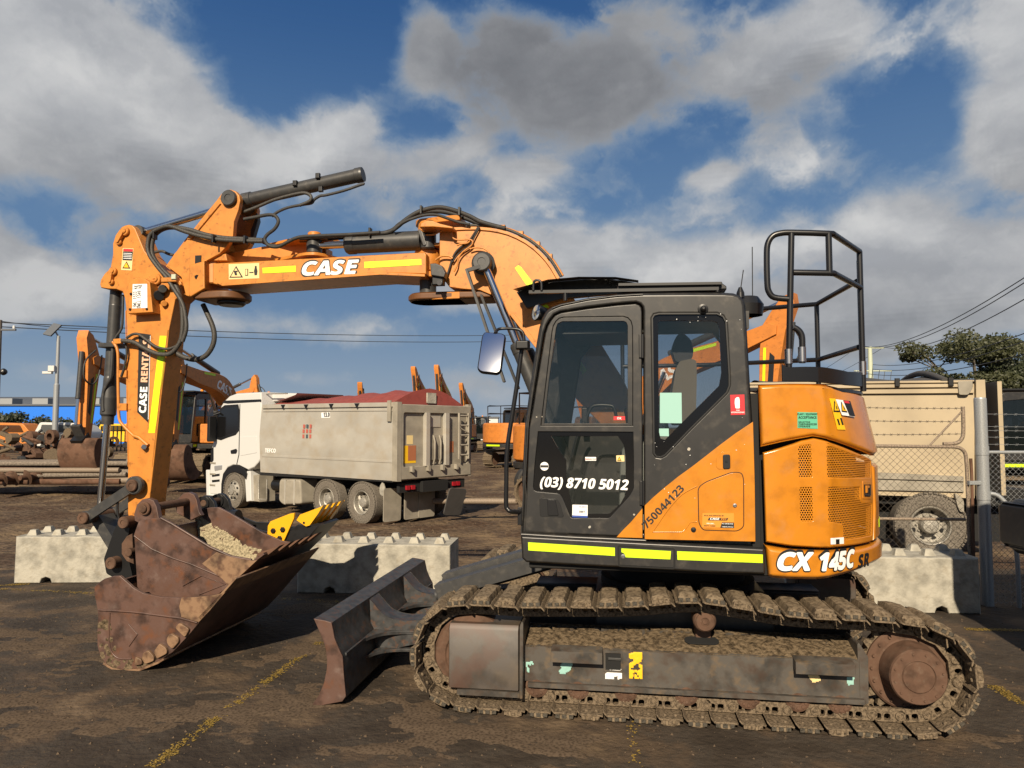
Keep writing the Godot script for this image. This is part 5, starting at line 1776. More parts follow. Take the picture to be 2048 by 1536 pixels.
	put("aerial_base", sh().lathe(Vector3(0.452, 2.953, 0.8), Vector3.UP, [Vector2(0.03, -0.03), Vector2(0.028, 0.01), Vector2(0.012, 0.05), Vector2(0, 0.05)], 12), mat.rail_black, cab)
	put("aerial", sh().tube(v3([0.58,2.928,0.5, 0.586,3.371,0.5]), 0.004, 6), mat.black, cab)
	put("beacon_dome", sh().lathe(Vector3(0.517, 2.901, 0.6), Vector3.UP, [Vector2(0.12, -0.08), Vector2(0.13, 0.0), Vector2(0.09, 0.06), Vector2(0, 0.075)], 20), mat.black, cab)


# ---------------------------------------------------------------- boom, offset beam, arm, linkage and hoses

func piston(parent: Node3D, a: Vector3, m: Vector3, b: Vector3, barrel: float, rod: float, called: String, barrel_mat: Material, rod_mat: Material) -> Node3D:
	# barrel from a to m, rod from m to b
	var o = holder(called, parent)
	var d = (b - a).normalized()
	var l = a.distance_to(m)
	put("barrel", sh().lathe(a, d, [Vector2(0, 0), Vector2(barrel * 0.95, 0), Vector2(barrel, 0.012), Vector2(barrel, l - 0.09), Vector2(barrel * 1.05, l - 0.085), Vector2(barrel * 1.05, l - 0.02), Vector2(barrel * 0.9, l), Vector2(rod, l)], 28), barrel_mat, o)
	put("rod", sh().cyl(m - d * 0.05, b, rod, 20), rod_mat, o)
	return o


func pin(s: Shape, at: Vector3, half: float, r: float) -> void:
	s.lathe(at - Vector3(0, 0, half), Vector3(0, 0, 1), [Vector2(0, 0), Vector2(r * 0.9, 0), Vector2(r, 0.008), Vector2(r, half * 2 - 0.008), Vector2(r * 0.9, half * 2), Vector2(r * 0.45, half * 2), Vector2(r * 0.42, half * 2 - 0.006), Vector2(0, half * 2 - 0.006)], 22)


func build_boom() -> void:
	var bm = holder("boom", machine)
	# goose-neck
	var neck = v2([-2,3.719, -1.867,3.722, -1.762,3.722, -1.67,3.719, -1.54,3.702, -1.456,3.683, -1.379,3.659, -1.296,3.62, -1.22,3.575, -1.15,3.521, -1.093,3.466, -1.043,3.409, -0.999,3.347, -0.938,3.241, -0.749,2.957, -0.617,2.711, -0.518,2.544, -0.413,2.371, -0.203,1.876, -0.221,1.745, -0.358,1.744, -0.849,2.263, -1.106,2.597, -1.369,2.937, -1.374,2.919, -1.501,3.146, -1.539,3.119, -1.636,3.162, -1.799,3.179, -1.904,3.198, -1.951,3.258, -1.997,3.311])
	put("goose_neck", sh().prism(neck, -0.16, 0.20, 0.008), mat.orange_arm, bm)
	var top = v2([-1.867,3.722, -1.762,3.722, -1.67,3.719, -1.54,3.702, -1.456,3.683, -1.379,3.659, -1.296,3.62, -1.22,3.575, -1.15,3.521, -1.093,3.466, -1.043,3.409, -0.999,3.347, -0.938,3.241])
	var low = []
	for i in top.size():
		var d: Vector2 = (top[mini(i + 1, top.size() - 1)] - top[maxi(i - 1, 0)]).normalized()
		low.append(top[i] + Vector2(d.y, -d.x) * 0.028)
	low.reverse()
	put("top_flange", sh().prism(top + low, -0.175, 0.215, 0.004), mat.orange_arm, bm)
	var edge = v2([-2.075,3.252, -1.369,2.937, -1.106,2.597, -0.849,2.263])
	edge = [edge[1], edge[2], edge[3]]
	var e2 = []
	for q in edge:
		e2.append(q + Vector2(0.030, 0.022))
	e2.reverse()
	put("bottom_flange", sh().prism(edge + e2, -0.175, 0.212, 0.004), mat.orange_arm, bm)
	# pipes clipped along the back of the neck
	var pipe = []
	for i in range(3, top.size()):
		pipe.append(Vector3(top[i].x + 0.012, top[i].y + 0.035, 0.12))
	put("pipe", sh().tube(Shape.curve(pipe, 3), 0.015, 8), mat.orange_arm, bm)
	var pipe2 = []
	for i in range(1, top.size()):
		pipe2.append(Vector3(top[i].x + 0.006, top[i].y + 0.022, 0.17))
	put("hose", sh().tube(Shape.curve(pipe2, 3), 0.013, 8), mat.hose, bm)
	for i in [4, 6, 8, 10]:
		put("pipe_clip", sh().box(Vector3(top[i].x + 0.01, top[i].y + 0.035, 0.12), Vector3(0.045, 0.05, 0.06), 0.006), mat.orange_arm, bm)
	sticker("reflective_tape", v2([-1.327,3.344, -1.297,3.367, -1.271,3.349, -1.179,3.223, -1.163,3.198, -1.226,3.191]), 0.2005, mat.yellow_tape, bm)
	sticker("reflective_tape", v2([-1.126,3.03, -1.053,3.031, -1.032,2.993, -1.116,2.993]), 0.2005, mat.yellow_tape, bm)
	sticker("reflective_tape", v2([-0.904,2.668, -0.87,2.707, -0.718,2.457, -0.749,2.419]), 0.2005, mat.yellow_tape, bm)
	# boom cylinders and their guards
	var eye = sh()
	pin(eye, Vector3(-1.583, 3.373, 0.3), 0.075, 0.078)
	eye.cyl(Vector3(-1.596, 3.387, 0.24), Vector3(-1.583, 3.373, 0.3), 0.10, 24)
	put("cylinder_pin", eye, mat.steel_grey, bm)
	var r0 = Vector3(-1.554, 3.318, 0.3)
	var r1 = Vector3(-1.295, 2.684, 0.3)
	var r2 = r1 + (r1 - r0).normalized() * 1.15
	piston(bm, r2, r1, r0, 0.062, 0.033, "boom_cylinder", mat.steel_grey, mat.chrome)
	var off = Vector3(0, 0, -0.56)
	piston(bm, r2 + off, r1 + off, r0 + off, 0.062, 0.033, "boom_cylinder", mat.steel_grey, mat.chrome)
	put("cylinder_pin", sh().cyl(Vector3(-1.722, 3.522, -0.34), Vector3(-1.683, 3.48, -0.16), 0.078, 20), mat.steel_grey, bm)
	var g0 = Vector3(-1.704, 3.306, 0.4)
	var g1 = Vector3(-1.38, 2.35, 0.4)
	put("guard_bar", sh().bar(g0, g1, 0.05, 0.02, 0.004), mat.steel_grey, bm)
	put("guard_bar", sh().bar(g0 + Vector3(0.10, -0.20, -0.12), g1 + Vector3(0.10, -0.05, -0.12), 0.05, 0.02, 0.004), mat.black, bm)
	put("guard_lug", sh().bar(g0 + Vector3(0.0, -0.01, -0.01), Vector3(-1.595, 3.332, 0.36), 0.035, 0.03, 0.004), mat.steel_grey, bm)
	put("boom_foot", sh().prism(rounded([Vector2(-0.72, 1.1), Vector2(0.15, 1.1), Vector2(0.05, 1.75), Vector2(-0.25, 1.80)], 0.05), -0.30, 0.20, 0.01), mat.black_matt, machine)
	# hinge of the offset beam
	var hin = sh()
	var hx = v3([-2.157,3.817,0.02, -2.155,3.595,0.02, -2.154,3.354,0.02, -2.152,3.148,0.02])
	hin.cyl(hx[3] + Vector3(0, 0.0, 0), hx[0], 0.075, 24, 0.01)
	put("hinge_pin", hin, mat.steel_grey, bm)
	for k in [[hx[0].y, 0.05, 0.11], [hx[1].y, 0.03, 0.11], [hx[2].y - 0.02, 0.05, 0.12], [hx[3].y - 0.02, 0.06, 0.15]]:
		var lg = sh()
		var pl = []
		for q in arc(Vector2(hx[0].x, 0.02), k[2], 100, 260, 10):
			pl.append(q)
		pl.append(Vector2(hx[0].x + 0.34, 0.02 - 0.17))
		pl.append(Vector2(hx[0].x + 0.34, 0.02 + 0.17))
		slab(lg, pl, k[0] - k[1] / 2, k[0] + k[1] / 2, 0.006)
		put("hinge_lug", lg, mat.orange_arm, bm)
	var ly: float = Vector3(-1.944, 3.118, 0.15).y
	put("lower_lug", slab(sh(), arc(Vector2(hx[0].x, 0.02), 0.17, 90, 270, 12) + [Vector2(hx[0].x + 0.62, -0.14), Vector2(hx[0].x + 0.62, 0.18)], ly - 0.02, ly + 0.05, 0.02), mat.greasy_shaded_orange, bm)
	put("offset_sensor", sh().prism(v2([-2.045,3.383, -1.996,3.385, -1.938,3.36, -1.905,3.296, -1.918,3.258, -2.035,3.281]), 0.24, 0.33, 0.008), mat.steel_grey, bm)
	put("sensor_bolt", sh().cyl(Vector3(-1.974, 3.224, 0.28), Vector3(-1.957, 3.211, 0.34), 0.022, 10), mat.dull_chrome, bm)
	put("sensor_bracket", sh().box(Vector3(-1.986, 3.247, 0.26), Vector3(0.10, 0.09, 0.08), 0.01), mat.black, bm)
	# offset beam
	var ob = holder("offset_beam", machine)
	var face = v2([-4.158,3.493, -4.018,3.494, -2.536,3.508, -2.127,3.512, -2.11,3.49, -2.109,3.315, -2.534,3.341, -4.065,3.294, -4.116,3.291, -4.153,3.302])
	put("beam", sh().prism(face, -0.20, 0.22, 0.012), mat.orange_arm, ob)
	var fl = v2([-4.104,3.305, -2.526,3.35, -2.119,3.315, -2.119,3.292, -2.526,3.324, -4.052,3.276])
	put("beam_flange", sh().prism(fl, -0.22, 0.228, 0.004), mat.orange_arm, ob)
	put("hinge_barrel", sh().cyl(Vector3(-4.25, 3.323, 0.02), Vector3(-4.256, 3.563, 0.02), 0.13, 24, 0.01), mat.orange_arm, ob)
	put("hinge_barrel", sh().cyl(Vector3(-2.154, 3.368, 0.02), Vector3(-2.155, 3.569, 0.02), 0.12, 24, 0.01), mat.orange_arm, ob)
	sticker("hazard_label", v2([-3.994,3.477, -3.69,3.476, -3.686,3.335, -3.988,3.335]), 0.2205, mat.cream_print, ob)
	sticker("warning_triangle", v2([-3.917,3.458, -3.846,3.349, -3.982,3.351]), 0.2232, mat.black_print, ob)
	sticker("warning_triangle", v2([-3.917,3.439, -3.864,3.357, -3.965,3.359]), 0.2258, mat.cream_print, ob)
	sticker("warning_symbol", v2([-3.935,3.412, -3.896,3.412, -3.899,3.401, -3.91,3.4, -3.901,3.37, -3.924,3.371, -3.934,3.401]), 0.2284, mat.black_print, ob)
	for p in [v2([-3.826,3.426, -3.797,3.426, -3.796,3.364, -3.825,3.363]), v2([-3.731,3.436, -3.713,3.435, -3.704,3.401, -3.709,3.366, -3.732,3.365, -3.739,3.402]), v2([-3.785,3.396, -3.744,3.396, -3.744,3.387, -3.785,3.388])]:
		sticker("pictogram", p, 0.2232, mat.black_print, ob)
	sticker("pictogram", v2([-3.82,3.42, -3.803,3.421, -3.802,3.369, -3.819,3.369]), 0.2258, mat.cream_print, ob)
	sticker("pictogram", disc(v2([-3.722,3.442])[0], 0.010, 12), 0.2232, mat.black_print, ob)
	sticker("reflective_tape", v2([-3.657,3.43, -3.332,3.438, -3.331,3.381, -3.653,3.38]), 0.2205, mat.yellow_tape, ob)
	sticker("reflective_tape", v2([-2.68,3.447, -2.155,3.451, -2.152,3.399, -2.678,3.39]), 0.2205, mat.yellow_tape, ob)
	outlined("CASE", Vector3(-3.008, 3.34, 0.224), 0.128, 0.555, ob, 0.0)
	# offset cylinder on the side of the beam
	var c0 = Vector3(-2.182, 3.64, 0.13)
	var c1 = Vector3(-2.888, 3.636, 0.13)
	var c2 = Vector3(-3.2, 3.634, 0.13)
	piston(ob, c0, c1, c2, 0.088, 0.034, "offset_cylinder", mat.steel_grey, mat.chrome)
	put("cylinder_eye", sh().cyl(c2 - Vector3(0, 0.075, 0), c2 + Vector3(0, 0.06, 0), 0.07, 20, 0.01), mat.steel_grey, ob)
	put("cylinder_eye", sh().bar(c0, Vector3(-2.127, 3.66, 0.13), 0.15, 0.15, 0.02), mat.steel_grey, ob)
	var boss = sh()
	boss.cyl(c2 + Vector3(0, 0.06, 0), c2 + Vector3(0, 0.125, 0), 0.06, 20, 0.008)
	var pr = [Vector2(c2.x - 0.55, -0.02), Vector2(c2.x - 0.05, 0.22), Vector2(c2.x + 0.05, 0.22), Vector2(c2.x + 0.12, 0.12), Vector2(c2.x + 0.20, -0.08)]
	slab(boss, rounded(pr, 0.04), c2.y + 0.055, c2.y + 0.085, 0.005)
	slab(boss, rounded(pr, 0.04), c2.y - 0.105, c2.y - 0.075, 0.005)
	put("cylinder_bracket", boss, mat.orange_arm, ob)
	var web = v2([-4.156,3.634, -3.779,3.689, -3.32,3.71, -3.145,3.647, -3.143,3.564, -4.153,3.528])
	put("beam_top_web", sh().prism(web, -0.15, 0.0, 0.006), mat.orange_arm, ob)
	put("hinge_cap", sh().cyl(Vector3(-2.127, 3.699, 0.13), Vector3(-2.128, 3.805, 0.13), 0.085, 24, 0.012), mat.orange_arm, ob)
	put("hinge_cap", sh().cyl(Vector3(-2.122, 3.554, 0.13), Vector3(-2.123, 3.686, 0.13), 0.065, 24, 0.012), mat.steel_grey, ob)
	var pl = v2([-2.136,3.7, -2.129,3.738, -2.07,3.761, -2.018,3.755, -1.959,3.727, -1.841,3.692, -1.841,3.673, -2.017,3.697])
	put("hinge_strap", sh().prism(pl, 0.16, 0.34, 0.01), mat.orange_arm, bm)
	# head bracket carrying the arm
	var hb = holder("arm_bracket", machine)
	var hp = v2([-4.652,3.491, -4.579,3.607, -4.439,3.747, -4.36,3.859, -4.272,3.968, -4.156,4.094, -4.105,4.157, -4.069,4.183, -4.017,4.191, -3.962,4.171, -3.925,4.13, -3.912,4.081, -3.928,3.992, -3.969,3.884, -3.976,3.747, -4.04,3.653, -4.105,3.587, -4.242,3.524, -4.235,3.255, -4.378,3.184, -4.446,3.207, -4.497,3.381])
	put("bracket_plate", sh().prism(hp, 0.13, 0.19, 0.008), mat.orange_arm, hb)
	put("bracket_plate", sh().prism(hp, -0.18, -0.12, 0.008), mat.orange_arm, hb)
	var inner = v2([-4.701,3.506, -4.5,3.759, -4.33,3.955, -4.253,3.909, -4.118,3.665, -4.162,3.611, -4.301,3.547, -4.293,3.274, -4.439,3.209, -4.5,3.232, -4.559,3.402])
	put("bracket_box", sh().prism(inner, -0.12, 0.13), mat.orange_arm, hb)
	put("bracket_rear_plate", sh().prism(v2([-4.168,4.223, -4.106,4.249, -3.924,4.079, -3.906,3.977, -3.971,3.756, -4.202,3.73, -4.183,3.874]), -0.18, -0.12, 0.006), mat.black, hb)
	var rib = v2([-4.439,3.74, -4.14,4.059, -4.103,4.057, -4.401,3.731])
	put("bracket_rib", sh().prism(rib, 0.188, 0.205, 0.004), mat.orange_arm, hb)
	var cheek = v2([-4.395,3.486, -4.239,3.521, -4.229,3.26, -4.371,3.185, -4.394,3.197])
	put("bracket_cheek", sh().prism(cheek, -0.19, 0.225, 0.012), mat.orange_arm, hb)
	var bh = Vector3(-4.24, 3.266, 0.02)
	var bl = Vector3(-4.423, 3.193, 0.19)
	put("lower_lug", slab(sh(), arc(Vector2(bh.x + 0.14, 0.02), 0.20, -80, 80, 12) + [Vector2(bl.x + 0.05, 0.19), Vector2(bl.x + 0.05, -0.17)], bh.y - 0.10, bh.y - 0.02, 0.02), mat.greasy_shaded_orange, hb)
	put("lug_grease", sh().cyl(Vector3(bh.x + 0.16, bh.y - 0.14, 0.02), Vector3(bh.x + 0.16, bh.y - 0.09, 0.02), 0.13, 20, 0.02), mat.black, hb)
	put("upper_lug", sh().prism(v2([-4.256,3.533, -4.183,3.6, -4.063,3.595, -4.047,3.525]), -0.14, 0.16, 0.01), mat.orange_arm, hb)
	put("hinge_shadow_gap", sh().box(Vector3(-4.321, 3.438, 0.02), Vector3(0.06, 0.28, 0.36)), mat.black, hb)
	put("hole_plug", sh().cyl(Vector3(-4.308, 3.368, 0.224), Vector3(-4.306, 3.367, 0.227), 0.022, 14), mat.black_matt, hb)
	var bp2 = sh()
	pin(bp2, Vector3(-4.016, 4.101, 0.22) * Vector3(1, 1, 0) + Vector3(0, 0, 0.03), 0.20, 0.075)
	put("arm_cylinder_pin", bp2, mat.steel_grey, hb)
	# arm cylinder
	var ac = holder("arm_cylinder", machine)
	var a0 = Vector3(-2.779, 4.316, 0.02)
	var a1 = Vector3(-3.974, 4.13, 0.02)
	var a2 = Vector3(-5.053, 3.874, 0.02)
	put("barrel", sh().lathe(a0, a1 - a0, [Vector2(0, 0), Vector2(0.066, 0.002), Vector2(0.070, 0.02), Vector2(0.070, 0.07), Vector2(0.064, 0.074), Vector2(0.064, a0.distance_to(a1) - 0.09), Vector2(0.072, a0.distance_to(a1) - 0.085), Vector2(0.072, a0.distance_to(a1)), Vector2(0.035, a0.distance_to(a1))], 30), mat.steel_grey, ac)
	put("rod", sh().cyl(a1 + (a0 - a1) * 0.1, a2, 0.034, 20), mat.chrome, ac)
	put("rod_eye", sh().cyl(a2 - Vector3(0, 0, 0.06), a2 + Vector3(0, 0, 0.06), 0.06, 20), mat.steel_grey, ac)
	for p in [Vector3(-3.418, 4.244, 0.09), Vector3(-3.194, 4.3, 0.09), Vector3(-3.163, 4.174, 0.09)]:
		put("pipe_clip", sh().box(p, Vector3(0.04, 0.05, 0.04), 0.006), mat.black, ac)
	put("pipe", sh().tube(Shape.curve(v3([-2.751,4.205,0.07, -2.779,4.202,0.07, -2.949,4.155,0.07, -3.121,4.123,0.07, -3.178,4.119,0.07, -3.236,4.088,0.07, -3.264,4.055,0.07, -3.351,4.046,0.07, -3.497,4.026,0.07, -3.599,3.99,0.07, -3.657,3.951,0.07]), 3), 0.014, 8), mat.steel_grey, ac)
	put("pipe", sh().tube(Shape.curve(v3([-3.924,3.998,0.1, -3.806,4.033,0.1, -3.63,4.094,0.1, -3.454,4.132,0.1, -3.324,4.146,0.1, -3.258,4.114,0.1, -3.265,4.067,0.1, -3.365,4.031,0.1]), 3), 0.016, 8), mat.hose, ac)
	# the arm itself
	var arm = holder("arm", machine)
	var ap = v2([-5.389,3.354, -5.38,3.4, -5.342,3.456, -5.281,3.506, -5.259,3.645, -5.263,3.745, -5.237,3.827, -5.192,3.884, -5.145,3.915, -5.098,3.923, -5.054,3.911, -5.025,3.884, -4.917,3.659, -4.789,3.52, -4.662,3.41, -4.57,3.378, -4.523,3.349, -4.497,3.244, -4.579,3.177, -4.635,2.893, -4.653,2.663, -4.685,2.378, -4.723,1.977, -4.756,1.613, -4.784,1.324, -4.791,1.135, -4.998,1.131, -5.012,1.171, -5.026,1.58, -5.026,1.61, -5.045,1.977, -5.071,2.438, -5.086,2.717, -5.081,2.89, -5.098,3.101, -5.116,3.214, -5.142,3.274, -5.21,3.299, -5.297,3.305, -5.374,3.319])
	put("arm_box", sh().prism(ap, -0.10, 0.15, 0.010), mat.orange_arm, arm)
	put("arm_seam", sh().tube(v3([-5.093,3.091,0.151, -5.063,2.438,0.151, -5.038,1.977,0.151, -5.017,1.611,0.151]), 0.005, 6), mat.orange_arm, arm)
	put("arm_seam", sh().tube(v3([-4.647,2.893,0.151, -4.699,2.379,0.151, -4.771,1.613,0.151]), 0.005, 6), mat.orange_arm, arm)
	for k in [[v3([-5.122,3.854,0.15, -5.182,3.754,0.15]), 0.045], [v3([-5.235,3.471,0.15, -5.251,3.369,0.15]), 0.040], [v3([-4.777,3.377,0.15, -4.777,3.373,0.15]), 0.055]]:
		var e = sh()
		e.cyl(k[0][0], k[0][0] + Vector3(0, 0, 0.03), k[1], 20, 0.006)
		e.cyl(k[0][1], k[0][1] + Vector3(0, 0, 0.03), k[1] * 0.7, 16, 0.006)
		e.bar(k[0][0] + Vector3(0, 0, 0.011), k[0][1] + Vector3(0.001, 0, 0.011), k[1] * 1.5, 0.022, 0.003)
		e.cyl(k[0][0] + Vector3(0, 0, 0.03), k[0][0] + Vector3(0, 0, 0.042), k[1] * 0.55, 16, 0.004)
		e.cyl(k[0][1] + Vector3(0, 0, 0.03), k[0][1] + Vector3(0, 0, 0.045), k[1] * 0.3, 12, 0.004)
		put("pin_keeper", e, mat.orange_arm, arm)
	# load plate box
	var lp = v2([-4.998,3.313, -4.96,3.363, -4.902,3.375, -4.826,3.368, -4.767,3.329, -4.727,3.046, -4.983,3.039])
	var bx = put("valve_cover", sh().prism(lp, 0.15, 0.262, 0.008), mat.orange_arm, arm)
	sticker("load_plate", v2([-4.942,3.316, -4.792,3.314, -4.782,3.088, -4.94,3.087]), 0.2625, mat.white_print, bx)
	write_on("lettering", "SWL 1533 kg", 0.036, Vector3(-4.884, 3.2, 0.267), mat.black_print, bx, 0.0, 0.0, PI / 2, "Droid Sans Mono", 1.0, 0.205)
	write_on("lettering", "DWLL 1349 kg", 0.036, Vector3(-4.841, 3.199, 0.267), mat.black_print, bx, 0.0, 0.0, PI / 2, "Droid Sans Mono", 1.0, 0.215)
	for p in [Vector3(-4.961, 3.079, 0.262), Vector3(-4.787, 3.077, 0.262), Vector3(-4.957, 3.224, 0.262)]:
		var bs = sh()
		bolt(bs, p, Vector3(0, 0, 1), 0.010, 0.012)
		put("bolt", bs, mat.rail_black, bx)
	# labels on the arm
	sticker("danger_label", v2([-5.147,3.693, -5.031,3.685, -5.044,3.473, -5.158,3.483]), 0.1505, mat.cream_print, arm)
	sticker("danger_label", v2([-5.14,3.66, -5.036,3.652, -5.044,3.569, -5.144,3.578]), 0.1532, mat.black_print, arm)
	sticker("danger_label", v2([-5.137,3.687, -5.037,3.679, -5.037,3.655, -5.14,3.663]), 0.1532, mat.red_print, arm)
	for i in 4:
		var y = 636.0 + i * 12.0
		var ln = v2([-5.133,3.645, -5.045,3.639, -5.044,3.633, -5.133,3.64])
		var drop = Vector2(0, -0.0165 * i)
		var mv = []
		for q in ln:
			mv.append(q + drop)
		sticker("print_line", mv, 0.1558, mat.white_print, arm)
	sticker("warning_triangle", v2([-5.1,3.564, -5.058,3.492, -5.143,3.498]), 0.1532, mat.black_print, arm)
	sticker("warning_triangle", v2([-5.1,3.55, -5.073,3.501, -5.128,3.505]), 0.1558, mat.yellow_print, arm)
	sticker("reflective_tape", v2([-4.725,2.84, -4.658,2.836, -4.663,2.663, -4.686,2.434, -4.751,1.926, -4.816,1.927, -4.779,2.297]), 0.1505, mat.yellow_tape, arm)
	sticker("rental_label", v2([-4.948,2.872, -4.822,2.853, -4.82,2.022, -4.939,2.121]), 0.1505, mat.black_print, arm)
	sticker("label_edge", v2([-4.826,2.842, -4.821,2.842, -4.817,2.054, -4.822,2.054]), 0.1532, mat.white_print, arm)
	write_on("lettering", "CASE", 0.072, Vector3(-4.841, 2.236, 0.155), mat.white_print, arm, 1.2, 0.0, PI / 2 - 0.03, "Droid Sans", 1.0, 0.245)
	write_on("lettering", "RENTALS", 0.066, Vector3(-4.835, 2.603, 0.155), mat.peach_print, arm, 1.2, 0.0, PI / 2 - 0.03, "Droid Sans", 1.0, 0.405)
	# bucket cylinder and links
	var bc = holder("bucket_cylinder", machine)
	var k0 = Vector3(-5.308, 3.373, 0.02)
	var k1 = Vector3(-5.355, 2.066, 0.02)
	var k2 = Vector3(-5.409, 1.218, 0.02)
	put("barrel", sh().lathe(k0, k1 - k0, [Vector2(0, 0), Vector2(0.052, 0.0), Vector2(0.054, 0.20), Vector2(0.056, 0.21), Vector2(0.056, 0.9), Vector2(0.060, 0.92), Vector2(0.062, 1.0), Vector2(0.072, k0.distance_to(k1) - 0.20), Vector2(0.072, k0.distance_to(k1) - 0.04), Vector2(0.056, k0.distance_to(k1) - 0.02), Vector2(0.054, k0.distance_to(k1) + 0.06), Vector2(0.03, k0.distance_to(k1) + 0.06)], 28), mat.steel_grey, bc)
	put("rod", sh().cyl(k1, k2, 0.031, 20), mat.chrome, bc)
	put("pipe", sh().tube(Shape.curve(v3([-5.271,2.755,0.09, -5.272,2.632,0.09, -5.281,2.463,0.09, -5.321,2.388,0.09, -5.355,2.314,0.09, -5.355,2.182,0.09, -5.348,2.135,0.09]), 3), 0.016, 8), mat.steel_grey, bc)
	put("clamp_band", sh().box(Vector3(-5.303, 2.768, 0.05), Vector3(0.20, 0.045, 0.16), 0.008), mat.steel_grey, bc)
	put("pipe", sh().tube(Shape.curve(v3([-5.212,2.792,0.165, -5.168,2.735,0.165, -5.149,2.642,0.165, -5.142,2.438,0.165, -5.132,2.253,0.165, -5.118,2.068,0.165, -5.069,1.995,0.165, -4.974,1.913,0.165, -4.932,1.89,0.165]), 3), 0.014, 8), mat.orange_arm, arm)
	put("pipe_foot", sh().tube(v3([-4.964,1.903,0.165, -4.902,1.885,0.165, -4.808,1.813,0.165]), 0.017, 8), mat.orange_arm, arm)
	var cp = sh()
	cp.cyl(Vector3(-4.859, 1.796, 0.15), Vector3(-4.822, 1.797, 0.2), 0.026, 6, 0.004)
	put("coupling", cp, mat.dull_chrome, arm)
	for p in [Vector3(-5.101, 2.484, 0.16), Vector3(-5.09, 2.17, 0.16)]:
		put("pipe_clip", sh().box(p, Vector3(0.10, 0.07, 0.025), 0.006), mat.orange_arm, arm)
	var lk = holder("bucket_link", machine)
	var p0 = Vector3(-4.894, 1.444, 0.22) * Vector3(1, 1, 0) + Vector3(0, 0, 0.02)
	var p1 = Vector3(-5.391, 1.136, 0.22) * Vector3(1, 1, 0) + Vector3(0, 0, 0.02)
	var p2 = Vector3(-5.082, 0.733, 0.22) * Vector3(1, 1, 0) + Vector3(0, 0, 0.02)
	var p3 = Vector3(-4.966, 1.106, 0.22) * Vector3(1, 1, 0) + Vector3(0, 0, 0.02)
	for z in [0.19, -0.15]:
		var zz = Vector3(0, 0, z)
		var l1 = sh()
		l1.bar(p0 + zz, p1 + zz, 0.035, 0.085, 0.01)
		l1.cyl(p0 + zz - Vector3(0, 0, 0.03), p0 + zz + Vector3(0, 0, 0.03), 0.085, 24, 0.01)
		l1.cyl(p1 + zz - Vector3(0, 0, 0.03), p1 + zz + Vector3(0, 0, 0.03), 0.062, 24, 0.01)
		put("side_link", l1, mat.steel_grey, lk)
	var l2 = sh()
	l2.bar(p1, p2, 0.20, 0.10, 0.012)
	put("push_link", l2, mat.steel_grey, lk)
	for p in [p0, p1, p2, p3]:
		var ps = sh()
		pin(ps, p, 0.25, 0.055)
		put("link_pin", ps, mat.rust_drum, lk)
	# quick hitch
	var hp2 = v2([-5.118,1.03, -5.038,1.168, -4.952,1.116, -4.97,0.993, -5.005,0.897, -4.937,0.683, -4.885,0.497, -5.071,0.571, -5.188,0.621, -5.219,0.756])
	put("quick_hitch", sh().prism(rounded(hp2, 0.02), -0.12, 0.18, 0.012), mat.black, lk)
	put("hitch_hose", sh().tube(Shape.curve(v3([-5.073,1.324,0.2, -5.077,1.23,0.2, -5.058,1.122,0.2, -5.018,1.056,0.2]), 4), 0.010, 8), mat.black, lk)
	build_hoses()


func outlined(text: String, at: Vector3, height: float, width: float, parent: Node3D, turn: float, called := "lettering") -> void:
	write_on(called, text, height * 1.04, at + Vector3(0, -0.004, -0.001), mat.black_print, parent, 3.2, 0.22, turn, "Droid Sans", 1.0, width * 1.035)
	write_on(called, text, height * 0.93, at + Vector3(0, 0.003, 0.0022), mat.white_print, parent, 1.4, 0.22, turn, "Droid Sans", 1.0, width * 0.985)


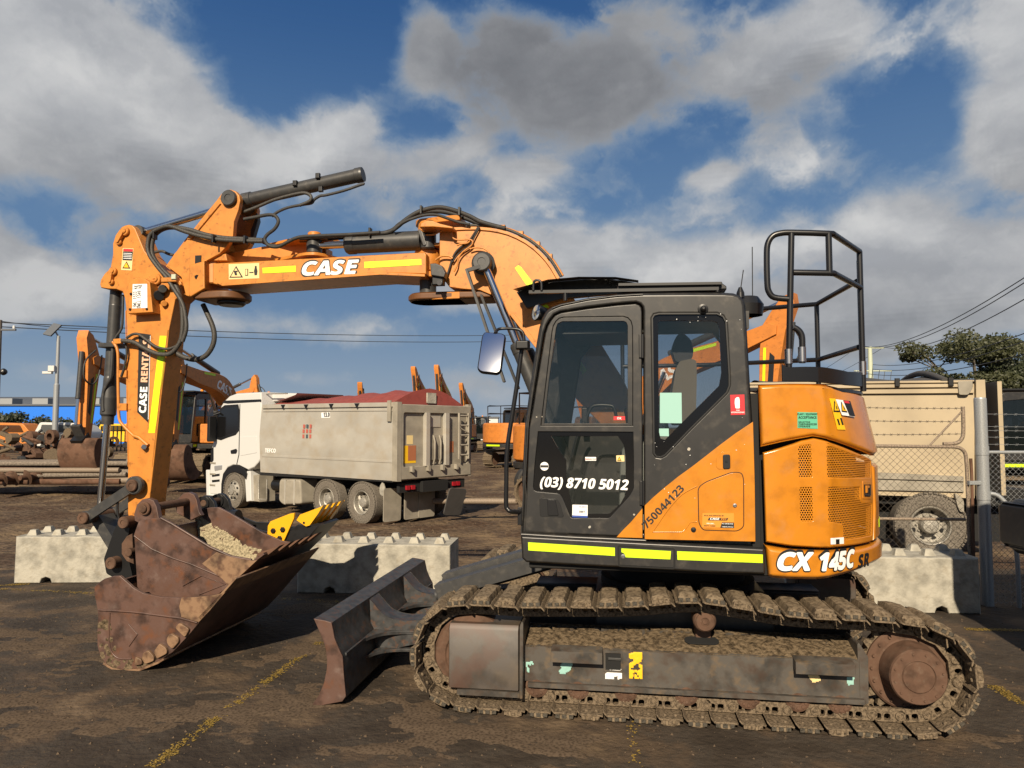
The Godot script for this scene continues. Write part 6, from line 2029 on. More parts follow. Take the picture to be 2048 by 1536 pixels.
func build_hoses() -> void:
	var h = holder("hydraulic_hoses", machine)
	var lines = [
		[Shape.curve(v3([-3.658,3.686,0.22, -3.847,3.705,0.22, -4.054,3.726,0.22, -4.233,3.764,0.22, -4.384,3.813,0.22, -4.535,3.845,0.22, -4.657,3.843,0.22, -4.754,3.789,0.22, -4.787,3.692,0.22, -4.771,3.58,0.22, -4.675,3.458,0.22, -4.582,3.378,0.22, -4.518,3.28,0.22, -4.469,3.154,0.22, -4.45,3.017,0.22, -4.446,2.88,0.22, -4.473,2.758,0.22, -4.56,2.664,0.22, -4.68,2.659,0.22, -4.818,2.71,0.22, -4.943,2.774,0.22, -5.066,2.791,0.22, -5.151,2.785,0.22]), 4), 0.021, "hose"],
		[Shape.curve(v3([-3.641,3.667,0.25, -3.859,3.682,0.25, -4.064,3.701,0.25, -4.257,3.741,0.25, -4.423,3.793,0.25, -4.575,3.849,0.25, -4.666,3.843,0.25, -4.771,3.795,0.25, -4.807,3.713,0.25, -4.795,3.602,0.25, -4.7,3.473,0.25, -4.606,3.373,0.25, -4.527,3.261,0.25, -4.433,3.121,0.25, -4.396,2.984,0.25, -4.389,2.875,0.25, -4.423,2.767,0.25]), 4), 0.019, "hose"],
		[Shape.curve(v3([-5.037,2.82,0.2, -4.976,2.853,0.2, -4.915,2.852,0.2, -4.836,2.802,0.2, -4.727,2.731,0.2, -4.605,2.708,0.2, -4.516,2.734,0.2]), 4), 0.013, "hose"],
		[Shape.curve(v3([-4.388,3.154,0, -4.339,3.061,0, -4.283,2.947,0, -4.26,2.849,0, -4.277,2.751,0, -4.344,2.661,0, -4.45,2.625,0, -4.558,2.644,0, -4.652,2.688,0]), 4), 0.024, "hose"],
		[Shape.curve(v3([-3.805,3.865,0.3, -3.69,3.879,0.3, -3.576,3.894,0.3, -3.504,3.883,0.3, -3.468,3.828,0.3, -3.502,3.763,0.3, -3.572,3.713,0.3, -3.597,3.667,0.3, -3.555,3.612,0.3, -3.47,3.598,0.3, -3.386,3.631,0.3, -3.302,3.667,0.3, -3.204,3.68,0.3, -2.982,3.679,0.3, -2.776,3.678,0.3, -2.508,3.683,0.3]), 4), 0.016, "rubber"],
		[Shape.curve(v3([-3.697,3.686,0.15, -3.623,3.659,0.15, -3.536,3.648,0.15, -3.449,3.678,0.15, -3.363,3.708,0.15, -3.192,3.707,0.15, -2.909,3.708,0.15, -2.575,3.712,0.15]), 4), 0.014, "rubber"],
		[Shape.curve(v3([-3.307,3.693,0.2, -3.081,3.699,0.2, -2.885,3.701,0.2, -2.636,3.702,0.2, -2.472,3.708,0.2, -2.391,3.75,0.2, -2.31,3.812,0.2, -2.216,3.867,0.2, -2.122,3.898,0.2, -2.002,3.91,0.2, -1.882,3.882,0.2, -1.737,3.822,0.2, -1.633,3.765,0.2, -1.503,3.72,0.2, -1.412,3.694,0.2]), 4), 0.020, "rubber"],
		[Shape.curve(v3([-3.356,3.701,0.1, -3.069,3.708,0.1, -2.674,3.717,0.1, -2.48,3.748,0.1, -2.398,3.805,0.1, -2.302,3.853,0.1, -2.193,3.901,0.1, -2.071,3.908,0.1, -1.949,3.889,0.1, -1.801,3.835,0.1, -1.681,3.783,0.1, -1.562,3.751,0.1]), 4), 0.020, "rubber"],
		[Shape.curve(v3([-2.403,3.714,0.24, -2.323,3.775,0.24, -2.23,3.81,0.24, -2.123,3.834,0.24, -2.017,3.832,0.24, -1.911,3.794,0.24, -1.806,3.754,0.24, -1.715,3.732,0.24]), 4), 0.013, "rubber"],
		[Shape.curve(v3([-4.904,3.675,0.02, -4.825,3.683,0.02, -4.762,3.655,0.02, -4.699,3.638,0.02]), 3), 0.014, "hose"],
		[Shape.curve(v3([-1.646,3.711,0.22, -1.685,3.649,0.22, -1.731,3.586,0.22, -1.796,3.544,0.22, -1.848,3.495,0.22, -1.88,3.425,0.22, -1.906,3.342,0.22, -1.919,3.304,0.22]), 4), 0.009, "rubber"],
		[Shape.curve(v3([-1.631,3.706,0.23, -1.676,3.626,0.23, -1.715,3.551,0.23, -1.78,3.509,0.23, -1.832,3.466,0.23, -1.871,3.41,0.23]), 4), 0.007, "rubber"],
		[Shape.curve(v3([-2.11,3.657,0.24, -2.034,3.659,0.24, -1.968,3.686,0.24, -1.883,3.691,0.24, -1.876,3.652,0.24, -1.856,3.613,0.24, -1.804,3.601,0.24, -1.726,3.6,0.24, -1.693,3.586,0.24, -1.7,3.548,0.24, -1.777,3.493,0.24, -1.816,3.437,0.24, -1.829,3.374,0.24, -1.855,3.323,0.24]), 4), 0.007, "orange_arm"],
		[Shape.curve(v3([-1.713,3.516,0.24, -1.661,3.527,0.24, -1.596,3.518,0.24, -1.557,3.49,0.24, -1.525,3.438,0.24, -1.512,3.406,0.24]), 4), 0.007, "orange_arm"],
		[Shape.curve(v3([-2.02,3.433,0.24, -1.967,3.463,0.24, -1.895,3.46,0.24, -1.869,3.439,0.24]), 4), 0.009, "orange_arm"],
		[Shape.curve(v3([-1.83,3.553,0.24, -1.791,3.565,0.24, -1.739,3.569,0.24, -1.713,3.587,0.24]), 4), 0.008, "orange_arm"],
		[Shape.curve(v3([-5.208,3.263,0.05, -5.207,3.092,0.05, -5.213,2.935,0.05, -5.281,2.836,0.05, -5.296,2.723,0.05]), 3), 0.012, "steel_grey"],
		[Shape.curve(v3([-5.067,2.788,0.18, -5.047,2.677,0.18, -5.073,2.538,0.18, -5.101,2.456,0.18]), 3), 0.010, "rubber"],
	]
	for l in lines:
		put("hose", sh().tube(l[0], l[1], 9), mat[l[2]], h)
	for p in [Vector3(-4.744, 3.776, 0.24), Vector3(-4.118, 3.705, 0.27), Vector3(-3.803, 3.68, 0.27), Vector3(-2.156, 3.884, 0.22), Vector3(-1.811, 3.853, 0.22), Vector3(-2.628, 3.71, 0.22)]:
		put("hose_tie", sh().box(p, Vector3(0.018, 0.075, 0.06), 0.004), mat.black, h)
	put("hose_clamp", sh().box(Vector3(-4.567, 3.344, 0.25), Vector3(0.16, 0.045, 0.05), 0.008), mat.orange_arm, h)
	put("hose_clamp", sh().box(Vector3(-4.509, 3.366, 0.27), Vector3(0.05, 0.05, 0.04), 0.008), mat.pole_green, h)
	put("fitting", sh().bar(Vector3(-5.151, 2.785, 0.22), Vector3(-5.066, 2.789, 0.22), 0.045, 0.045, 0.008), mat.orange_arm, h)
	put("swivel", sh().cyl(Vector3(-4.712, 3.286, 0.15), Vector3(-4.662, 3.271, 0.22), 0.04, 14, 0.006), mat.steel_grey, h)
	put("swivel", sh().cyl(Vector3(-4.749, 3.224, 0.15), Vector3(-4.712, 3.214, 0.2), 0.05, 10, 0.006), mat.rail_black, h)
	put("swivel", sh().cyl(Vector3(-4.692, 3.145, 0.15), Vector3(-4.664, 3.138, 0.19), 0.03, 10, 0.006), mat.orange_arm, h)


# ---------------------------------------------------------------- buckets on the ground

func bucket_shell(parent: Node3D, back: Array, mouth: Array, zn: float, zf: float, m: Material, thick := 0.03) -> void:
	# back: from the top of the back round the heel to the lip; mouth: from the lip along the rim to the start
	var side = back + mouth
	put("side_plate", sh().prism(side, zn - thick, zn, 0.005), m, parent)
	put("side_plate", sh().prism(side, zf, zf + thick, 0.005), m, parent)
	var b = spline2(back, 3)
	var inner = []
	for i in b.size():
		var d: Vector2 = (b[mini(i + 1, b.size() - 1)] - b[maxi(i - 1, 0)]).normalized()
		inner.append(b[i] + Vector2(-d.y, d.x) * thick)
	inner.reverse()
	put("shell", sh().prism(b + inner, zf + thick, zn - thick), m, parent)


func mud_patch(parent: Node3D, poly: Array, z: float, face: float, thick: float, seed_: float, m: Material, more := 0.0, called := "dried_mud", step := 0.011) -> void:
	# an uneven crust on a side plate; poly is thinned out at its edge
	var s = sh()
	var lo = Vector2(99, 99)
	var hi = Vector2(-99, -99)
	for q in poly:
		lo = lo.min(q)
		hi = hi.max(q)
	var pp = PackedVector2Array(poly)
	var nx = int((hi.x - lo.x) / step) + 1
	var ny = int((hi.y - lo.y) / step) + 1
	var h = []
	for i in nx + 1:
		var row = []
		for j in ny + 1:
			var p = lo + Vector2(i, j) * step
			var k = wear.get_noise_3d(p.x * 1.4, p.y * 1.4, seed_) + 0.45 * wear.get_noise_3d(p.x * 4.0, p.y * 4.0, seed_ + 9.0) + more
			row.append(k if Geometry2D.is_point_in_polygon(p, pp) else minf(k, -0.2))
		h.append(row)
	for i in nx:
		for j in ny:
			var ks = [h[i][j], h[i + 1][j], h[i + 1][j + 1], h[i][j + 1]]
			if ks.max() < 0.0:
				continue
			var q = []
			for c in [[0, 0], [1, 0], [1, 1], [0, 1]]:
				var p = lo + Vector2(i + c[0], j + c[1]) * step
				q.append(Vector3(p.x, p.y, z + face * (0.001 + thick * clampf(h[i + c[0]][j + c[1]] * 1.6, -0.35, 1.0))))
			s.free_quad(q[0], q[1], q[2], q[3], q[0] - Vector3(0, 0, face))
	if s.v.size():
		setting(put(called, s.smooth(70), m, parent), "stuff")


func build_buckets() -> void:
	var at = Vector3(1.366, 0, -6.163)
	# wide rusty bucket lying on the ground
	var a = thing("excavator_bucket", "wide rust brown bucket lying on the asphalt with smaller bucket nested inside", "bucket", at, house_turn, "excavator buckets on the ground")
	var back = v2([-4.753,0.656, -4.75,0.597, -4.727,0.514, -4.708,0.42, -4.713,0.301, -4.706,0.182, -4.677,0.101, -4.627,0.045, -4.545,0.012, -4.451,0.002, -4.305,0.022, -4.148,0.085, -4.019,0.165, -3.893,0.293, -3.767,0.436, -3.642,0.576, -3.565,0.664])
	var mouth = v2([-3.565,0.664, -3.644,0.64, -3.811,0.615, -3.954,0.602, -4.138,0.602, -4.298,0.624, -4.394,0.668, -4.476,0.729, -4.518,0.758, -4.586,0.751, -4.66,0.729, -4.72,0.691])
	bucket_shell(a, back, mouth, 0.86, -0.66, mat.bucket_rust)
	var lip = v2([-3.792,0.408, -3.767,0.436, -3.549,0.701, -3.565,0.664, -3.71,0.481])
	put("cutting_edge", sh().prism([back[14], back[16], back[16] + Vector2(0.10, 0.11), back[16] + Vector2(0.085, 0.115), back[14] + Vector2(-0.03, 0.02)], -0.66, 0.872, 0.004), mat.bucket_worn, a)
	put("side_cutter", sh().prism(v2([-3.947,0.605, -3.804,0.617, -3.638,0.642, -3.559,0.664, -3.686,0.519, -3.786,0.417, -3.943,0.45, -3.965,0.536]), 0.858, 0.872, 0.004), mat.bucket_worn, a)
	for p in [v2([-3.954,0.409, -3.902,0.388, -3.859,0.361, -3.899,0.293, -3.945,0.328, -3.99,0.367]), v2([-4.03,0.324, -3.957,0.293, -3.95,0.258, -4.007,0.195, -4.053,0.23, -4.065,0.276]), v2([-4.126,0.238, -4.059,0.201, -4.051,0.161, -4.142,0.112, -4.176,0.166]), v2([-4.223,0.181, -4.169,0.131, -4.167,0.096, -4.246,0.063, -4.28,0.102, -4.275,0.149]), v2([-4.34,0.122, -4.28,0.102, -4.272,0.062, -4.344,0.046])]:
		put("wear_pad", sh().prism(rounded(p, 0.02), 0.858, 0.884, 0.006), mat.bucket_worn, a)
	put("weld", sh().tube(v3([-4.703,0.474,0.862, -4.56,0.474,0.862, -4.399,0.472,0.862, -4.212,0.46,0.862, -3.948,0.44,0.862, -3.804,0.411,0.862]), 0.009, 6), mat.bucket_rust, a)
	put("weld", sh().tube(Shape.curve(v3([-4.598,0.455,0.862, -4.598,0.33,0.862, -4.591,0.201,0.862, -4.561,0.131,0.862, -4.499,0.094,0.862, -4.386,0.094,0.862]), 3), 0.007, 6), mat.bucket_rust, a)
	put("maker_plate", sh().prism(v2([-4.418,0.374, -4.332,0.296, -4.409,0.192, -4.499,0.276]), 0.858, 0.868, 0.003), mat.bucket_rust, a)
	put("heel_band", sh().prism(v2([-4.639,0.054, -4.545,0.014, -4.451,0.003, -4.305,0.023, -4.148,0.086, -4.096,0.117, -4.089,0.102, -4.141,0.069, -4.301,0.004, -4.453,-0.017, -4.55,-0.005, -4.647,0.038]), -0.66, 0.868, 0.003), mat.bucket_worn, a)
	mud_patch(a, v2([-4.707,0.36, -4.614,0.424, -4.553,0.214, -4.507,0.087, -4.307,0.086, -4.203,0.138, -4.122,0.107, -4.305,0.028, -4.451,0.005, -4.559,0.019, -4.67,0.102]), 0.86, 1.0, 0.003, 3.0, mat.frame_mud, -0.12)
	# the bucket on the hitch
	var b = thing("excavator_bucket", "muddy rusty bucket held by the arm's hitch, nested in the wide one", "bucket", at, house_turn, "excavator buckets on the ground")
	var zb = 0.50
	var back2 = v2([-4.673,1.04, -4.661,0.938, -4.652,0.837, -4.639,0.711, -4.626,0.585, -4.563,0.512, -4.42,0.455, -4.251,0.437, -4.071,0.469, -3.948,0.511, -3.853,0.552, -3.752,0.624, -3.626,0.745, -3.487,0.858])
	var mouth2 = v2([-3.547,0.85, -3.738,0.875, -3.932,0.946, -4.157,1.063, -4.3,1.135, -4.412,1.186, -4.5,1.184, -4.628,1.162])
	bucket_shell(b, back2, mouth2, zb, -0.42, mat.bucket_rust)
	put("rim_bar", sh().tube(v3([-4.412,1.188,0.5, -4.3,1.138,0.5, -4.157,1.065,0.5, -3.932,0.949,0.5, -3.738,0.877,0.5, -3.547,0.852,0.5]), 0.012, 6), mat.bucket_rust, b)
	put("side_cutter", sh().prism(v2([-4.005,0.809, -3.87,0.912, -3.732,0.877, -3.542,0.852, -3.488,0.856, -3.746,0.626, -3.809,0.685]), 0.498, 0.512, 0.004), mat.bucket_worn, b)
	put("weld", sh().tube(v3([-4.665,1.028,0.502, -4.49,0.918,0.502, -4.29,0.848,0.502, -4.121,0.804,0.502, -3.953,0.747,0.502, -3.787,0.691,0.502]), 0.008, 6), mat.bucket_rust, b)
	put("weld", sh().tube(v3([-4.185,0.614,0.502, -4.007,0.708,0.502, -3.785,0.641,0.502, -4.03,0.546,0.502]), 0.006, 6), mat.bucket_rust, b)
	var lipc: Vector2 = back2[13]
	put("cutting_edge", sh().prism([back2[11], lipc, lipc + Vector2(0.06, 0.045), lipc + Vector2(0.05, 0.06), back2[11] + Vector2(-0.02, 0.03)], -0.42, 0.51, 0.004), mat.bucket_rust, b)
	for k in 5:
		var z = lerpf(-0.36, 0.40, k / 4.0)
		var t = sh()
		t.t = Transform3D(Basis(), Vector3(lipc.x, lipc.y, z))
		t.prism([Vector2(-0.06, -0.035), Vector2(0.05, 0.02), Vector2(0.17, 0.115), Vector2(0.05, 0.075), Vector2(-0.04, 0.045)], -0.05, 0.05, 0.008)
		put("tooth", t, mat.old_rust, b)
	for z in [0.34, -0.26]:
		var ear = v2([-4.77,1.139, -4.78,1.198, -4.753,1.284, -4.703,1.331, -4.645,1.345, -4.585,1.326, -4.554,1.274, -4.526,1.164, -4.499,1.125, -4.614,1.071])
		put("ear", sh().prism(ear, z - 0.03, z + 0.03, 0.008), mat.bucket_rust, b)
		var ear2 = v2([-4.847,1, -4.789,1.027, -4.765,0.754, -4.839,0.777, -4.893,0.841, -4.896,0.933])
		put("ear", sh().prism(ear2, z - 0.03, z + 0.03, 0.008), mat.rust_drum, b)
	var pp = Vector3(-4.659, 1.253, 0.4)
	put("bucket_pin", sh().cyl(Vector3(pp.x, pp.y, -0.34), Vector3(pp.x, pp.y, 0.42), 0.036, 18, 0.006), mat.rust_drum, b)
	put("pin_boss", sh().cyl(Vector3(pp.x, pp.y, 0.365), Vector3(pp.x, pp.y, 0.40), 0.058, 20, 0.006), mat.old_rust, b)
	var pq = Vector3(-4.789, 0.865, 0.4)
	put("bucket_pin", sh().cyl(Vector3(pq.x, pq.y, -0.34), Vector3(pq.x, pq.y, 0.42), 0.036, 18, 0.006), mat.rust_drum, b)
	mud_patch(b, v2([-4.662,1.13, -4.588,1.074, -4.499,1.025, -4.37,0.964, -4.226,0.884, -4.099,0.813, -3.943,0.782, -4.003,0.703, -4.064,0.644, -4.267,0.637, -4.491,0.745, -4.67,0.855]), -0.39, 1.0, 0.006, 4.0, mat.dry_mud, 0.3)
	mud_patch(b, v2([-4.628,1.088, -4.498,1.004, -4.225,0.853, -4.098,0.785, -4.033,0.673, -4.267,0.637, -4.491,0.745, -4.67,0.855]), -0.39, 1.0, 0.012, 60.0, mat.dry_mud, 0.0)
	# the clean black bucket behind
	var c = thing("excavator_bucket", "narrow black bucket with bright yellow teeth standing behind the rusty ones", "bucket", at, house_turn, "excavator buckets on the ground")
	var zc = -0.62
	var back3 = v2([-4.781,1.147, -4.791,0.937, -4.769,0.729, -4.681,0.523, -4.513,0.381, -4.301,0.345, -4.078,0.426, -3.843,0.609, -3.61,0.834, -3.457,0.998])
	var mouth3 = v2([-3.55,0.988, -3.676,1.007, -3.801,0.931, -3.96,0.913, -4.17,0.952, -4.413,0.953, -4.562,1.002, -4.663,1.089, -4.697,1.111])
	bucket_shell(c, back3, mouth3, zc, -1.12, mat.bucket_black, 0.025)
	for z in [-0.60, -0.86]:
		put("ear", sh().prism(v2([-4.809,1.101, -4.801,1.177, -4.767,1.245, -4.701,1.28, -4.635,1.27, -4.584,1.218, -4.557,1.136, -4.53,1.047, -4.644,1, -4.778,1.042]), z - 0.025, z + 0.025, 0.008), mat.bucket_black, c)
		var e: Vector2 = v2([-4.706,1.201])[0]
		put("ear_boss", sh().ring(Vector3(e.x, e.y, z + 0.024), Vector3(e.x, e.y, z + 0.04), 0.035, 0.072), mat.bucket_black, c)
	var e3: Vector2 = v2([-4.693,1.204])[0]
	put("bucket_pin", sh().cyl(Vector3(e3.x, e3.y, -0.90), Vector3(e3.x, e3.y, -0.555), 0.034, 18, 0.005), mat.rust_drum, c)
	put("top_tube", sh().tube(v3([-4.66,1.029,-0.75, -4.41,1.034,-0.75]), 0.09, 16), mat.bucket_black, c)
	var cut = put("side_cutter", sh().prism(v2([-3.996,0.988, -3.968,1.033, -3.763,1.113, -3.708,1.123, -3.712,1.067, -3.806,0.861, -3.821,0.832, -4.003,0.819]), -0.62, -0.592, 0.006), mat.tooth_yellow, c)
	for p in [Vector3(-3.933, 0.939, -0.592), Vector3(-3.83, 0.953, -0.592), Vector3(-3.979, 0.846, -0.592), Vector3(-3.862, 0.864, -0.592)]:
		var bs = sh()
		bolt(bs, p, Vector3(0, 0, 1), 0.022, 0.02)
		put("bolt", bs, mat.bucket_black, cut)
	var tp = v2([-3.684,1.051, -3.647,1.107, -3.429,1.187, -3.401,1.205, -3.459,1.114, -3.543,1.003, -3.582,0.992])
	for k in 4:
		var z = lerpf(-0.64, -1.08, k / 3.0)
		var t = put("tooth", sh().prism(tp, z - 0.05, z + 0.05, 0.010), mat.tooth_yellow, c)
		var q: Vector2 = (tp[0] + tp[5]) / 2.0
		put("tooth_pin", sh().cyl(Vector3(q.x + 0.01, q.y, z + 0.048), Vector3(q.x + 0.01, q.y, z + 0.054), 0.012, 10), mat.black_matt, t)


# ---------------------------------------------------------------- concrete blocks

func build_blocks() -> void:
	var spots = [
		[Vector3(-5.40, 0, -9.72), 2.0, "pale concrete block with studded top beside the wide rusty bucket"],
		[Vector3(-1.62, 0, -9.08), -5.0, "studded concrete block between buckets and excavator tracks"],
		[Vector3(4.06, 0, -8.22), -4.0, "clean cream concrete block behind the excavator's rear, partly in shade"],
	]
	for sp in spots:
		var o = thing("concrete_block", sp[2], "concrete block", sp[0], sp[1], "concrete blocks along the yard edge")
		var s = sh()
		# slightly tapered body with fork slots
		var prof = [Vector2(-0.93, 0.0), Vector2(-0.60, 0.0), Vector2(-0.58, 0.055), Vector2(-0.53, 0.075), Vector2(-0.48, 0.055), Vector2(-0.46, 0.0), Vector2(0.46, 0.0), Vector2(0.48, 0.055), Vector2(0.53, 0.075), Vector2(0.58, 0.055), Vector2(0.60, 0.0), Vector2(0.93, 0.0), Vector2(0.925, 0.595), Vector2(-0.925, 0.595)]
		s.prism(prof, -0.31, 0.31, 0.022)
		put("block_body", s, mat.concrete, o)
		var stud = sh()
		var a = 0.062
		var b = 0.034
		for k in 4:
			var u0 = TAU * k / 4.0 + PI / 4
			var u1 = u0 + TAU / 4.0
			var d0 = Vector3(cos(u0), 0, sin(u0)) * 1.414
			var d1 = Vector3(cos(u1), 0, sin(u1)) * 1.414
			stud.free_quad(d0 * a, d1 * a, d1 * b + Vector3(0, 0.068, 0), d0 * b + Vector3(0, 0.068, 0), Vector3.ZERO)
			stud.flat(Vector3(0, 0.068, 0), d0 * b + Vector3(0, 0.068, 0), d1 * b + Vector3(0, 0.068, 0), Vector3.UP)
		var sm = join([stud, mat.concrete])
		for i in 6:
			for z in [0.16, -0.16]:
				again("stud", sm, o, Transform3D(Basis(), Vector3(-0.775 + i * 0.31, 0.595, z)))


# ---------------------------------------------------------------- white tipper truck
# its axes: x to the rear, y up, z out of the side that we see

func wheel(parent: Node3D, at: Vector3, r: float, wide: float, front: bool) -> Node3D:
	var o = holder("wheel", parent)
	o.position = at
	var t = sh()
	t.lathe(Vector3(0, 0, -wide), Vector3(0, 0, 1), [Vector2(r * 0.56, 0), Vector2(r * 0.92, 0), Vector2(r, wide * 0.1), Vector2(r, wide * 0.88), Vector2(r * 0.97, wide * 0.95), Vector2(r * 0.85, wide * 1.0), Vector2(r * 0.62, wide * 0.98), Vector2(r * 0.57, wide * 0.93)], 40)
	for k in 44:
		var u = TAU * k / 44.0
		var d = Vector3(cos(u), sin(u), 0)
		t.bar(d * r * 0.985 + Vector3(0, 0, -0.01), d * r * 0.93 + Vector3(0, 0, -wide * 0.03), 0.045, 0.05)
	put("tyre", t, mat.tyre, o)
	var m = sh()
	if front:
		m.lathe(Vector3(0, 0, -wide), Vector3(0, 0, 1), [Vector2(r * 0.57, wide * 0.92), Vector2(r * 0.55, wide * 0.98), Vector2(r * 0.52, wide * 0.96), Vector2(r * 0.50, wide * 0.90), Vector2(r * 0.34, wide * 1.08), Vector2(r * 0.22, wide * 1.12), Vector2(r * 0.21, wide * 1.22), Vector2(0, wide * 1.24)], 30)
	else:
		m.lathe(Vector3(0, 0, -wide), Vector3(0, 0, 1), [Vector2(r * 0.57, wide * 0.92), Vector2(r * 0.55, wide * 0.98), Vector2(r * 0.52, wide * 0.94), Vector2(r * 0.50, wide * 0.55), Vector2(r * 0.40, wide * 0.42), Vector2(r * 0.25, wide * 0.40), Vector2(r * 0.24, wide * 0.80), Vector2(r * 0.20, wide * 0.92), Vector2(0, wide * 0.96)], 30)
	put("rim", m, mat.wheel_metal, o)
	var n = sh()
	var hz = (0.09 if front else -0.56) * wide
	for k in 10:
		var u = TAU * k / 10.0
		bolt(n, Vector3(cos(u) * r * 0.30, sin(u) * r * 0.30, hz - 0.015), Vector3(0, 0, 1), 0.016, 0.04)
	put("wheel_nuts", n, mat.wheel_metal, o)
	var h = sh()
	for k in 8:
		var u = TAU * (k + 0.5) / 8.0
		h.lathe(Vector3(cos(u) * r * 0.425, sin(u) * r * 0.425, (0.0 if front else -0.555) * wide), Vector3(0, 0, 1), [Vector2(0.038, 0), Vector2(0.036, 0.012), Vector2(0, 0.012)], 10)
	put("hand_holes", h, mat.black_matt, o)
	return o


func build_tipper_truck() -> void:
	var o = thing("tipper_truck", "white tipper truck with dusty alloy tub and red tarpaulin on the mud", "truck", Vector3(-3.67, -0.37, -17.9), -38.0)
	for x in [-5.62, -1.36, 0.0]:
		wheel(o, Vector3(x, 0.52, 0.0), 0.52, 0.30, x < -4)
		var w = wheel(o, Vector3(x, 0.52, -2.48), 0.52, 0.30, x < -4)
		w.rotation.y = PI
	put("axle", sh().cyl(Vector3(-5.62, 0.52, -2.3), Vector3(-5.62, 0.52, -0.2), 0.09, 10), mat.black_matt, o)
	put("chassis", sh().box(Vector3(-2.8, 0.92, -1.25), Vector3(8.2, 0.26, 0.9), 0.01), mat.black_matt, o)
	put("rear_axles", sh().box(Vector3(-0.7, 0.6, -1.25), Vector3(2.2, 0.4, 1.7), 0.02), mat.black_matt, o)
	# cab
	var cab = v2([-6.966,0.324, -6.972,1.112, -6.905,1.69, -6.757,2.145, -6.542,2.801, -6.415,3.024, -6.256,3.156, -6.016,3.28, -5.618,3.35, -4.366,3.352, -4.293,2.427, -4.274,1.509, -4.429,1.352, -4.626,1.212, -4.93,1.124, -5.106,1.168, -5.39,1.237, -5.712,1.243, -6,1.165, -6.214,0.985, -6.298,0.692, -6.298,0.35])
	var cb = put("cab_body", sh().prism(cab, -2.45, -0.02, 0.05), mat.truck_white, o)
	put("side_window", sh().prism(rounded(v2([-6.722,2.054, -6.537,2.698, -6.409,2.873, -6.188,2.959, -5.516,2.979, -5.467,2.827, -5.446,2.291, -5.606,2.183, -6.003,2.109, -6.371,2.025]), 0.05), -0.05, -0.012, 0.004), mat.frit, cb)
	put("window_surround", ring_of(v2([-6.722,2.054, -6.537,2.698, -6.409,2.873, -6.188,2.959, -5.516,2.979, -5.467,2.827, -5.446,2.291, -5.606,2.183, -6.003,2.109, -6.371,2.025]), 0.05, -0.03, -0.010), mat.black, cb)
	put("roof_strip", sh().prism(v2([-6.343,3.084, -6.233,3.147, -4.359,3.143, -4.357,3.074, -6.043,3.054]), -0.03, -0.014), mat.black, cb)
	put("door_gap", sh().prism(v2([-5.418,3.025, -5.383,3.025, -5.374,1.56, -5.477,1.282, -5.519,1.28, -5.417,1.567]), -0.03, -0.017), mat.cab_grey, cb)
	put("door_handle", sh().prism(rounded(v2([-5.839,1.678, -5.538,1.735, -5.478,1.677, -5.532,1.588, -5.805,1.574]), 0.03), -0.03, -0.008, 0.006), mat.black, cb)
	put("side_locker", sh().prism(rounded(v2([-5.352,2.074, -4.523,2.103, -4.506,1.634, -5.33,1.53]), 0.03), -0.03, -0.010, 0.006), mat.truck_white, cb)
	put("wheel_arch", sh().prism(v2([-6.298,0.35, -6.298,0.692, -6.214,0.985, -6,1.165, -5.712,1.243, -5.39,1.237, -5.106,1.168, -4.975,1.025, -5.024,0.868, -5.24,1.015, -5.668,1.058, -5.955,0.967, -6.15,0.698, -6.15,0.358]), -0.5, -0.012, 0.01), mat.black, cb)
	put("windscreen", sh().bar(Vector3(-6.72, 2.0, -1.25), Vector3(-6.42, 3.0, -1.25), 2.2, 0.03), mat.dark_glass, cb)
	put("grille", sh().box(Vector3(-6.98, 1.2, -1.25), Vector3(0.06, 0.9, 2.2), 0.02), mat.black, cb)
	put("bumper", sh().prism(v2([-7.204,1.063, -7.001,1.07, -6.952,0.354, -6.298,0.35, -6.295,0.289, -7.135,0.282]), -2.45, -0.02, 0.03), mat.truck_white, cb)
	for y in [0.62, 0.95, 1.28]:
		put("step_slot", sh().box(Vector3(-6.78, y, -0.03), Vector3(0.30, 0.05, 0.06), 0.01), mat.dusty_alloy, cb)
	put("mirror", sh().box(Vector3(-6.62, 2.30, 0.14), Vector3(0.14, 0.75, 0.26), 0.04), mat.black, cb)
	put("mirror_arm", sh().tube([Vector3(-6.55, 2.72, 0.14), Vector3(-6.42, 2.82, -0.1)], 0.03, 8), mat.black, cb)
	put("visor", sh().box(Vector3(-6.60, 2.98, -1.25), Vector3(0.30, 0.04, 2.3), 0.01), mat.dark_glass, cb)
	put("headlamp", sh().prism(rounded(v2([-6.714,1.203, -6.262,1.241, -6.271,1.096, -6.676,1.032]), 0.04), -0.3, -0.005, 0.02), mat.headlamp_glass, cb)
	put("bumper_slot", sh().prism(v2([-6.824,0.933, -6.401,0.978, -6.398,0.913, -6.806,0.864]), -0.1, -0.012), mat.black, cb)
	put("bumper_slot", sh().prism(v2([-6.817,0.769, -6.393,0.808, -6.39,0.744, -6.798,0.701]), -0.1, -0.012), mat.black, cb)
	put("grille_edge", sh().prism(v2([-6.919,1.649, -6.77,1.775, -6.752,1.365, -6.9,1.238]), -0.4, -0.012), mat.black, cb)
	put("roof_fairing", sh().prism(v2([-4.945,3.285, -4.878,3.335, -4.708,3.354, -3.269,3.304, -4.162,3.081, -4.903,3.065]), -2.1, -0.4, 0.05), mat.truck_white, o)
	put("roof_bar", sh().tube(Shape.curve(v3([-4.574,2.818,-0.2, -4.599,3.151,-0.2, -4.522,3.267,-0.2, -4.335,3.3,-0.2, -3.362,3.284,-0.2]), 3), 0.02, 6), mat.wheel_metal, o)
	put("rear_fender", sh().prism(v2([-5.159,1.096, -4.861,1.115, -4.781,0.262, -5.034,0.216]), -0.5, -0.05, 0.03), mat.truck_white, o)
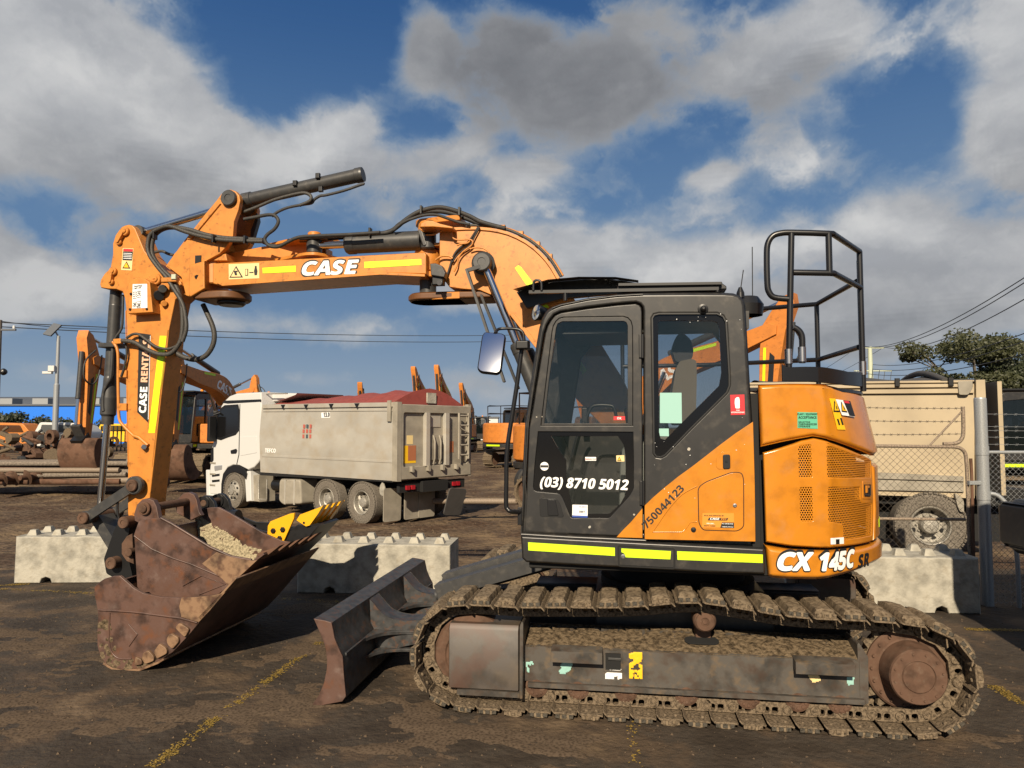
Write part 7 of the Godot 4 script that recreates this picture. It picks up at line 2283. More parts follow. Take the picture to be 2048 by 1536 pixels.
	put("battery_box", sh().prism(v2([-5.06,0.995, -4.581,0.994, -4.554,0.245, -5.018,0.236]), -0.7, -0.15, 0.02), mat.dusty_alloy, o)
	put("ladder", sh().tube(v3([-4.345,0.897,0, -4.326,0.347,0, -3.932,0.371,0, -3.951,0.914,0]), 0.022, 6), mat.wheel_metal, o)
	put("air_tank", sh().cyl(Vector3(-4.0, 0.75, -0.3), Vector3(-3.2, 0.75, -0.3), 0.17, 14, 0.03), mat.black, o)
	var tank = put("fuel_tank", sh().prism(rounded(v2([-3.408,0.956, -2.462,0.979, -2.384,0.321, -3.229,0.248, -3.42,0.346]), 0.10), -0.62, 0.0, 0.06), mat.dusty_alloy, o)
	for x in [0.30, 0.72]:
		var p: Vector3 = (Vector3(-3.38, 0.607, 0.012)).lerp(Vector3(-2.406, 0.642, 0.012), x)
		put("tank_strap", sh().box(p + Vector3(0, 0, -0.005), Vector3(0.06, 0.66, 0.03), 0.005), mat.alloy, tank)
	# tipper tub
	var tub = holder("tub", o)
	put("side_sheet", along_x(sh(), [Vector2(-0.06, 1.10), Vector2(0.0, 1.10), Vector2(0.055, 2.12), Vector2(0.0, 2.92), Vector2(-0.06, 2.92)], -4.27, 1.15), mat.alloy, tub)
	put("side_sheet", sh().box(Vector3(-1.55, 2.02, -2.53), Vector3(5.4, 1.8, 0.06), 0.005), mat.alloy, tub)
	put("floor_sheet", sh().box(Vector3(-1.55, 1.14, -1.28), Vector3(5.5, 0.08, 2.5), 0.005), mat.alloy, tub)
	put("head_board", sh().box(Vector3(-4.22, 2.05, -1.28), Vector3(0.06, 1.8, 2.5), 0.005), mat.alloy, tub)
	for k in [[v2([-4.174,2.992, 1.127,2.941, 1.128,2.838, -4.17,2.878]), 0.05], [v2([-4.169,2.824, 1.129,2.767, 1.129,2.735, -4.167,2.786]), 0.03], [v2([-4.158,1.597, 1.127,1.576, 1.128,1.519, -4.176,1.535]), 0.035], [v2([-4.175,1.494, 1.128,1.487, 1.129,1.455, -4.173,1.456]), 0.02]]:
		put("side_rail", sh().prism(k[0], -0.02, k[1], 0.006), mat.alloy, tub)
	put("side_skirt", sh().prism(v2([-4.313,1.119, 1.087,1.149, 1.088,1.063, -4.31,1.013]), -0.08, -0.02), mat.black_matt, tub)
	put("corner_post", sh().box(Vector3(1.22, 2.02, -0.02), Vector3(0.17, 1.86, 0.16), 0.012), mat.dusty_alloy, tub)
	put("corner_post", sh().box(Vector3(1.22, 2.02, -2.53), Vector3(0.12, 1.86, 0.12), 0.012), mat.dusty_alloy, tub)
	for p in [Vector3(-3.179, 2.936, 0.05), Vector3(-2.165, 2.924, 0.05), Vector3(-1.125, 2.919, 0.05), Vector3(-0.131, 2.913, 0.05)]:
		put("tarp_hook", sh().prism([Vector2(p.x - 0.09, p.y + 0.03), Vector2(p.x + 0.09, p.y + 0.03), Vector2(p.x, p.y - 0.10)], 0.04, 0.075, 0.005), mat.black, tub)
	put("cover_lever", sh().box(Vector3(1.035, 2.736, 0.06), Vector3(0.12, 0.5, 0.05), 0.01), mat.dusty_alloy, tub)
	# printed marks
	sticker("load_mark", v2([-1.567,2.731, -1.212,2.733, -1.209,2.601, -1.558,2.597]), 0.022, mat.white_print, tub)
	write_on("lettering", "13.0", 0.105, Vector3(-1.347, 2.619, 0.03), mat.black_print, tub, 0.8, 0.0, 0.0, "Droid Sans", 1.0, 0.25)
	write_on("lettering", "TEFCO", 0.11, Vector3(-3.76, 1.658, 0.036), mat.white_print, tub, 0.4, 0.0, 0.0, "Droid Sans", 1.0, 0.5)
	var dots = v2([-2.236,2.379, -2.101,2.379, -1.962,2.379, -2.256,2.253, -2.11,2.253, -1.971,2.254, -2.258,2.116, -2.106,2.117, -1.967,2.118])
	for i in 9:
		var c: Vector2 = dots[i]
		sticker("logo_square", rect(c.x - 0.042, c.y - 0.05, c.x + 0.042, c.y + 0.05), 0.056, mat.dark_mark if i in [1, 7] else mat.lens_mark, tub)
	# rear gate
	var gate = holder("tail_gate", o)
	put("gate_sheet", along_x(sh(), rect(-2.55, 1.12, -0.02, 2.88), 1.20, 1.235), mat.dusty_alloy, gate)
	var frame = sh()
	along_x(frame, rect(-2.56, 1.12, -0.0, 2.90), 1.236, 1.30, 0.02, [rect(-2.42, 1.42, -0.16, 2.70, 0.05)])
	put("gate_frame", frame, mat.dusty_alloy, gate)
	for z in [-0.93, -1.62]:
		put("gate_rib", sh().box(Vector3(1.29, 2.06, z), Vector3(0.12, 1.30, 0.15), 0.015), mat.alloy, gate)
	put("chute_door", sh().box(Vector3(1.25, 1.86, -1.28), Vector3(0.05, 0.62, 0.46), 0.008), mat.dusty_alloy, gate)
	for z in [-1.17, -1.38]:
		put("chute_lever", sh().tube([Vector3(1.29, 2.15, z), Vector3(1.34, 2.0, z), Vector3(1.34, 1.6, z), Vector3(1.29, 1.45, z)], 0.025, 6), mat.dusty_alloy, gate)
	put("blank_plate", sh().box(Vector3(1.24, 2.50, -1.28), Vector3(0.02, 0.28, 0.36)), mat.alloy, gate)
	var lad = sh()
	for z in [-1.98, -2.34]:
		lad.tube([Vector3(1.40, 1.55, z), Vector3(1.40, 2.72, z)], 0.032, 6)
	for k in 5:
		lad.tube([Vector3(1.40, 1.65 + k * 0.25, -1.98), Vector3(1.40, 1.65 + k * 0.25, -2.34)], 0.026, 6)
	lad.tube([Vector3(1.40, 2.35, -1.98), Vector3(1.42, 2.2, -2.34)], 0.02, 6)
	put("ladder", lad, mat.dusty_alloy, gate)
	for s in [[-0.62, -0.22, 1.50, 1.92, "yellow_print"], [-0.62, -0.36, 1.56, 1.92, "red_mark"], [-1.95, -1.78, 1.72, 2.0, "red_mark"], [-0.52, -0.32, 1.95, 2.16, "cream_print"]]:
		put("gate_sign", sh().box(Vector3(1.2375 + (0.003 if s[4] == "red_mark" else 0.0), (s[2] + s[3]) / 2, (s[0] + s[1]) / 2), Vector3(0.004, s[3] - s[2], s[1] - s[0])), mat[s[4]], gate)
	for z in [-0.4, -0.95, -1.45, -1.95]:
		put("gate_latch", sh().box(Vector3(1.34, 1.36, z), Vector3(0.10, 0.14, 0.10), 0.02), mat.dusty_alloy, gate)
	# tarpaulin over bows
	var rows = []
	for i in 61:
		var x = lerpf(-4.15, 1.05, i / 60.0)
		var bow = absf(sin(PI * (x + 4.15) / 1.04))
		var row = []
		for j in 13:
			var k = j / 12.0
			var y = 2.92 + sin(PI * k) * (0.26 + 0.14 * smoothstep(-4.0, 0.8, x)) - bow * 0.055 * sin(PI * k) + wear.get_noise_2d(x * 0.16, k * 0.5) * 0.02
			if i == 60:
				y = lerpf(y, 2.90, 0.0)
			row.append(Vector3(x, y, lerpf(-0.02, -2.54, k)))
		rows.append(row)
	var tp = sh()
	tp.loft(rows, Vector3(-1.5, 0, -1.28)).smooth(50)
	var last: Array = rows[60]
	for j in 12:
		tp.quad(last[j], last[j + 1], Vector3(1.10, 2.86, last[j + 1].z), Vector3(1.10, 2.86, last[j].z), Vector3(1, 0.1, 0))
	put("tarpaulin", tp, mat.tarp_red, o)
	put("tarp_patch", sh().box(Vector3(1.10, 3.08, -1.28), Vector3(0.05, 0.26, 0.34), 0.02), mat.concrete, o)
	# rear underside
	put("tail_beam", sh().box(Vector3(1.15, 0.92, -1.28), Vector3(0.10, 0.22, 2.3), 0.01), mat.black_matt, o)
	for z in [-0.38, -0.55, -2.0, -2.15]:
		put("tail_light", sh().box(Vector3(1.22, 0.92, z), Vector3(0.05, 0.10, 0.13), 0.01), mat.lens_red, o)
	for k in [[0.75, -0.02, -0.62], [0.80, -0.70, -1.20], [0.82, -1.24, -1.60]]:
		var fl = sh()
		fl.prism(rounded([Vector2(-0.28, -0.0), Vector2(0.28, 0.0), Vector2(0.30, 0.78), Vector2(-0.28, 0.80)], 0.06), -0.012, 0.012, 0.004)
		fl.t = Transform3D()
		var n = put("mud_flap", fl, mat.dusty_alloy, o)
		n.transform = Transform3D(Basis(Vector3.UP, PI / 2), Vector3(k[0], 0.10, (k[1] + k[2]) / 2))
	put("mud_flap", sh().prism(rounded(v2([0.591,0.949, 0.695,1.068, 0.774,0.894, 0.715,0.697, 0.594,0.771]), 0.05), -0.1, -0.05, 0.01), mat.concrete, o)
	var guard = put("hitch_flap", sh().prism(rounded([Vector2(-0.35, 0), Vector2(0.30, -0.06), Vector2(0.36, 0.62), Vector2(-0.30, 0.70)], 0.10), -0.015, 0.015, 0.005), mat.tarp_grey, o)
	guard.transform = Transform3D(Basis(Vector3.UP, PI / 2) * Basis(Vector3.RIGHT, 0.25), Vector3(1.45, 0.20, -1.7))
	# drawbar of the trailer behind, hoses and chain
	var db = thing("drawbar", "long steel trailer drawbar lying behind the white tipper truck", "drawbar", Vector3.ZERO)
	put("bar_tube", sh().tube([Vector3(-3.4, 0.10, -18.9), Vector3(1.2, 0.14, -18.3)], 0.075, 12), mat.rusty_pipe, db)
	put("bar_eye", sh().lathe(Vector3(-3.5, 0.10, -18.9), Vector3.UP, [Vector2(0.06, -0.05), Vector2(0.13, -0.05), Vector2(0.13, 0.05), Vector2(0.06, 0.05), Vector2(0.06, -0.05)], 14), mat.rusty_pipe, db)
	put("bar_stand", sh().box(Vector3(-3.2, -0.12, -18.88), Vector3(0.3, 0.42, 0.3), 0.02), mat.old_rust, db)
	put("bar_stand", sh().box(Vector3(1.0, -0.08, -18.32), Vector3(0.3, 0.42, 0.3), 0.02), mat.old_rust, db)
	for k in 3:
		put("air_hose", sh().tube(Shape.curve([Vector3(-3.9 + k * 0.05, 0.45, -18.2), Vector3(-3.6, 0.0, -18.1 + k * 0.05), Vector3(-3.1, -0.12 + k * 0.03, -18.1), Vector3(-2.7, 0.05, -18.3), Vector3(-2.4, 0.12, -18.6)], 4), 0.02, 6), mat.alloy, db)


# ---------------------------------------------------------------- beige tipper beyond the fence

func build_beige_tipper() -> void:
	var o = thing("tipper_trailer", "beige tipper body with grey tarpaulin behind the wire gate", "trailer", Vector3(6.34, -0.03, -11.15), -12.0)
	wheel(o, Vector3(0, 0.52, 0), 0.52, 0.30, false)
	wheel(o, Vector3(-1.3, 0.52, 0), 0.52, 0.30, false)
	put("side_sheet", sh().prism(v2([-3.003,2.728, 0.671,2.725, 0.611,0.947, -3.032,1.009]), -0.08, -0.02), mat.beige_panel, o)
	put("far_sheet", sh().box(Vector3(-1.0, 1.8, -2.5), Vector3(2.8, 1.6, 0.06)), mat.beige_panel, o)
	put("end_sheet", sh().box(Vector3(1.0, 1.85, -1.25), Vector3(0.06, 1.7, 2.5)), mat.beige_panel, o)
	for k in [[v2([-3.005,2.727, 0.629,2.717, 0.628,2.687, -3.005,2.692]), 0.03], [v2([-3.005,2.679, 0.627,2.668, 0.625,2.616, -3.006,2.624]), 0.04], [v2([-3.007,2.592, 0.648,2.597, 0.645,2.526, -3.008,2.535]), 0.03]]:
		put("top_rail", sh().prism(k[0], -0.03, k[1], 0.006), mat.beige_panel, o)
	put("corner_post", sh().prism(v2([0.664,2.724, 0.793,2.728, 0.808,1.585, 0.787,0.98, 0.627,0.977]), -0.12, 0.05, 0.01), mat.beige_panel, o)
	for k in [[v2([-1.126,1.333, 0.464,1.274, 0.462,1.196, -1.129,1.229]), 0.02], [v2([-1.133,1.079, 0.457,1.062, 0.456,1.039, -1.134,1.049]), 0.02]]:
		put("bottom_rail", sh().prism(k[0], -0.1, k[1], 0.006), mat.dusty_alloy, o)
	put("lower_sheet", sh().prism(v2([-1.125,1.228, 0.469,1.192, 0.464,1.06, -1.129,1.066]), -0.08, -0.01), mat.dusty_alloy, o)
	put("chassis", sh().box(Vector3(-0.4, 0.95, -0.9), Vector3(3.6, 0.25, 1.4)), mat.black_matt, o)
	put("axle_case", sh().box(Vector3(-0.2, 0.55, -0.8), Vector3(2.6, 0.6, 0.7)), mat.black_matt, o)
	put("lever_plate", sh().prism(rounded(v2([0.415,2.686, 0.433,2.705, 0.618,2.708, 0.614,2.6, 0.553,2.499, 0.426,2.5]), 0.03), 0.03, 0.06, 0.004), mat.dusty_alloy, o)
	put("mud_flap", sh().prism(rounded(v2([0.323,1.028, 0.383,0.985, 0.442,0.919, 0.436,0.741, 0.385,0.751, 0.348,0.851]), 0.05), -0.3, 0.05, 0.01), mat.dusty_alloy, o)
	for p in [Vector3(-0.427, 2.698, 0.06), Vector3(0.318, 2.698, 0.06)]:
		put("tarp_hook", sh().box(p, Vector3(0.07, 0.13, 0.04), 0.01), mat.black, o)
	var rows = []
	for i in 31:
		var x = lerpf(-2.4, 0.85, i / 30.0)
		var row = []
		for j in 11:
			var k = j / 10.0
			var bow = 0.06 * (1.0 - absf(sin(PI * (x - 0.30) / 0.95)))
			row.append(Vector3(x, 2.70 + sin(PI * k) * (0.10 + bow), lerpf(0.03, -2.5, k)))
		rows.append(row)
	put("tarpaulin", sh().loft(rows, Vector3(-0.7, 0, -1.2)).smooth(50), mat.tarp_grey, o)
	for x in [-0.95, 0.25]:
		var bowp = []
		for j in 11:
			bowp.append(Vector3(x, 2.72 + sin(PI * j / 10.0) * 0.19, lerpf(0.03, -2.5, j / 10.0)))
		put("tarp_bow", sh().tube(bowp, 0.05, 8), mat.tarp_grey, o)


# ---------------------------------------------------------------- gate and fence at the right

func chain_link(x0: float, x1: float, y0: float, y1: float, cell: float, r: float) -> Shape:
	# woven zigzag wires: each runs down the mesh and hooks its neighbours
	var s = sh()
	var n = int((x1 - x0) / cell)
	var rows = int((y1 - y0) / (cell * 0.5))
	for i in n + 1:
		var p = []
		for j in rows + 1:
			p.append(Vector3(x0 + (i + (0.5 if j % 2 else 0.0)) * cell, y1 - j * cell * 0.5, 0.004 if j % 2 else -0.004))
		s.tube(p, r, 3)
		p = []
		for j in rows + 1:
			p.append(Vector3(x0 + (i - (0.5 if j % 2 else 0.0)) * cell, y1 - j * cell * 0.5, -0.004 if j % 2 else 0.004))
		s.tube(p, r, 3)
	return s


func barbed(a: Vector3, b: Vector3, r: float, gap: float) -> Shape:
	var s = sh()
	var p = []
	for k in 9:
		p.append(a.lerp(b, k / 8.0) - Vector3(0, 0.012 * sin(PI * k / 8.0), 0))
	s.tube(p, r, 4)
	var n = int(a.distance_to(b) / gap)
	for k in range(1, n):
		var c = a.lerp(b, float(k) / n) - Vector3(0, 0.012 * sin(PI * k / float(n)), 0)
		s.tube([c + Vector3(-0.012, 0.014, 0.006), c, c + Vector3(0.012, -0.014, -0.006)], r * 0.9, 3)
		s.tube([c + Vector3(-0.012, -0.012, -0.006), c, c + Vector3(0.013, 0.012, 0.008)], r * 0.9, 3)
	return s


func build_fence() -> void:
	var at = Vector3(5.29, 0, -8.25)
	var post = thing("fence_post", "thick galvanised gate post standing behind the shaded end of concrete block", "post", at)
	put("post_tube", sh().lathe(Vector3.ZERO, Vector3.UP, [Vector2(0.064, 0), Vector2(0.064, 2.30), Vector2(0.058, 2.315), Vector2(0.0, 2.315)], 24), mat.galvanised, post)
	for y in [1.72, 1.22]:
		put("collar", sh().lathe(Vector3(0, y, 0), Vector3.UP, [Vector2(0.064, -0.05), Vector2(0.07, -0.05), Vector2(0.07, 0.05), Vector2(0.064, 0.05)], 20), mat.galvanised, post)
	put("hinge_clamp", sh().box(Vector3(-0.10, 1.36, 0.02), Vector3(0.16, 0.045, 0.05), 0.006), mat.galvanised, post)
	put("brace_pipe", sh().tube(Shape.curve([Vector3(0.05, 1.24, 0), Vector3(0.14, 1.22, 0.02), Vector3(0.22, 1.12, 0.05), Vector3(0.26, 0.95, 0.08), Vector3(0.28, 0.5, 0.1), Vector3(0.28, 0.0, 0.1)], 4), 0.024, 10), mat.galvanised, post)
	var gate = thing("wire_gate", "rusty pipe gate with chain link and barbed wire beside galvanised post", "gate", at, -6.0)
	var fr = v3([-2.591,1.784,0, -1.126,1.768,0, -0.302,1.76,0, -0.23,1.744,0, -0.184,1.697,0, -0.171,1.613,0, -0.166,1.395,0, -0.17,0.512,0])
	put("gate_frame", sh().tube([fr[0], fr[1]] + Shape.curve(fr.slice(2), 4), 0.020, 10), mat.rusty_pipe, gate)
	put("gate_bar", sh().tube(v3([-2.438,0.94,0, -0.202,0.948,0]), 0.017, 8), mat.rusty_pipe, gate)
	put("drop_bolt", sh().tube(v3([-0.137,1.631,0.03, -0.133,1.447,0.03, -0.145,0.518,0.03]), 0.018, 8), mat.old_rust, gate)
	var x0: float = fr[0].x
	put("chain_link", chain_link(x0, Vector3(-0.191, 1.277, 0).x, 0.35, fr[1].y - 0.01, 0.078, 0.0028), mat.wire, gate)
	put("wire_arm", sh().tube(Shape.curve(v3([-0.187,2.214,0, -0.186,2.117,0, -0.19,1.945,0, -0.202,1.868,0, -0.242,1.815,0, -0.306,1.796,0, -0.411,1.793,0]), 4), 0.021, 10), mat.rusty_pipe, gate)
	put("wire_stay", sh().tube(v3([-0.206,2.156,0.01, -0.562,1.774,0.01]), 0.011, 8), mat.rusty_pipe, gate)
	for p in [v3([-1.976,2.234,0, -0.183,2.194,0]), v3([-1.979,2.081,0, -0.184,2.045,0]), v3([-1.983,1.91,0, -0.189,1.906,0])]:
		put("barbed_wire", barbed(p[0], p[1], 0.0028, 0.075), mat.wire, gate)
	var fence = thing("wire_fence", "bright new chain link fence with barbed wire on the right of the post", "fence", at, -3.0)
	put("top_rail", sh().tube([Vector3(0.06, 1.70, 0), Vector3(2.6, 1.70, 0)], 0.020, 10), mat.galvanised, fence)
	put("chain_link", chain_link(0.08, 2.5, 0.02, 1.70, 0.062, 0.0026), mat.galvanised, fence)
	for y in [2.13, 1.99, 1.945, 1.87, 1.79]:
		put("barbed_wire", barbed(Vector3(0.05, y, 0), Vector3(2.5, y + 0.004, 0), 0.002, 0.11), mat.galvanised, fence)
	put("end_post", sh().cyl(Vector3(2.55, 0, 0), Vector3(2.55, 2.3, 0), 0.04, 12), mat.galvanised, fence)


# ---------------------------------------------------------------- other machines in the yard

func turned(p: Array, a: float, at: Vector2) -> Array:
	var r = []
	for q in p:
		r.append(at + Vector2(-q.x, q.y).rotated(-a))
	return r


func fleet_excavator(label: String, at: Vector3, turn: float, boom_up: float, arm_down: float, curl: float, size := 1.0, prints := true) -> Node3D:
	# axes as for the machine in front: x to the rear, z to the cab side; angles in degrees
	var o = thing("excavator", label, "excavator", at, turn, "orange excavators parked in the yard")
	o.scale = Vector3.ONE * size
	for side in [1, -1]:
		var tr = holder("track", o)
		var ring = arc(Vector2(-1.55, 0.42), 0.42, 90, 270, 10) + arc(Vector2(1.55, 0.42), 0.42, -90, 90, 10)
		var hole = arc(Vector2(-1.55, 0.42), 0.34, 90, 270, 10) + arc(Vector2(1.55, 0.42), 0.34, -90, 90, 10)
		var z0: float = 0.70 if side > 0 else -1.30
		put("track_belt", sh().prism(ring, z0, z0 + 0.6, 0.01, [hole]), mat.track_steel, tr)
		var gr = sh()
		for k in 44:
			var s = k / 44.0 * (6.2 + TAU * 0.42)
			var p: Vector2
			var n: Vector2
			if s < 3.1:
				p = Vector2(-1.55 + s, 0.84)
				n = Vector2.UP * -1.0
			elif s < 3.1 + PI * 0.42:
				n = Vector2.from_angle(PI / 2 - (s - 3.1) / 0.42)
				p = Vector2(1.55, 0.42) + n * 0.42
			elif s < 6.2 + PI * 0.42:
				p = Vector2(1.55 - (s - 3.1 - PI * 0.42), 0.0)
				n = Vector2.UP
			else:
				n = Vector2.from_angle(-PI / 2 - (s - 6.2 - PI * 0.42) / 0.42)
				p = Vector2(-1.55, 0.42) + n * 0.42
			gr.bar(Vector3(p.x, p.y, z0), Vector3(p.x, p.y, z0 + 0.6), 0.05, 0.05)
		put("grousers", gr, mat.track_mud, tr)
		put("track_frame", sh().box(Vector3(0, 0.42, z0 + 0.3), Vector3(2.9, 0.42, 0.36), 0.05), mat.frame_steel, tr)
		for x in [-1.55, 1.55]:
			put("wheel", sh().lathe(Vector3(x, 0.42, z0 + 0.08), Vector3(0, 0, 1), [Vector2(0, 0), Vector2(0.32, 0), Vector2(0.32, 0.4), Vector2(0.2, 0.44), Vector2(0.18, 0.5), Vector2(0, 0.5)], 18), mat.rust_drum, tr)
	put("centre_frame", sh().box(Vector3(0, 0.65, 0), Vector3(1.8, 0.5, 1.6), 0.05), mat.black_matt, o)
	put("slew_ring", sh().cyl(Vector3(0, 0.8, 0), Vector3(0, 1.06, 0), 0.6, 24), mat.black_matt, o)
	var plan = [Vector2(-1.35, 1.3), Vector2(1.3, 1.3)] + spline2([Vector2(1.7, 1.28), Vector2(2.2, 1.05), Vector2(2.5, 0.5), Vector2(2.55, 0), Vector2(2.5, -0.5), Vector2(2.2, -1.05), Vector2(1.7, -1.28)], 4) + [Vector2(-1.35, -1.3)]
	put("deck", slab(sh(), plan, 1.04, 1.22, 0.02), mat.cab_grey, o)
	var rear = [Vector2(0.55, 1.3), Vector2(1.3, 1.3)] + spline2([Vector2(1.7, 1.28), Vector2(2.2, 1.05), Vector2(2.5, 0.5), Vector2(2.55, 0), Vector2(2.5, -0.5), Vector2(2.2, -1.05), Vector2(1.7, -1.28)], 4) + [Vector2(0.55, -1.3)]
	put("engine_body", slab(sh(), rear, 1.23, 2.25, 0.08), mat.orange_fleet, o)
	put("side_box", slab(sh(), rect(-1.2, -1.3, 0.5, -0.5), 1.23, 1.95, 0.05), mat.orange_fleet, o)
	put("reflective_tape", sh().box(Vector3(-0.2, 1.13, 1.302), Vector3(2.2, 0.08, 0.006)), mat.yellow_tape, o)
	put("reflective_tape", sh().box(Vector3(2.555, 1.13, 0), Vector3(0.006, 0.08, 0.9)), mat.yellow_tape, o)
	var cab = holder("cab", o)
	var cp = rounded([Vector2(-1.42, 1.24), Vector2(-1.38, 1.7), Vector2(-1.22, 2.85), Vector2(-1.05, 2.98), Vector2(0.30, 2.98), Vector2(0.45, 2.85), Vector2(0.48, 1.24)], 0.08)
	var w1 = rounded([Vector2(-1.28, 1.5), Vector2(-1.1, 2.75), Vector2(-0.5, 2.8), Vector2(-0.5, 1.4)], 0.06)
	var w2 = rounded([Vector2(-0.38, 1.9), Vector2(-0.38, 2.8), Vector2(0.28, 2.8), Vector2(0.32, 2.1)], 0.06)
	for z in [0.45, 1.24]:
		put("side_frame", sh().prism(cp, z, z + 0.06, 0.02, [w1, w2]), mat.cab_grey, cab)
		put("glass", sh().prism(w1, z + 0.02, z + 0.03), mat.dark_glass, cab)
		put("glass", sh().prism(w2, z + 0.02, z + 0.03), mat.dark_glass, cab)
	put("cab_roof", sh().box(Vector3(-0.4, 2.94, 0.86), Vector3(1.5, 0.07, 0.8), 0.02), mat.cab_grey, cab)
	put("cab_back", sh().box(Vector3(0.44, 1.7, 0.86), Vector3(0.05, 0.95, 0.78)), mat.cab_grey, cab)
	put("front_panel", sh().box(Vector3(-1.36, 1.38, 0.86), Vector3(0.05, 0.3, 0.78)), mat.cab_grey, cab)
	put("seat", sh().box(Vector3(0.05, 2.0, 0.86), Vector3(0.16, 0.8, 0.45), 0.06), mat.black, cab)
	put("windscreen", sh().bar(Vector3(-1.36, 1.55, 0.86), Vector3(-1.14, 2.85, 0.86), 0.8, 0.012), mat.dark_glass, cab)
	put("guard_frame", sh().box(Vector3(-0.5, 3.04, 0.86), Vector3(1.7, 0.05, 0.9), 0.01), mat.black, cab)
	put("beacon", sh().cyl(Vector3(0.3, 3.07, 0.7), Vector3(0.3, 3.19, 0.7), 0.06, 12, 0.02), mat.amber, cab)
	var rl = sh()
	for p in [[Vector3(0.7, 2.25, 1.2), Vector3(0.7, 3.15, 1.2), Vector3(1.6, 3.15, 1.15), Vector3(2.1, 3.1, 0.8), Vector3(2.1, 2.25, 0.8)], [Vector3(0.7, 2.75, 1.2), Vector3(1.6, 2.75, 1.15), Vector3(2.1, 2.7, 0.8)], [Vector3(2.1, 2.25, -0.9), Vector3(2.1, 3.1, -0.9), Vector3(0.7, 3.1, -1.2), Vector3(0.7, 2.25, -1.2)], [Vector3(2.1, 3.1, 0.8), Vector3(2.1, 3.1, -0.9)], [Vector3(2.1, 2.7, 0.8), Vector3(2.1, 2.7, -0.9)]]:
		rl.tube(p, 0.025, 6)
	put("guard_rail", rl, mat.rail_black, o)
	if prints:
		var t = holder("prints", o)
		outlined("CX", Vector3(1.35, 1.30, 1.303), 0.24, 0.5, t, 0.0)
	# boom
	var b = deg_to_rad(boom_up)
	var foot = Vector2(-0.35, 1.75)
	var bp = turned(spline2([Vector2(0, 0.2), Vector2(1.2, 0.72), Vector2(2.1, 1.0), Vector2(2.9, 0.88), Vector2(4.0, 0.48), Vector2(5.1, 0.16)], 4) + [Vector2(5.22, 0.0), Vector2(5.1, -0.16)] + spline2([Vector2(4.0, 0.0), Vector2(3.0, 0.25), Vector2(2.3, 0.32), Vector2(1.4, 0.12), Vector2(0, -0.2)], 4), b, foot)
	var boom = put("boom", sh().prism(bp, -0.22, 0.22, 0.015), mat.orange_fleet, o)
	var tip: Vector2 = turned([Vector2(5.05, 0.0)], b, foot)[0]
	for z in [0.2215, -0.2235]:
		put("reflective_tape", sh().prism(turned([Vector2(3.1, 0.70), Vector2(3.8, 0.44), Vector2(3.84, 0.50), Vector2(3.14, 0.77)], b, foot), z, z + 0.002), mat.yellow_tape, boom)
	if prints:
		var c: Vector2 = turned([Vector2(2.35, 0.44)], b, foot)[0]
		var ct = write_on("lettering", "CASE", 0.30, Vector3(c.x, c.y, 0.2235), mat.white_print, boom, 1.0, 0.2, -b + 0.12, "Droid Sans", 1.0, 1.05)
		var cf = write_on("lettering", "CASE", 0.30, Vector3(c.x, c.y, -0.2235), mat.white_print, boom, 1.0, 0.2, 0.0, "Droid Sans", 1.0, 1.05)
		cf.basis = Basis(Vector3.UP, PI) * Basis(Vector3(0, 0, 1), b - 0.12)
	for z in [0.36, -0.36]:
		var e: Vector2 = turned([Vector2(2.4, 0.62)], b, foot)[0]
		var base = Vector3(-0.95, 1.2, z)
		var mid = base.lerp(Vector3(e.x, e.y, z), 0.6)
		piston(o, base, mid, Vector3(e.x, e.y, z), 0.085, 0.05, "boom_cylinder", mat.steel_grey, mat.chrome)
	# arm
	var a = deg_to_rad(boom_up - arm_down)
	var ap = turned([Vector2(-0.75, 0.18), Vector2(-0.85, 0.42), Vector2(-0.6, 0.48), Vector2(0.0, 0.32), Vector2(0.6, 0.26), Vector2(2.4, 0.13), Vector2(2.5, 0.0), Vector2(2.4, -0.13), Vector2(0.5, -0.24), Vector2(-0.1, -0.22), Vector2(-0.4, -0.05)], a, tip)
	var arm = put("arm", sh().prism(ap, -0.17, 0.17, 0.012), mat.orange_fleet, o)
	for z in [0.1715, -0.1735]:
		put("reflective_tape", sh().prism(turned([Vector2(0.4, -0.15), Vector2(1.9, -0.10), Vector2(1.9, -0.04), Vector2(0.4, -0.09)], a, tip), z, z + 0.002), mat.yellow_tape, arm)
		put("rental_label", sh().prism(turned([Vector2(0.5, 0.0), Vector2(1.7, 0.0), Vector2(1.6, 0.12), Vector2(0.6, 0.12)], a, tip), z, z + 0.002), mat.black_print, arm)
	var k0: Vector2 = turned([Vector2(2.6, 1.05)], b, foot)[0]
	var k1: Vector2 = turned([Vector2(-0.75, 0.34)], a, tip)[0]
	piston(o, Vector3(k0.x, k0.y, 0), Vector3(k0.x, k0.y, 0).lerp(Vector3(k1.x, k1.y, 0), 0.62), Vector3(k1.x, k1.y, 0), 0.09, 0.05, "arm_cylinder", mat.steel_grey, mat.chrome)
	var q0: Vector2 = turned([Vector2(-0.2, 0.40)], a, tip)[0]
	var q1: Vector2 = turned([Vector2(2.0, 0.36)], a, tip)[0]
	piston(o, Vector3(q0.x, q0.y, 0), Vector3(q0.x, q0.y, 0).lerp(Vector3(q1.x, q1.y, 0), 0.65), Vector3(q1.x, q1.y, 0), 0.075, 0.045, "bucket_cylinder", mat.steel_grey, mat.chrome)
	var hz = turned([Vector2(-0.3, 0.1), Vector2(0.1, 0.5), Vector2(0.6, 0.5), Vector2(0.75, 0.1), Vector2(0.4, -0.15), Vector2(-0.2, -0.2)], a, tip)
	var hp = []
	for q in hz:
		hp.append(Vector3(q.x, q.y, 0.22))
	put("hose", sh().tube(Shape.curve(hp, 4), 0.025, 6), mat.hose, o)
	# bucket with linkage
	var end: Vector2 = turned([Vector2(2.42, 0.0)], a, tip)[0]
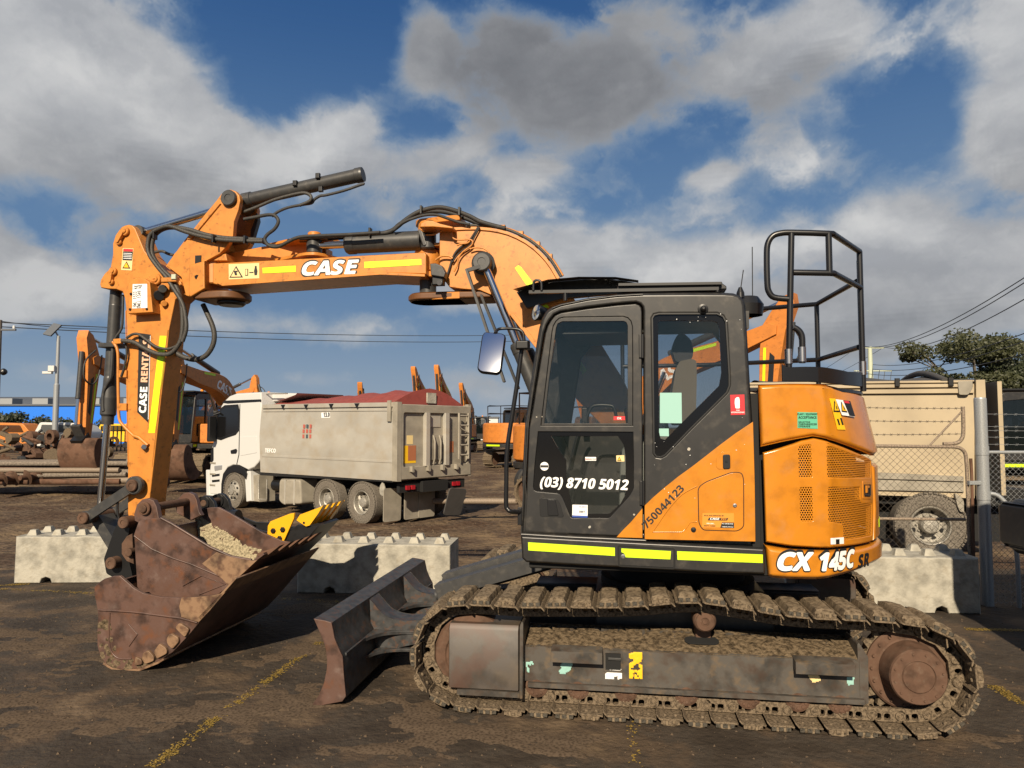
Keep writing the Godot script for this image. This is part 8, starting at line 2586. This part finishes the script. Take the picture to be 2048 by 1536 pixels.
	var g = deg_to_rad(boom_up - arm_down - curl)
	var bu = holder("bucket", o)
	put("bucket_link", sh().bar(Vector3(q1.x, q1.y, 0), Vector3(end.x, end.y, 0).lerp(Vector3(q1.x, q1.y, 0), 0.25), 0.3, 0.12, 0.02), mat.steel_grey, bu)
	var prof = turned([Vector2(-0.12, 0.12), Vector2(0.1, 0.42), Vector2(0.55, 0.55), Vector2(0.95, 0.42), Vector2(1.15, 0.1), Vector2(1.2, -0.35), Vector2(0.95, -0.15), Vector2(0.5, -0.05), Vector2(0.1, -0.12)], g, end)
	put("bucket_body", sh().prism(spline2(prof, 3, true), -0.6, 0.6, 0.03), mat.old_rust, bu)
	put("hitch", sh().prism(turned([Vector2(-0.2, -0.12), Vector2(0.35, -0.15), Vector2(0.4, 0.2), Vector2(-0.15, 0.3)], g, end), -0.2, 0.2, 0.03), mat.black, bu)
	return o


func build_yard_machines() -> void:
	fleet_excavator("orange excavator facing the camera, farthest left of the parked row", Vector3(-14.2, -0.05, -31.2), 84.0, 24.0, 109.0, 35.0, 1.15)
	fleet_excavator("orange excavator facing the camera directly left of the white truck cab", Vector3(-11.3, -0.05, -31.2), 85.0, 22.0, 107.0, 35.0, 1.12)
	fleet_excavator("orange excavator in the gap under the boom seen from behind", Vector3(0.75, 0, -37.5), 228.0, 38.0, 110.0, 30.0, 0.98)
	fleet_excavator("orange excavator with raised arm showing above the rear of excavator cab", Vector3(2.2, 0, -18.0), 140.0, 31.0, 126.0, 20.0, 0.92)
	fleet_excavator("grey cabbed excavator seen through the wire fence at the right edge", Vector3(13.0, 0, -18.6), -8.0, 0.0, 88.0, 30.0, 0.95)
	fleet_excavator("excavator with folded arm peaking over the middle of the red tarpaulin", Vector3(-11.5, 0, -58.0), 95.0, 34.0, 140.0, 30.0, 1.0, false)
	fleet_excavator("tall folded excavator arm, left one of the pair behind the truck's tailgate", Vector3(-6.05, 0, -56.0), 76.0, 49.0, 148.0, 20.0, 1.0, false)
	fleet_excavator("tall folded excavator arm, right one of the pair behind the truck's tailgate", Vector3(-4.45, 0, -56.0), 76.0, 51.0, 148.0, 20.0, 1.0, false)
	fleet_excavator("small distant excavator with folded arm between tailgate and cab mirror", Vector3(-3.3, 0, -64.0), 78.0, 43.0, 145.0, 20.0, 0.95, false)
	fleet_excavator("distant excavator seen side on above the white truck cab roof", Vector3(-13.0, 0, -49.0), 10.0, 18.0, 60.0, 20.0, 1.0, false)
	fleet_excavator("distant excavator with upright boom behind the two parked left machines", Vector3(-20.4, 0, -46.0), 165.0, 30.0, 100.0, 30.0, 1.0)
	# machine standing just outside the frame: one corner shows and its body shades the block
	var o = thing("loader", "dark grey rounded corner of a machine cut by the right edge", "machine", Vector3(4.68, 0, -6.7), 0.0)
	put("bucket_corner", slab(sh(), rounded([Vector2(0.0, -0.35), Vector2(1.5, -0.35), Vector2(1.5, 0.75), Vector2(0.05, 0.75)], 0.12), 0.80, 1.30, 0.07), mat.cab_grey, o)
	put("edge_flange", slab(sh(), rounded([Vector2(-0.02, -0.38), Vector2(0.10, -0.38), Vector2(0.14, 0.78), Vector2(0.02, 0.78)], 0.05), 0.86, 1.27, 0.04), mat.steel_grey, o)
	put("rear_body", slab(sh(), rounded([Vector2(-0.56, 1.35), Vector2(2.6, 1.35), Vector2(2.6, 3.4), Vector2(-0.56, 3.4)], 0.15), 1.75, 3.0, 0.10), mat.orange_body, o)
	put("lower_body", slab(sh(), rounded([Vector2(-0.46, 1.4), Vector2(2.6, 1.4), Vector2(2.6, 3.4), Vector2(-0.46, 3.4)], 0.15), 0.0, 1.75, 0.05), mat.cab_grey, o)


# ---------------------------------------------------------------- far side of the yard

func leafy(parent: Node3D, blobs: Array, count: int, size: float, m: Material, rng: RandomNumberGenerator) -> void:
	# leaves spread through the outer part of several clumps
	var s = sh()
	for k in count:
		var b: Array = blobs[rng.randi() % blobs.size()]
		var d = Vector3(rng.randfn(), rng.randfn(), rng.randfn()).normalized()
		var r = pow(rng.randf(), 0.45)
		var p: Vector3 = b[0] + Vector3(d.x * b[1].x, d.y * b[1].y, d.z * b[1].z) * r
		var f = Basis(Vector3(rng.randf() - 0.5, rng.randf() - 0.5, rng.randf() - 0.5).normalized(), rng.randf() * TAU)
		var l = size * rng.randf_range(0.6, 1.4)
		s.flat(p - f.x * l, p + f.x * l, p + f.y * l * 0.55, f.z)
		s.flat(p - f.x * l, p + f.x * l, p - f.y * l * 0.55, f.z)
	put("crown", s, m, parent)


func gum_tree(label: String, at: Vector3, tall: float, wide: float, seed_: int, m: Material, group: String) -> void:
	var rng = RandomNumberGenerator.new()
	rng.seed = seed_
	var o = thing("gum_tree", label, "tree", at, 0.0, group)
	var fork = Vector3(rng.randf_range(-0.2, 0.2), tall * 0.32, 0)
	var s = sh()
	s.tube(Shape.curve([Vector3.ZERO, fork * Vector3(0.4, 0.5, 1), fork], 4), tall * 0.024, 8)
	var blobs = []
	var limbs = 9
	for k in limbs:
		var a = TAU * k / limbs + rng.randf() * 0.6
		var reach = wide * rng.randf_range(0.18, 0.46)
		var end = Vector3(cos(a) * reach, tall * rng.randf_range(0.55, 0.93), sin(a) * reach)
		s.tube(Shape.curve([fork, fork.lerp(end, 0.5) + Vector3(rng.randf_range(-0.3, 0.3), 0.1, 0), end], 4), tall * 0.011, 6)
		for j in 4:
			var c = end + Vector3(rng.randfn(), rng.randfn() * 0.45, rng.randfn()) * wide * 0.09
			blobs.append([c, Vector3(wide * 0.12, tall * 0.07, wide * 0.12) * rng.randf_range(0.7, 1.3)])
			s.tube([end.lerp(fork, 0.25), c], tall * 0.005, 5)
	put("trunk", s, mat.bark, o)
	leafy(o, blobs, 15000, tall * 0.0125, m, rng)


func shrub(label: String, at: Vector3, tall: float, wide: float, seed_: int) -> void:
	var rng = RandomNumberGenerator.new()
	rng.seed = seed_
	var o = thing("tree", label, "tree", at, 0.0, "small trees in front of the blue shed")
	put("trunk", sh().cyl(Vector3.ZERO, Vector3(0, tall * 0.5, 0), tall * 0.03, 6), mat.bark, o)
	var blobs = []
	for k in 8:
		blobs.append([Vector3(rng.randf_range(-0.3, 0.3) * wide, tall * rng.randf_range(0.3, 0.78), rng.randf_range(-0.3, 0.3) * wide), Vector3(wide * 0.26, tall * 0.2, wide * 0.26)])
	leafy(o, blobs, 1400, tall * 0.045, mat.leaf_dark, rng)


func sagging(a: Vector3, b: Vector3, drop: float, r: float) -> Shape:
	var p = []
	for k in 25:
		var t = k / 24.0
		p.append(a.lerp(b, t) - Vector3(0, drop * 4.0 * t * (1.0 - t), 0))
	return sh().tube(p, r, 4)


func wire_line(label: String, a: Vector3, b: Vector3, drop: float, r: float) -> void:
	tag(put("power_line", sagging(a, b, drop, r), mat.power_wire), label, "power line", "overhead power lines")


func build_background() -> void:
	var rng = RandomNumberGenerator.new()
	rng.seed = 99
	# sheds
	var shed = thing("blue_shed", "long bright blue shed wall across the far left", "building", Vector3(-62.0, 0, -92.0), 0.0)
	put("wall", sh().box(Vector3(0, 2.3, 0), Vector3(62, 4.6, 6), 0.05), mat.shed_blue, shed)
	put("roof_edge", sh().box(Vector3(0, 4.72, 0), Vector3(62.4, 0.22, 6.4), 0.03), mat.shed_dark, shed)
	for x in [-8.0, -2.0, 2.5, 9.0, 14.0, 19.0]:
		put("roof_unit", sh().box(Vector3(x, 5.2, -1.0), Vector3(2.0, 0.9, 2.0), 0.05), mat.unit_grey, shed)
	var big = thing("warehouse", "long dark grey warehouse roof behind the blue shed", "building", Vector3(-60.0, 0, -125.0), 0.0)
	put("wall", sh().box(Vector3(0, 2.8, 0), Vector3(78, 5.6, 12), 0.05), mat.shed_dark, big)
	put("roof", along_x(sh(), [Vector2(-7, 5.6), Vector2(7, 5.6), Vector2(0, 7.2)], -39.5, 39.5), mat.shed_dark, big)
	put("flue", sh().cyl(Vector3(2, 5.5, 3), Vector3(2, 9.2, 3), 0.8, 14, 0.1), mat.pale_wall, big)
	for k in [[Vector3(-7.0, 0, -100.0), 5.0, 3.4, "white site hut far behind the tailgate, taller one"], [Vector3(-3.9, 0, -98.0), 5.2, 3.2, "white site hut far behind the tailgate, wider one"], [Vector3(-41.5, 0, -96.0), 2.6, 6.4, "grey tank block far behind the parked machines"]]:
		var hut = thing("site_hut", k[3], "hut", k[0], 0.0, "distant huts on the skyline")
		put("wall", sh().box(Vector3(0, k[2] / 2, 0), Vector3(k[1] * 0.8, k[2], 4), 0.05), mat.pale_wall, hut)
		put("roof", sh().box(Vector3(0, k[2] + 0.1, 0), Vector3(k[1] * 0.84, 0.2, 4.3), 0.03), mat.shed_dark, hut)
		put("door", sh().box(Vector3(0.5, 1.0, 2.01), Vector3(0.9, 2.0, 0.05), 0.01), mat.shed_dark, hut)
	# trees
	for k in [[-55.5, -80.0, 4.2, 4.4, "dark tree at the left edge before the blue shed"], [-51.2, -79.0, 4.0, 3.6, "dense dark tree left of the light pole"], [-48.4, -79.0, 3.7, 3.4, "grey green tree just behind the light pole"], [-44.6, -80.0, 3.2, 3.2, "low tree between light pole and orange arm"], [-41.0, -80.0, 2.6, 3.0, "low tree behind the leftmost orange arm"]]:
		shrub(k[4], Vector3(k[0], 0, k[1]), k[2], k[3], int(-k[0] * 7))
	gum_tree("spreading gum tree rising above the end of beige tipper", Vector3(28.6, 0, -45.0), 7.7, 6.6, 4, mat.leaf, "gum trees beyond the fence")
	gum_tree("darker gum tree at the right edge beyond the fence", Vector3(33.6, 0, -46.0), 8.4, 7.0, 8, mat.leaf_dark, "gum trees beyond the fence")
	gum_tree("low bushy gum between the two taller trees", Vector3(31.0, 0, -43.5), 6.0, 6.4, 15, mat.leaf_dark, "gum trees beyond the fence")
	gum_tree("low gum tree under the spreading one behind tipper body", Vector3(27.4, 0, -42.5), 4.4, 5.2, 23, mat.leaf, "gum trees beyond the fence")
	var bl = []
	for k in 60:
		bl.append([Vector3(rng.randf_range(-45, 60), rng.randf_range(0.5, 2.2), -rng.randf_range(105, 118)), Vector3(3.0, 1.6, 2.0)])
	var tl = holder("treeline", self)
	setting(tl, "stuff")
	leafy(tl, bl, 5000, 0.4, mat.leaf_dark, rng)
	# light pole with camera
	var lp = thing("light_pole", "tall grey steel light pole with square lamp head at left", "light pole", Vector3(-34.35, 0, -55.0))
	put("mast", sh().lathe(Vector3.ZERO, Vector3.UP, [Vector2(0.21, 0), Vector2(0.20, 5.2), Vector2(0.14, 5.3), Vector2(0.12, 8.9), Vector2(0, 8.9)], 12), mat.galvanised, lp)
	var head = put("lamp_head", sh().box(Vector3(0, 0, 0), Vector3(0.7, 0.12, 1.25), 0.03), mat.shed_dark, lp)
	head.transform = Transform3D(Basis(Vector3.RIGHT, deg_to_rad(52)) * Basis(Vector3.UP, deg_to_rad(-16)), Vector3(-0.35, 9.35, 0.2))
	put("lamp_face", sh().box(Vector3(0, -0.065, 0.12), Vector3(0.58, 0.02, 0.85)), mat.lamp_face, head)
	put("lamp_arm", sh().tube([Vector3(0, 8.85, 0), Vector3(-0.2, 9.25, 0.1), Vector3(-0.35, 9.35, 0.2)], 0.07, 6), mat.galvanised, lp)
	put("camera_box", sh().box(Vector3(-0.25, 6.4, 0.2), Vector3(0.5, 0.45, 0.4), 0.05), mat.truck_white, lp)
	put("camera_arm", sh().box(Vector3(-0.6, 6.1, 0.2), Vector3(0.7, 0.2, 0.25), 0.03), mat.truck_white, lp)
	# timber pole at the left edge
	var tp = thing("power_pole", "weathered timber power pole cut by the left edge", "power pole", Vector3(-36.4, 0, -51.5))
	put("mast", sh().lathe(Vector3.ZERO, Vector3.UP, [Vector2(0.24, 0), Vector2(0.17, 9.6), Vector2(0, 9.6)], 12), mat.pole_wood, tp)
	put("cross_arm", sh().box(Vector3(0.4, 8.9, 0), Vector3(1.6, 0.14, 0.14), 0.02), mat.shed_dark, tp)
	put("insulator", sh().cyl(Vector3(1.05, 8.95, 0), Vector3(1.05, 9.2, 0), 0.09, 10, 0.03), mat.pale_wall, tp)
	put("camera_dome", sh().lathe(Vector3(0.5, 5.9, 0.1), Vector3(0, 0, 1), [Vector2(0, -0.2), Vector2(0.2, -0.15), Vector2(0.25, 0), Vector2(0.15, 0.2), Vector2(0, 0.25)], 14), mat.black, tp)
	put("meter_box", sh().box(Vector3(0.1, 5.2, 0.25), Vector3(0.35, 0.7, 0.25), 0.03), mat.pale_wall, tp)
	# concrete pole at the right
	var cp = thing("power_pole", "slender pale green power pole with cross arms behind the guard rail", "power pole", Vector3(32.5, 0, -66.0))
	put("mast", sh().lathe(Vector3.ZERO, Vector3.UP, [Vector2(0.32, 0), Vector2(0.18, 9.3), Vector2(0, 9.3)], 12), mat.pole_green, cp)
	put("cross_arm", sh().box(Vector3(0, 9.2, 0), Vector3(2.6, 0.14, 0.16), 0.02), mat.pole_green, cp)
	put("cross_arm", sh().box(Vector3(0.2, 7.1, 0), Vector3(3.4, 0.1, 0.14), 0.02), mat.pole_green, cp)
	for x in [-1.1, -0.6, 0.8, 1.3, 1.9]:
		put("stay", sh().tube([Vector3(x, 7.1, 0), Vector3(x - 0.3, 5.2, 0)], 0.03, 4), mat.shed_dark, cp)
	# wires
	for k in [[v3([-38.877,9.604,-52])[0], v3([5.76,16.125,-110])[0], 0.6, "upper wire crossing the sky under the boom"], [v3([-38.864,9.315,-52])[0], v3([5.757,15.21,-110])[0], 0.7, "lower wire crossing the sky under the boom"], [v3([-38.889,9.893,-52])[0], v3([-57.931,17.116,-110])[0], 0.5, "topmost wire at the timber pole"]]:
		wire_line(k[3], k[0], k[1], k[2], 0.035)
	var i = 0
	for k in [[v3([31.434,9.324,-66])[0], v3([17.557,7.289,-24])[0], 0.9], [v3([31.709,9.415,-66])[0], v3([17.549,7.121,-24])[0], 1.0], [v3([33.795,9.278,-66])[0], v3([17.524,6.534,-24])[0], 0.8], [v3([32.703,7.683,-66])[0], v3([21.838,6.107,-30])[0], 0.6], [v3([32.691,7.274,-66])[0], v3([21.823,5.753,-30])[0], 0.6], [v3([31.434,9.324,-66])[0], v3([44.129,8.964,-120])[0], 0.8], [v3([33.795,9.278,-66])[0], v3([44.102,7.727,-120])[0], 0.8], [v3([31.548,6.955,-66])[0], v3([21.798,5.172,-30])[0], 0.6]]:
		wire_line(["steepest wire rising from the pale green pole", "second steep wire from the pale green pole", "wire passing just over the gum tree's crown", "upper low wire running into the gum trees", "middle low wire running into the gum trees", "upper wire falling behind the guard rail", "lower wire falling behind the guard rail", "lowest wire from the pale green pole"][i], k[0], k[1], k[2], 0.022)
		i += 1
	# palisade fence, scrap, pipes and augers at the left
	var pf = thing("palisade_fence", "black palisade fence running along the far left of the yard", "fence", Vector3(-62, 0, -62))
	for k in 150:
		put("pale", sh().box(Vector3(k * 0.34, 1.05, 0), Vector3(0.10, 2.1, 0.05)), mat.black, pf) if k == 0 else again("pale", pf.get_child(0).mesh, pf, Transform3D(Basis(), Vector3(k * 0.34, 0, 0)))
	for y in [0.4, 1.7]:
		put("rail", sh().box(Vector3(25, y, -0.06), Vector3(51, 0.08, 0.05)), mat.black, pf)
	var pile = 0
	for k in 84:
		var x = -rng.randf_range(17.0, 23.6)
		var z = -rng.randf_range(30.5, 33.5)
		var y = rng.randf_range(0.1, 1.7)
		var kind = k % 4
		var s = sh()
		if kind == 0:
			s.tube([Vector3(-0.9, 0, 0), Vector3(0.9, rng.randf_range(-0.2, 0.2), rng.randf_range(-0.4, 0.4))], 0.11, 8)
		elif kind == 1:
			s.prism(arc(Vector2.ZERO, 0.45, 0, 190, 8) + [Vector2(-0.3, -0.3), Vector2(0.3, -0.2)], -0.3, 0.3, 0.03)
		elif kind == 2:
			s.box(Vector3.ZERO, Vector3(1.1, 0.3, 0.5), 0.04)
			s.cyl(Vector3(-0.5, 0.2, 0), Vector3(-0.3, 0.55, 0.1), 0.09, 8)
		else:
			s.ring(Vector3(0, 0, -0.15), Vector3(0, 0, 0.15), 0.2, 0.38, 14)
		var o = put("scrap_attachment", s, [mat.old_rust, mat.rust_drum, mat.steel_grey, mat.track_steel][(k * 3 + k / 4) % 4])
		tag(o, ["rusty tube in the scrap heap at left", "rusty bucket part in the scrap heap at left", "rusty bracket in the scrap heap at left", "steel ring in the scrap heap at left"][kind], "scrap", "scrap attachments heaped at left %s" % ["tubes", "buckets", "brackets", "rings"][kind])
		o.transform = Transform3D(Basis(Vector3.UP, rng.randf_range(-0.9, 0.9)) * Basis(Vector3(0, 0, 1), rng.randf_range(-0.5, 0.5)).scaled(Vector3.ONE * rng.randf_range(0.5, 0.8)), Vector3(x, y, z))
	for k in 26:
		var y = 0.12 + (k / 7) * 0.2
		var o = put("steel_pipe", sh().tube([Vector3(-2.9, 0, 0), Vector3(2.9, rng.randf_range(-0.06, 0.06), rng.randf_range(-0.3, 0.3))], rng.randf_range(0.07, 0.12), 8), [mat.old_rust, mat.pole_wood, mat.rusty_pipe][k % 3])
		tag(o, "long rusty pipe lying in the low stack at left", "pipe", "pipes stacked on the ground at left")
		o.position = Vector3(-16.6 + rng.randf_range(-0.8, 0.8), y, -26.6 + (k % 7) * 0.26)
	var ai = 0
	for p in [Vector3(-17.0, 0.26, -24.6), Vector3(-16.2, 0.30, -25.2)]:
		var au = thing("auger", ["rusty auger lying at the left edge", "thicker rusty auger beside the pipe stack"][ai], "auger", p, 70.0, "augers lying on the mud")
		ai += 1
		put("shaft", sh().tube([Vector3(-0.7, 0, 0), Vector3(0.7, 0, 0)], 0.09, 10), mat.old_rust, au)
		var fs = sh()
		var rows = []
		for k in 61:
			var u = k / 60.0 * TAU * 3.0
			var x = lerpf(-0.6, 0.6, k / 60.0)
			rows.append([Vector3(x, cos(u) * 0.08, sin(u) * 0.08), Vector3(x + 0.02, cos(u) * 0.26, sin(u) * 0.26)])
		fs.loft(rows, Vector3(-5, 0, 0)).smooth(60)
		put("flight", fs, mat.rust_drum, au)
	var hop = thing("hopper", "small black hopper on a stand beside the light pole", "hopper", Vector3(-12.95, 0, -31.0))
	hop.position = v3([-20.75,1.098,-34])[0]
	put("bowl", sh().lathe(Vector3.ZERO, Vector3.UP, [Vector2(0.25, -0.3), Vector2(0.75, 0.35), Vector2(0.6, 0.5), Vector2(0, 0.5)], 14), mat.black, hop)
	put("stand_leg", sh().tube([Vector3(0.0, -0.2, 0), Vector3(-0.9, -hop.position.y, 0.3)], 0.05, 6), mat.pole_green, hop)
	put("stand_leg", sh().tube([Vector3(0.2, -0.2, 0), Vector3(0.4, -hop.position.y, 0.3)], 0.05, 6), mat.shed_dark, hop)
	# parked vehicles beyond
	for k in [[v3([-35.119,1.543,-58])[0], "white_van", "white van roof showing over the scrap by the light pole", "truck_white", "van"], [v3([-39.793,1.464,-58])[0], "orange_truck", "orange vehicle behind the palisade fence at left edge", "orange_fleet", "vehicle"], [v3([-39.884,1.62,-75])[0], "yellow_machine", "yellow machine half hidden behind the arm", "yellow_print", "machine"]]:
		var v = thing(k[1], k[2], k[4], Vector3(k[0].x, 0, k[0].z))
		put("body", sh().prism(rounded([Vector2(-2.2, 0.5), Vector2(2.2, 0.5), Vector2(2.2, 1.6), Vector2(1.6, 2.3), Vector2(-1.8, 2.4), Vector2(-2.2, 1.6)], 0.2), -0.9, 0.9, 0.08), mat[k[3]], v)
		put("window", sh().prism(rounded([Vector2(-1.7, 1.6), Vector2(1.7, 1.6), Vector2(1.4, 2.15), Vector2(-1.6, 2.2)], 0.1), 0.89, 0.92), mat.dark_glass, v)
		for x in [-1.3, 1.3]:
			put("wheel", sh().cyl(Vector3(x, 0.4, 0.5), Vector3(x, 0.4, 0.95), 0.4, 16, 0.04), mat.rubber, v)
	var ty = thing("loose_tyre", "large black tyre standing on the mud beside the cab", "tyre", v3([0.53,0.169,-20.5])[0] * Vector3(1, 0, 1), 20.0)
	put("tread", sh().lathe(Vector3(0, 0.46, -0.17), Vector3(0, 0, 1), [Vector2(0.25, 0), Vector2(0.42, 0), Vector2(0.46, 0.05), Vector2(0.46, 0.29), Vector2(0.42, 0.34), Vector2(0.25, 0.34), Vector2(0.23, 0.3), Vector2(0.23, 0.04), Vector2(0.25, 0)], 26), mat.rubber, ty)


func build_details() -> void:
	# dried mud carried onto the paving: a crust that stands above the asphalt only in patches
	var nz = FastNoiseLite.new()
	nz.seed = 41
	nz.frequency = 1.0
	nz.fractal_octaves = 5
	nz.fractal_gain = 0.62
	var s = sh()
	var step = 0.035
	var nx = 300
	var nd = 170
	var h = PackedFloat32Array()
	for j in nd + 1:
		for i in nx + 1:
			var x = -6.5 + i * step
			var z = -9.4 + j * step
			var k = nz.get_noise_2d(x * 0.55 + z * 0.12, z * 1.1) + 0.35 * nz.get_noise_2d(x * 5.0, z * 7.0)
			k -= 0.16 + 0.16 * smoothstep(-2.0, 3.0, x)
			h.append(k)
	for j in nd:
		for i in nx:
			var a = j * (nx + 1) + i
			var ks = [h[a], h[a + 1], h[a + nx + 2], h[a + nx + 1]]
			if ks.max() < 0.0:
				continue
			var q = []
			for c in 4:
				var x: float = -6.5 + (i + (1 if c in [1, 2] else 0)) * step
				var z: float = -9.4 + (j + (1 if c > 1 else 0)) * step
				q.append(Vector3(x, 0.0045 + 0.03 * clampf(ks[c], -0.3, 0.5), z))
			s.free_quad(q[0], q[1], q[2], q[3], q[0] - Vector3(0, 1, 0))
	setting(put("dried_mud", s.smooth(70), mat.clods), "stuff")
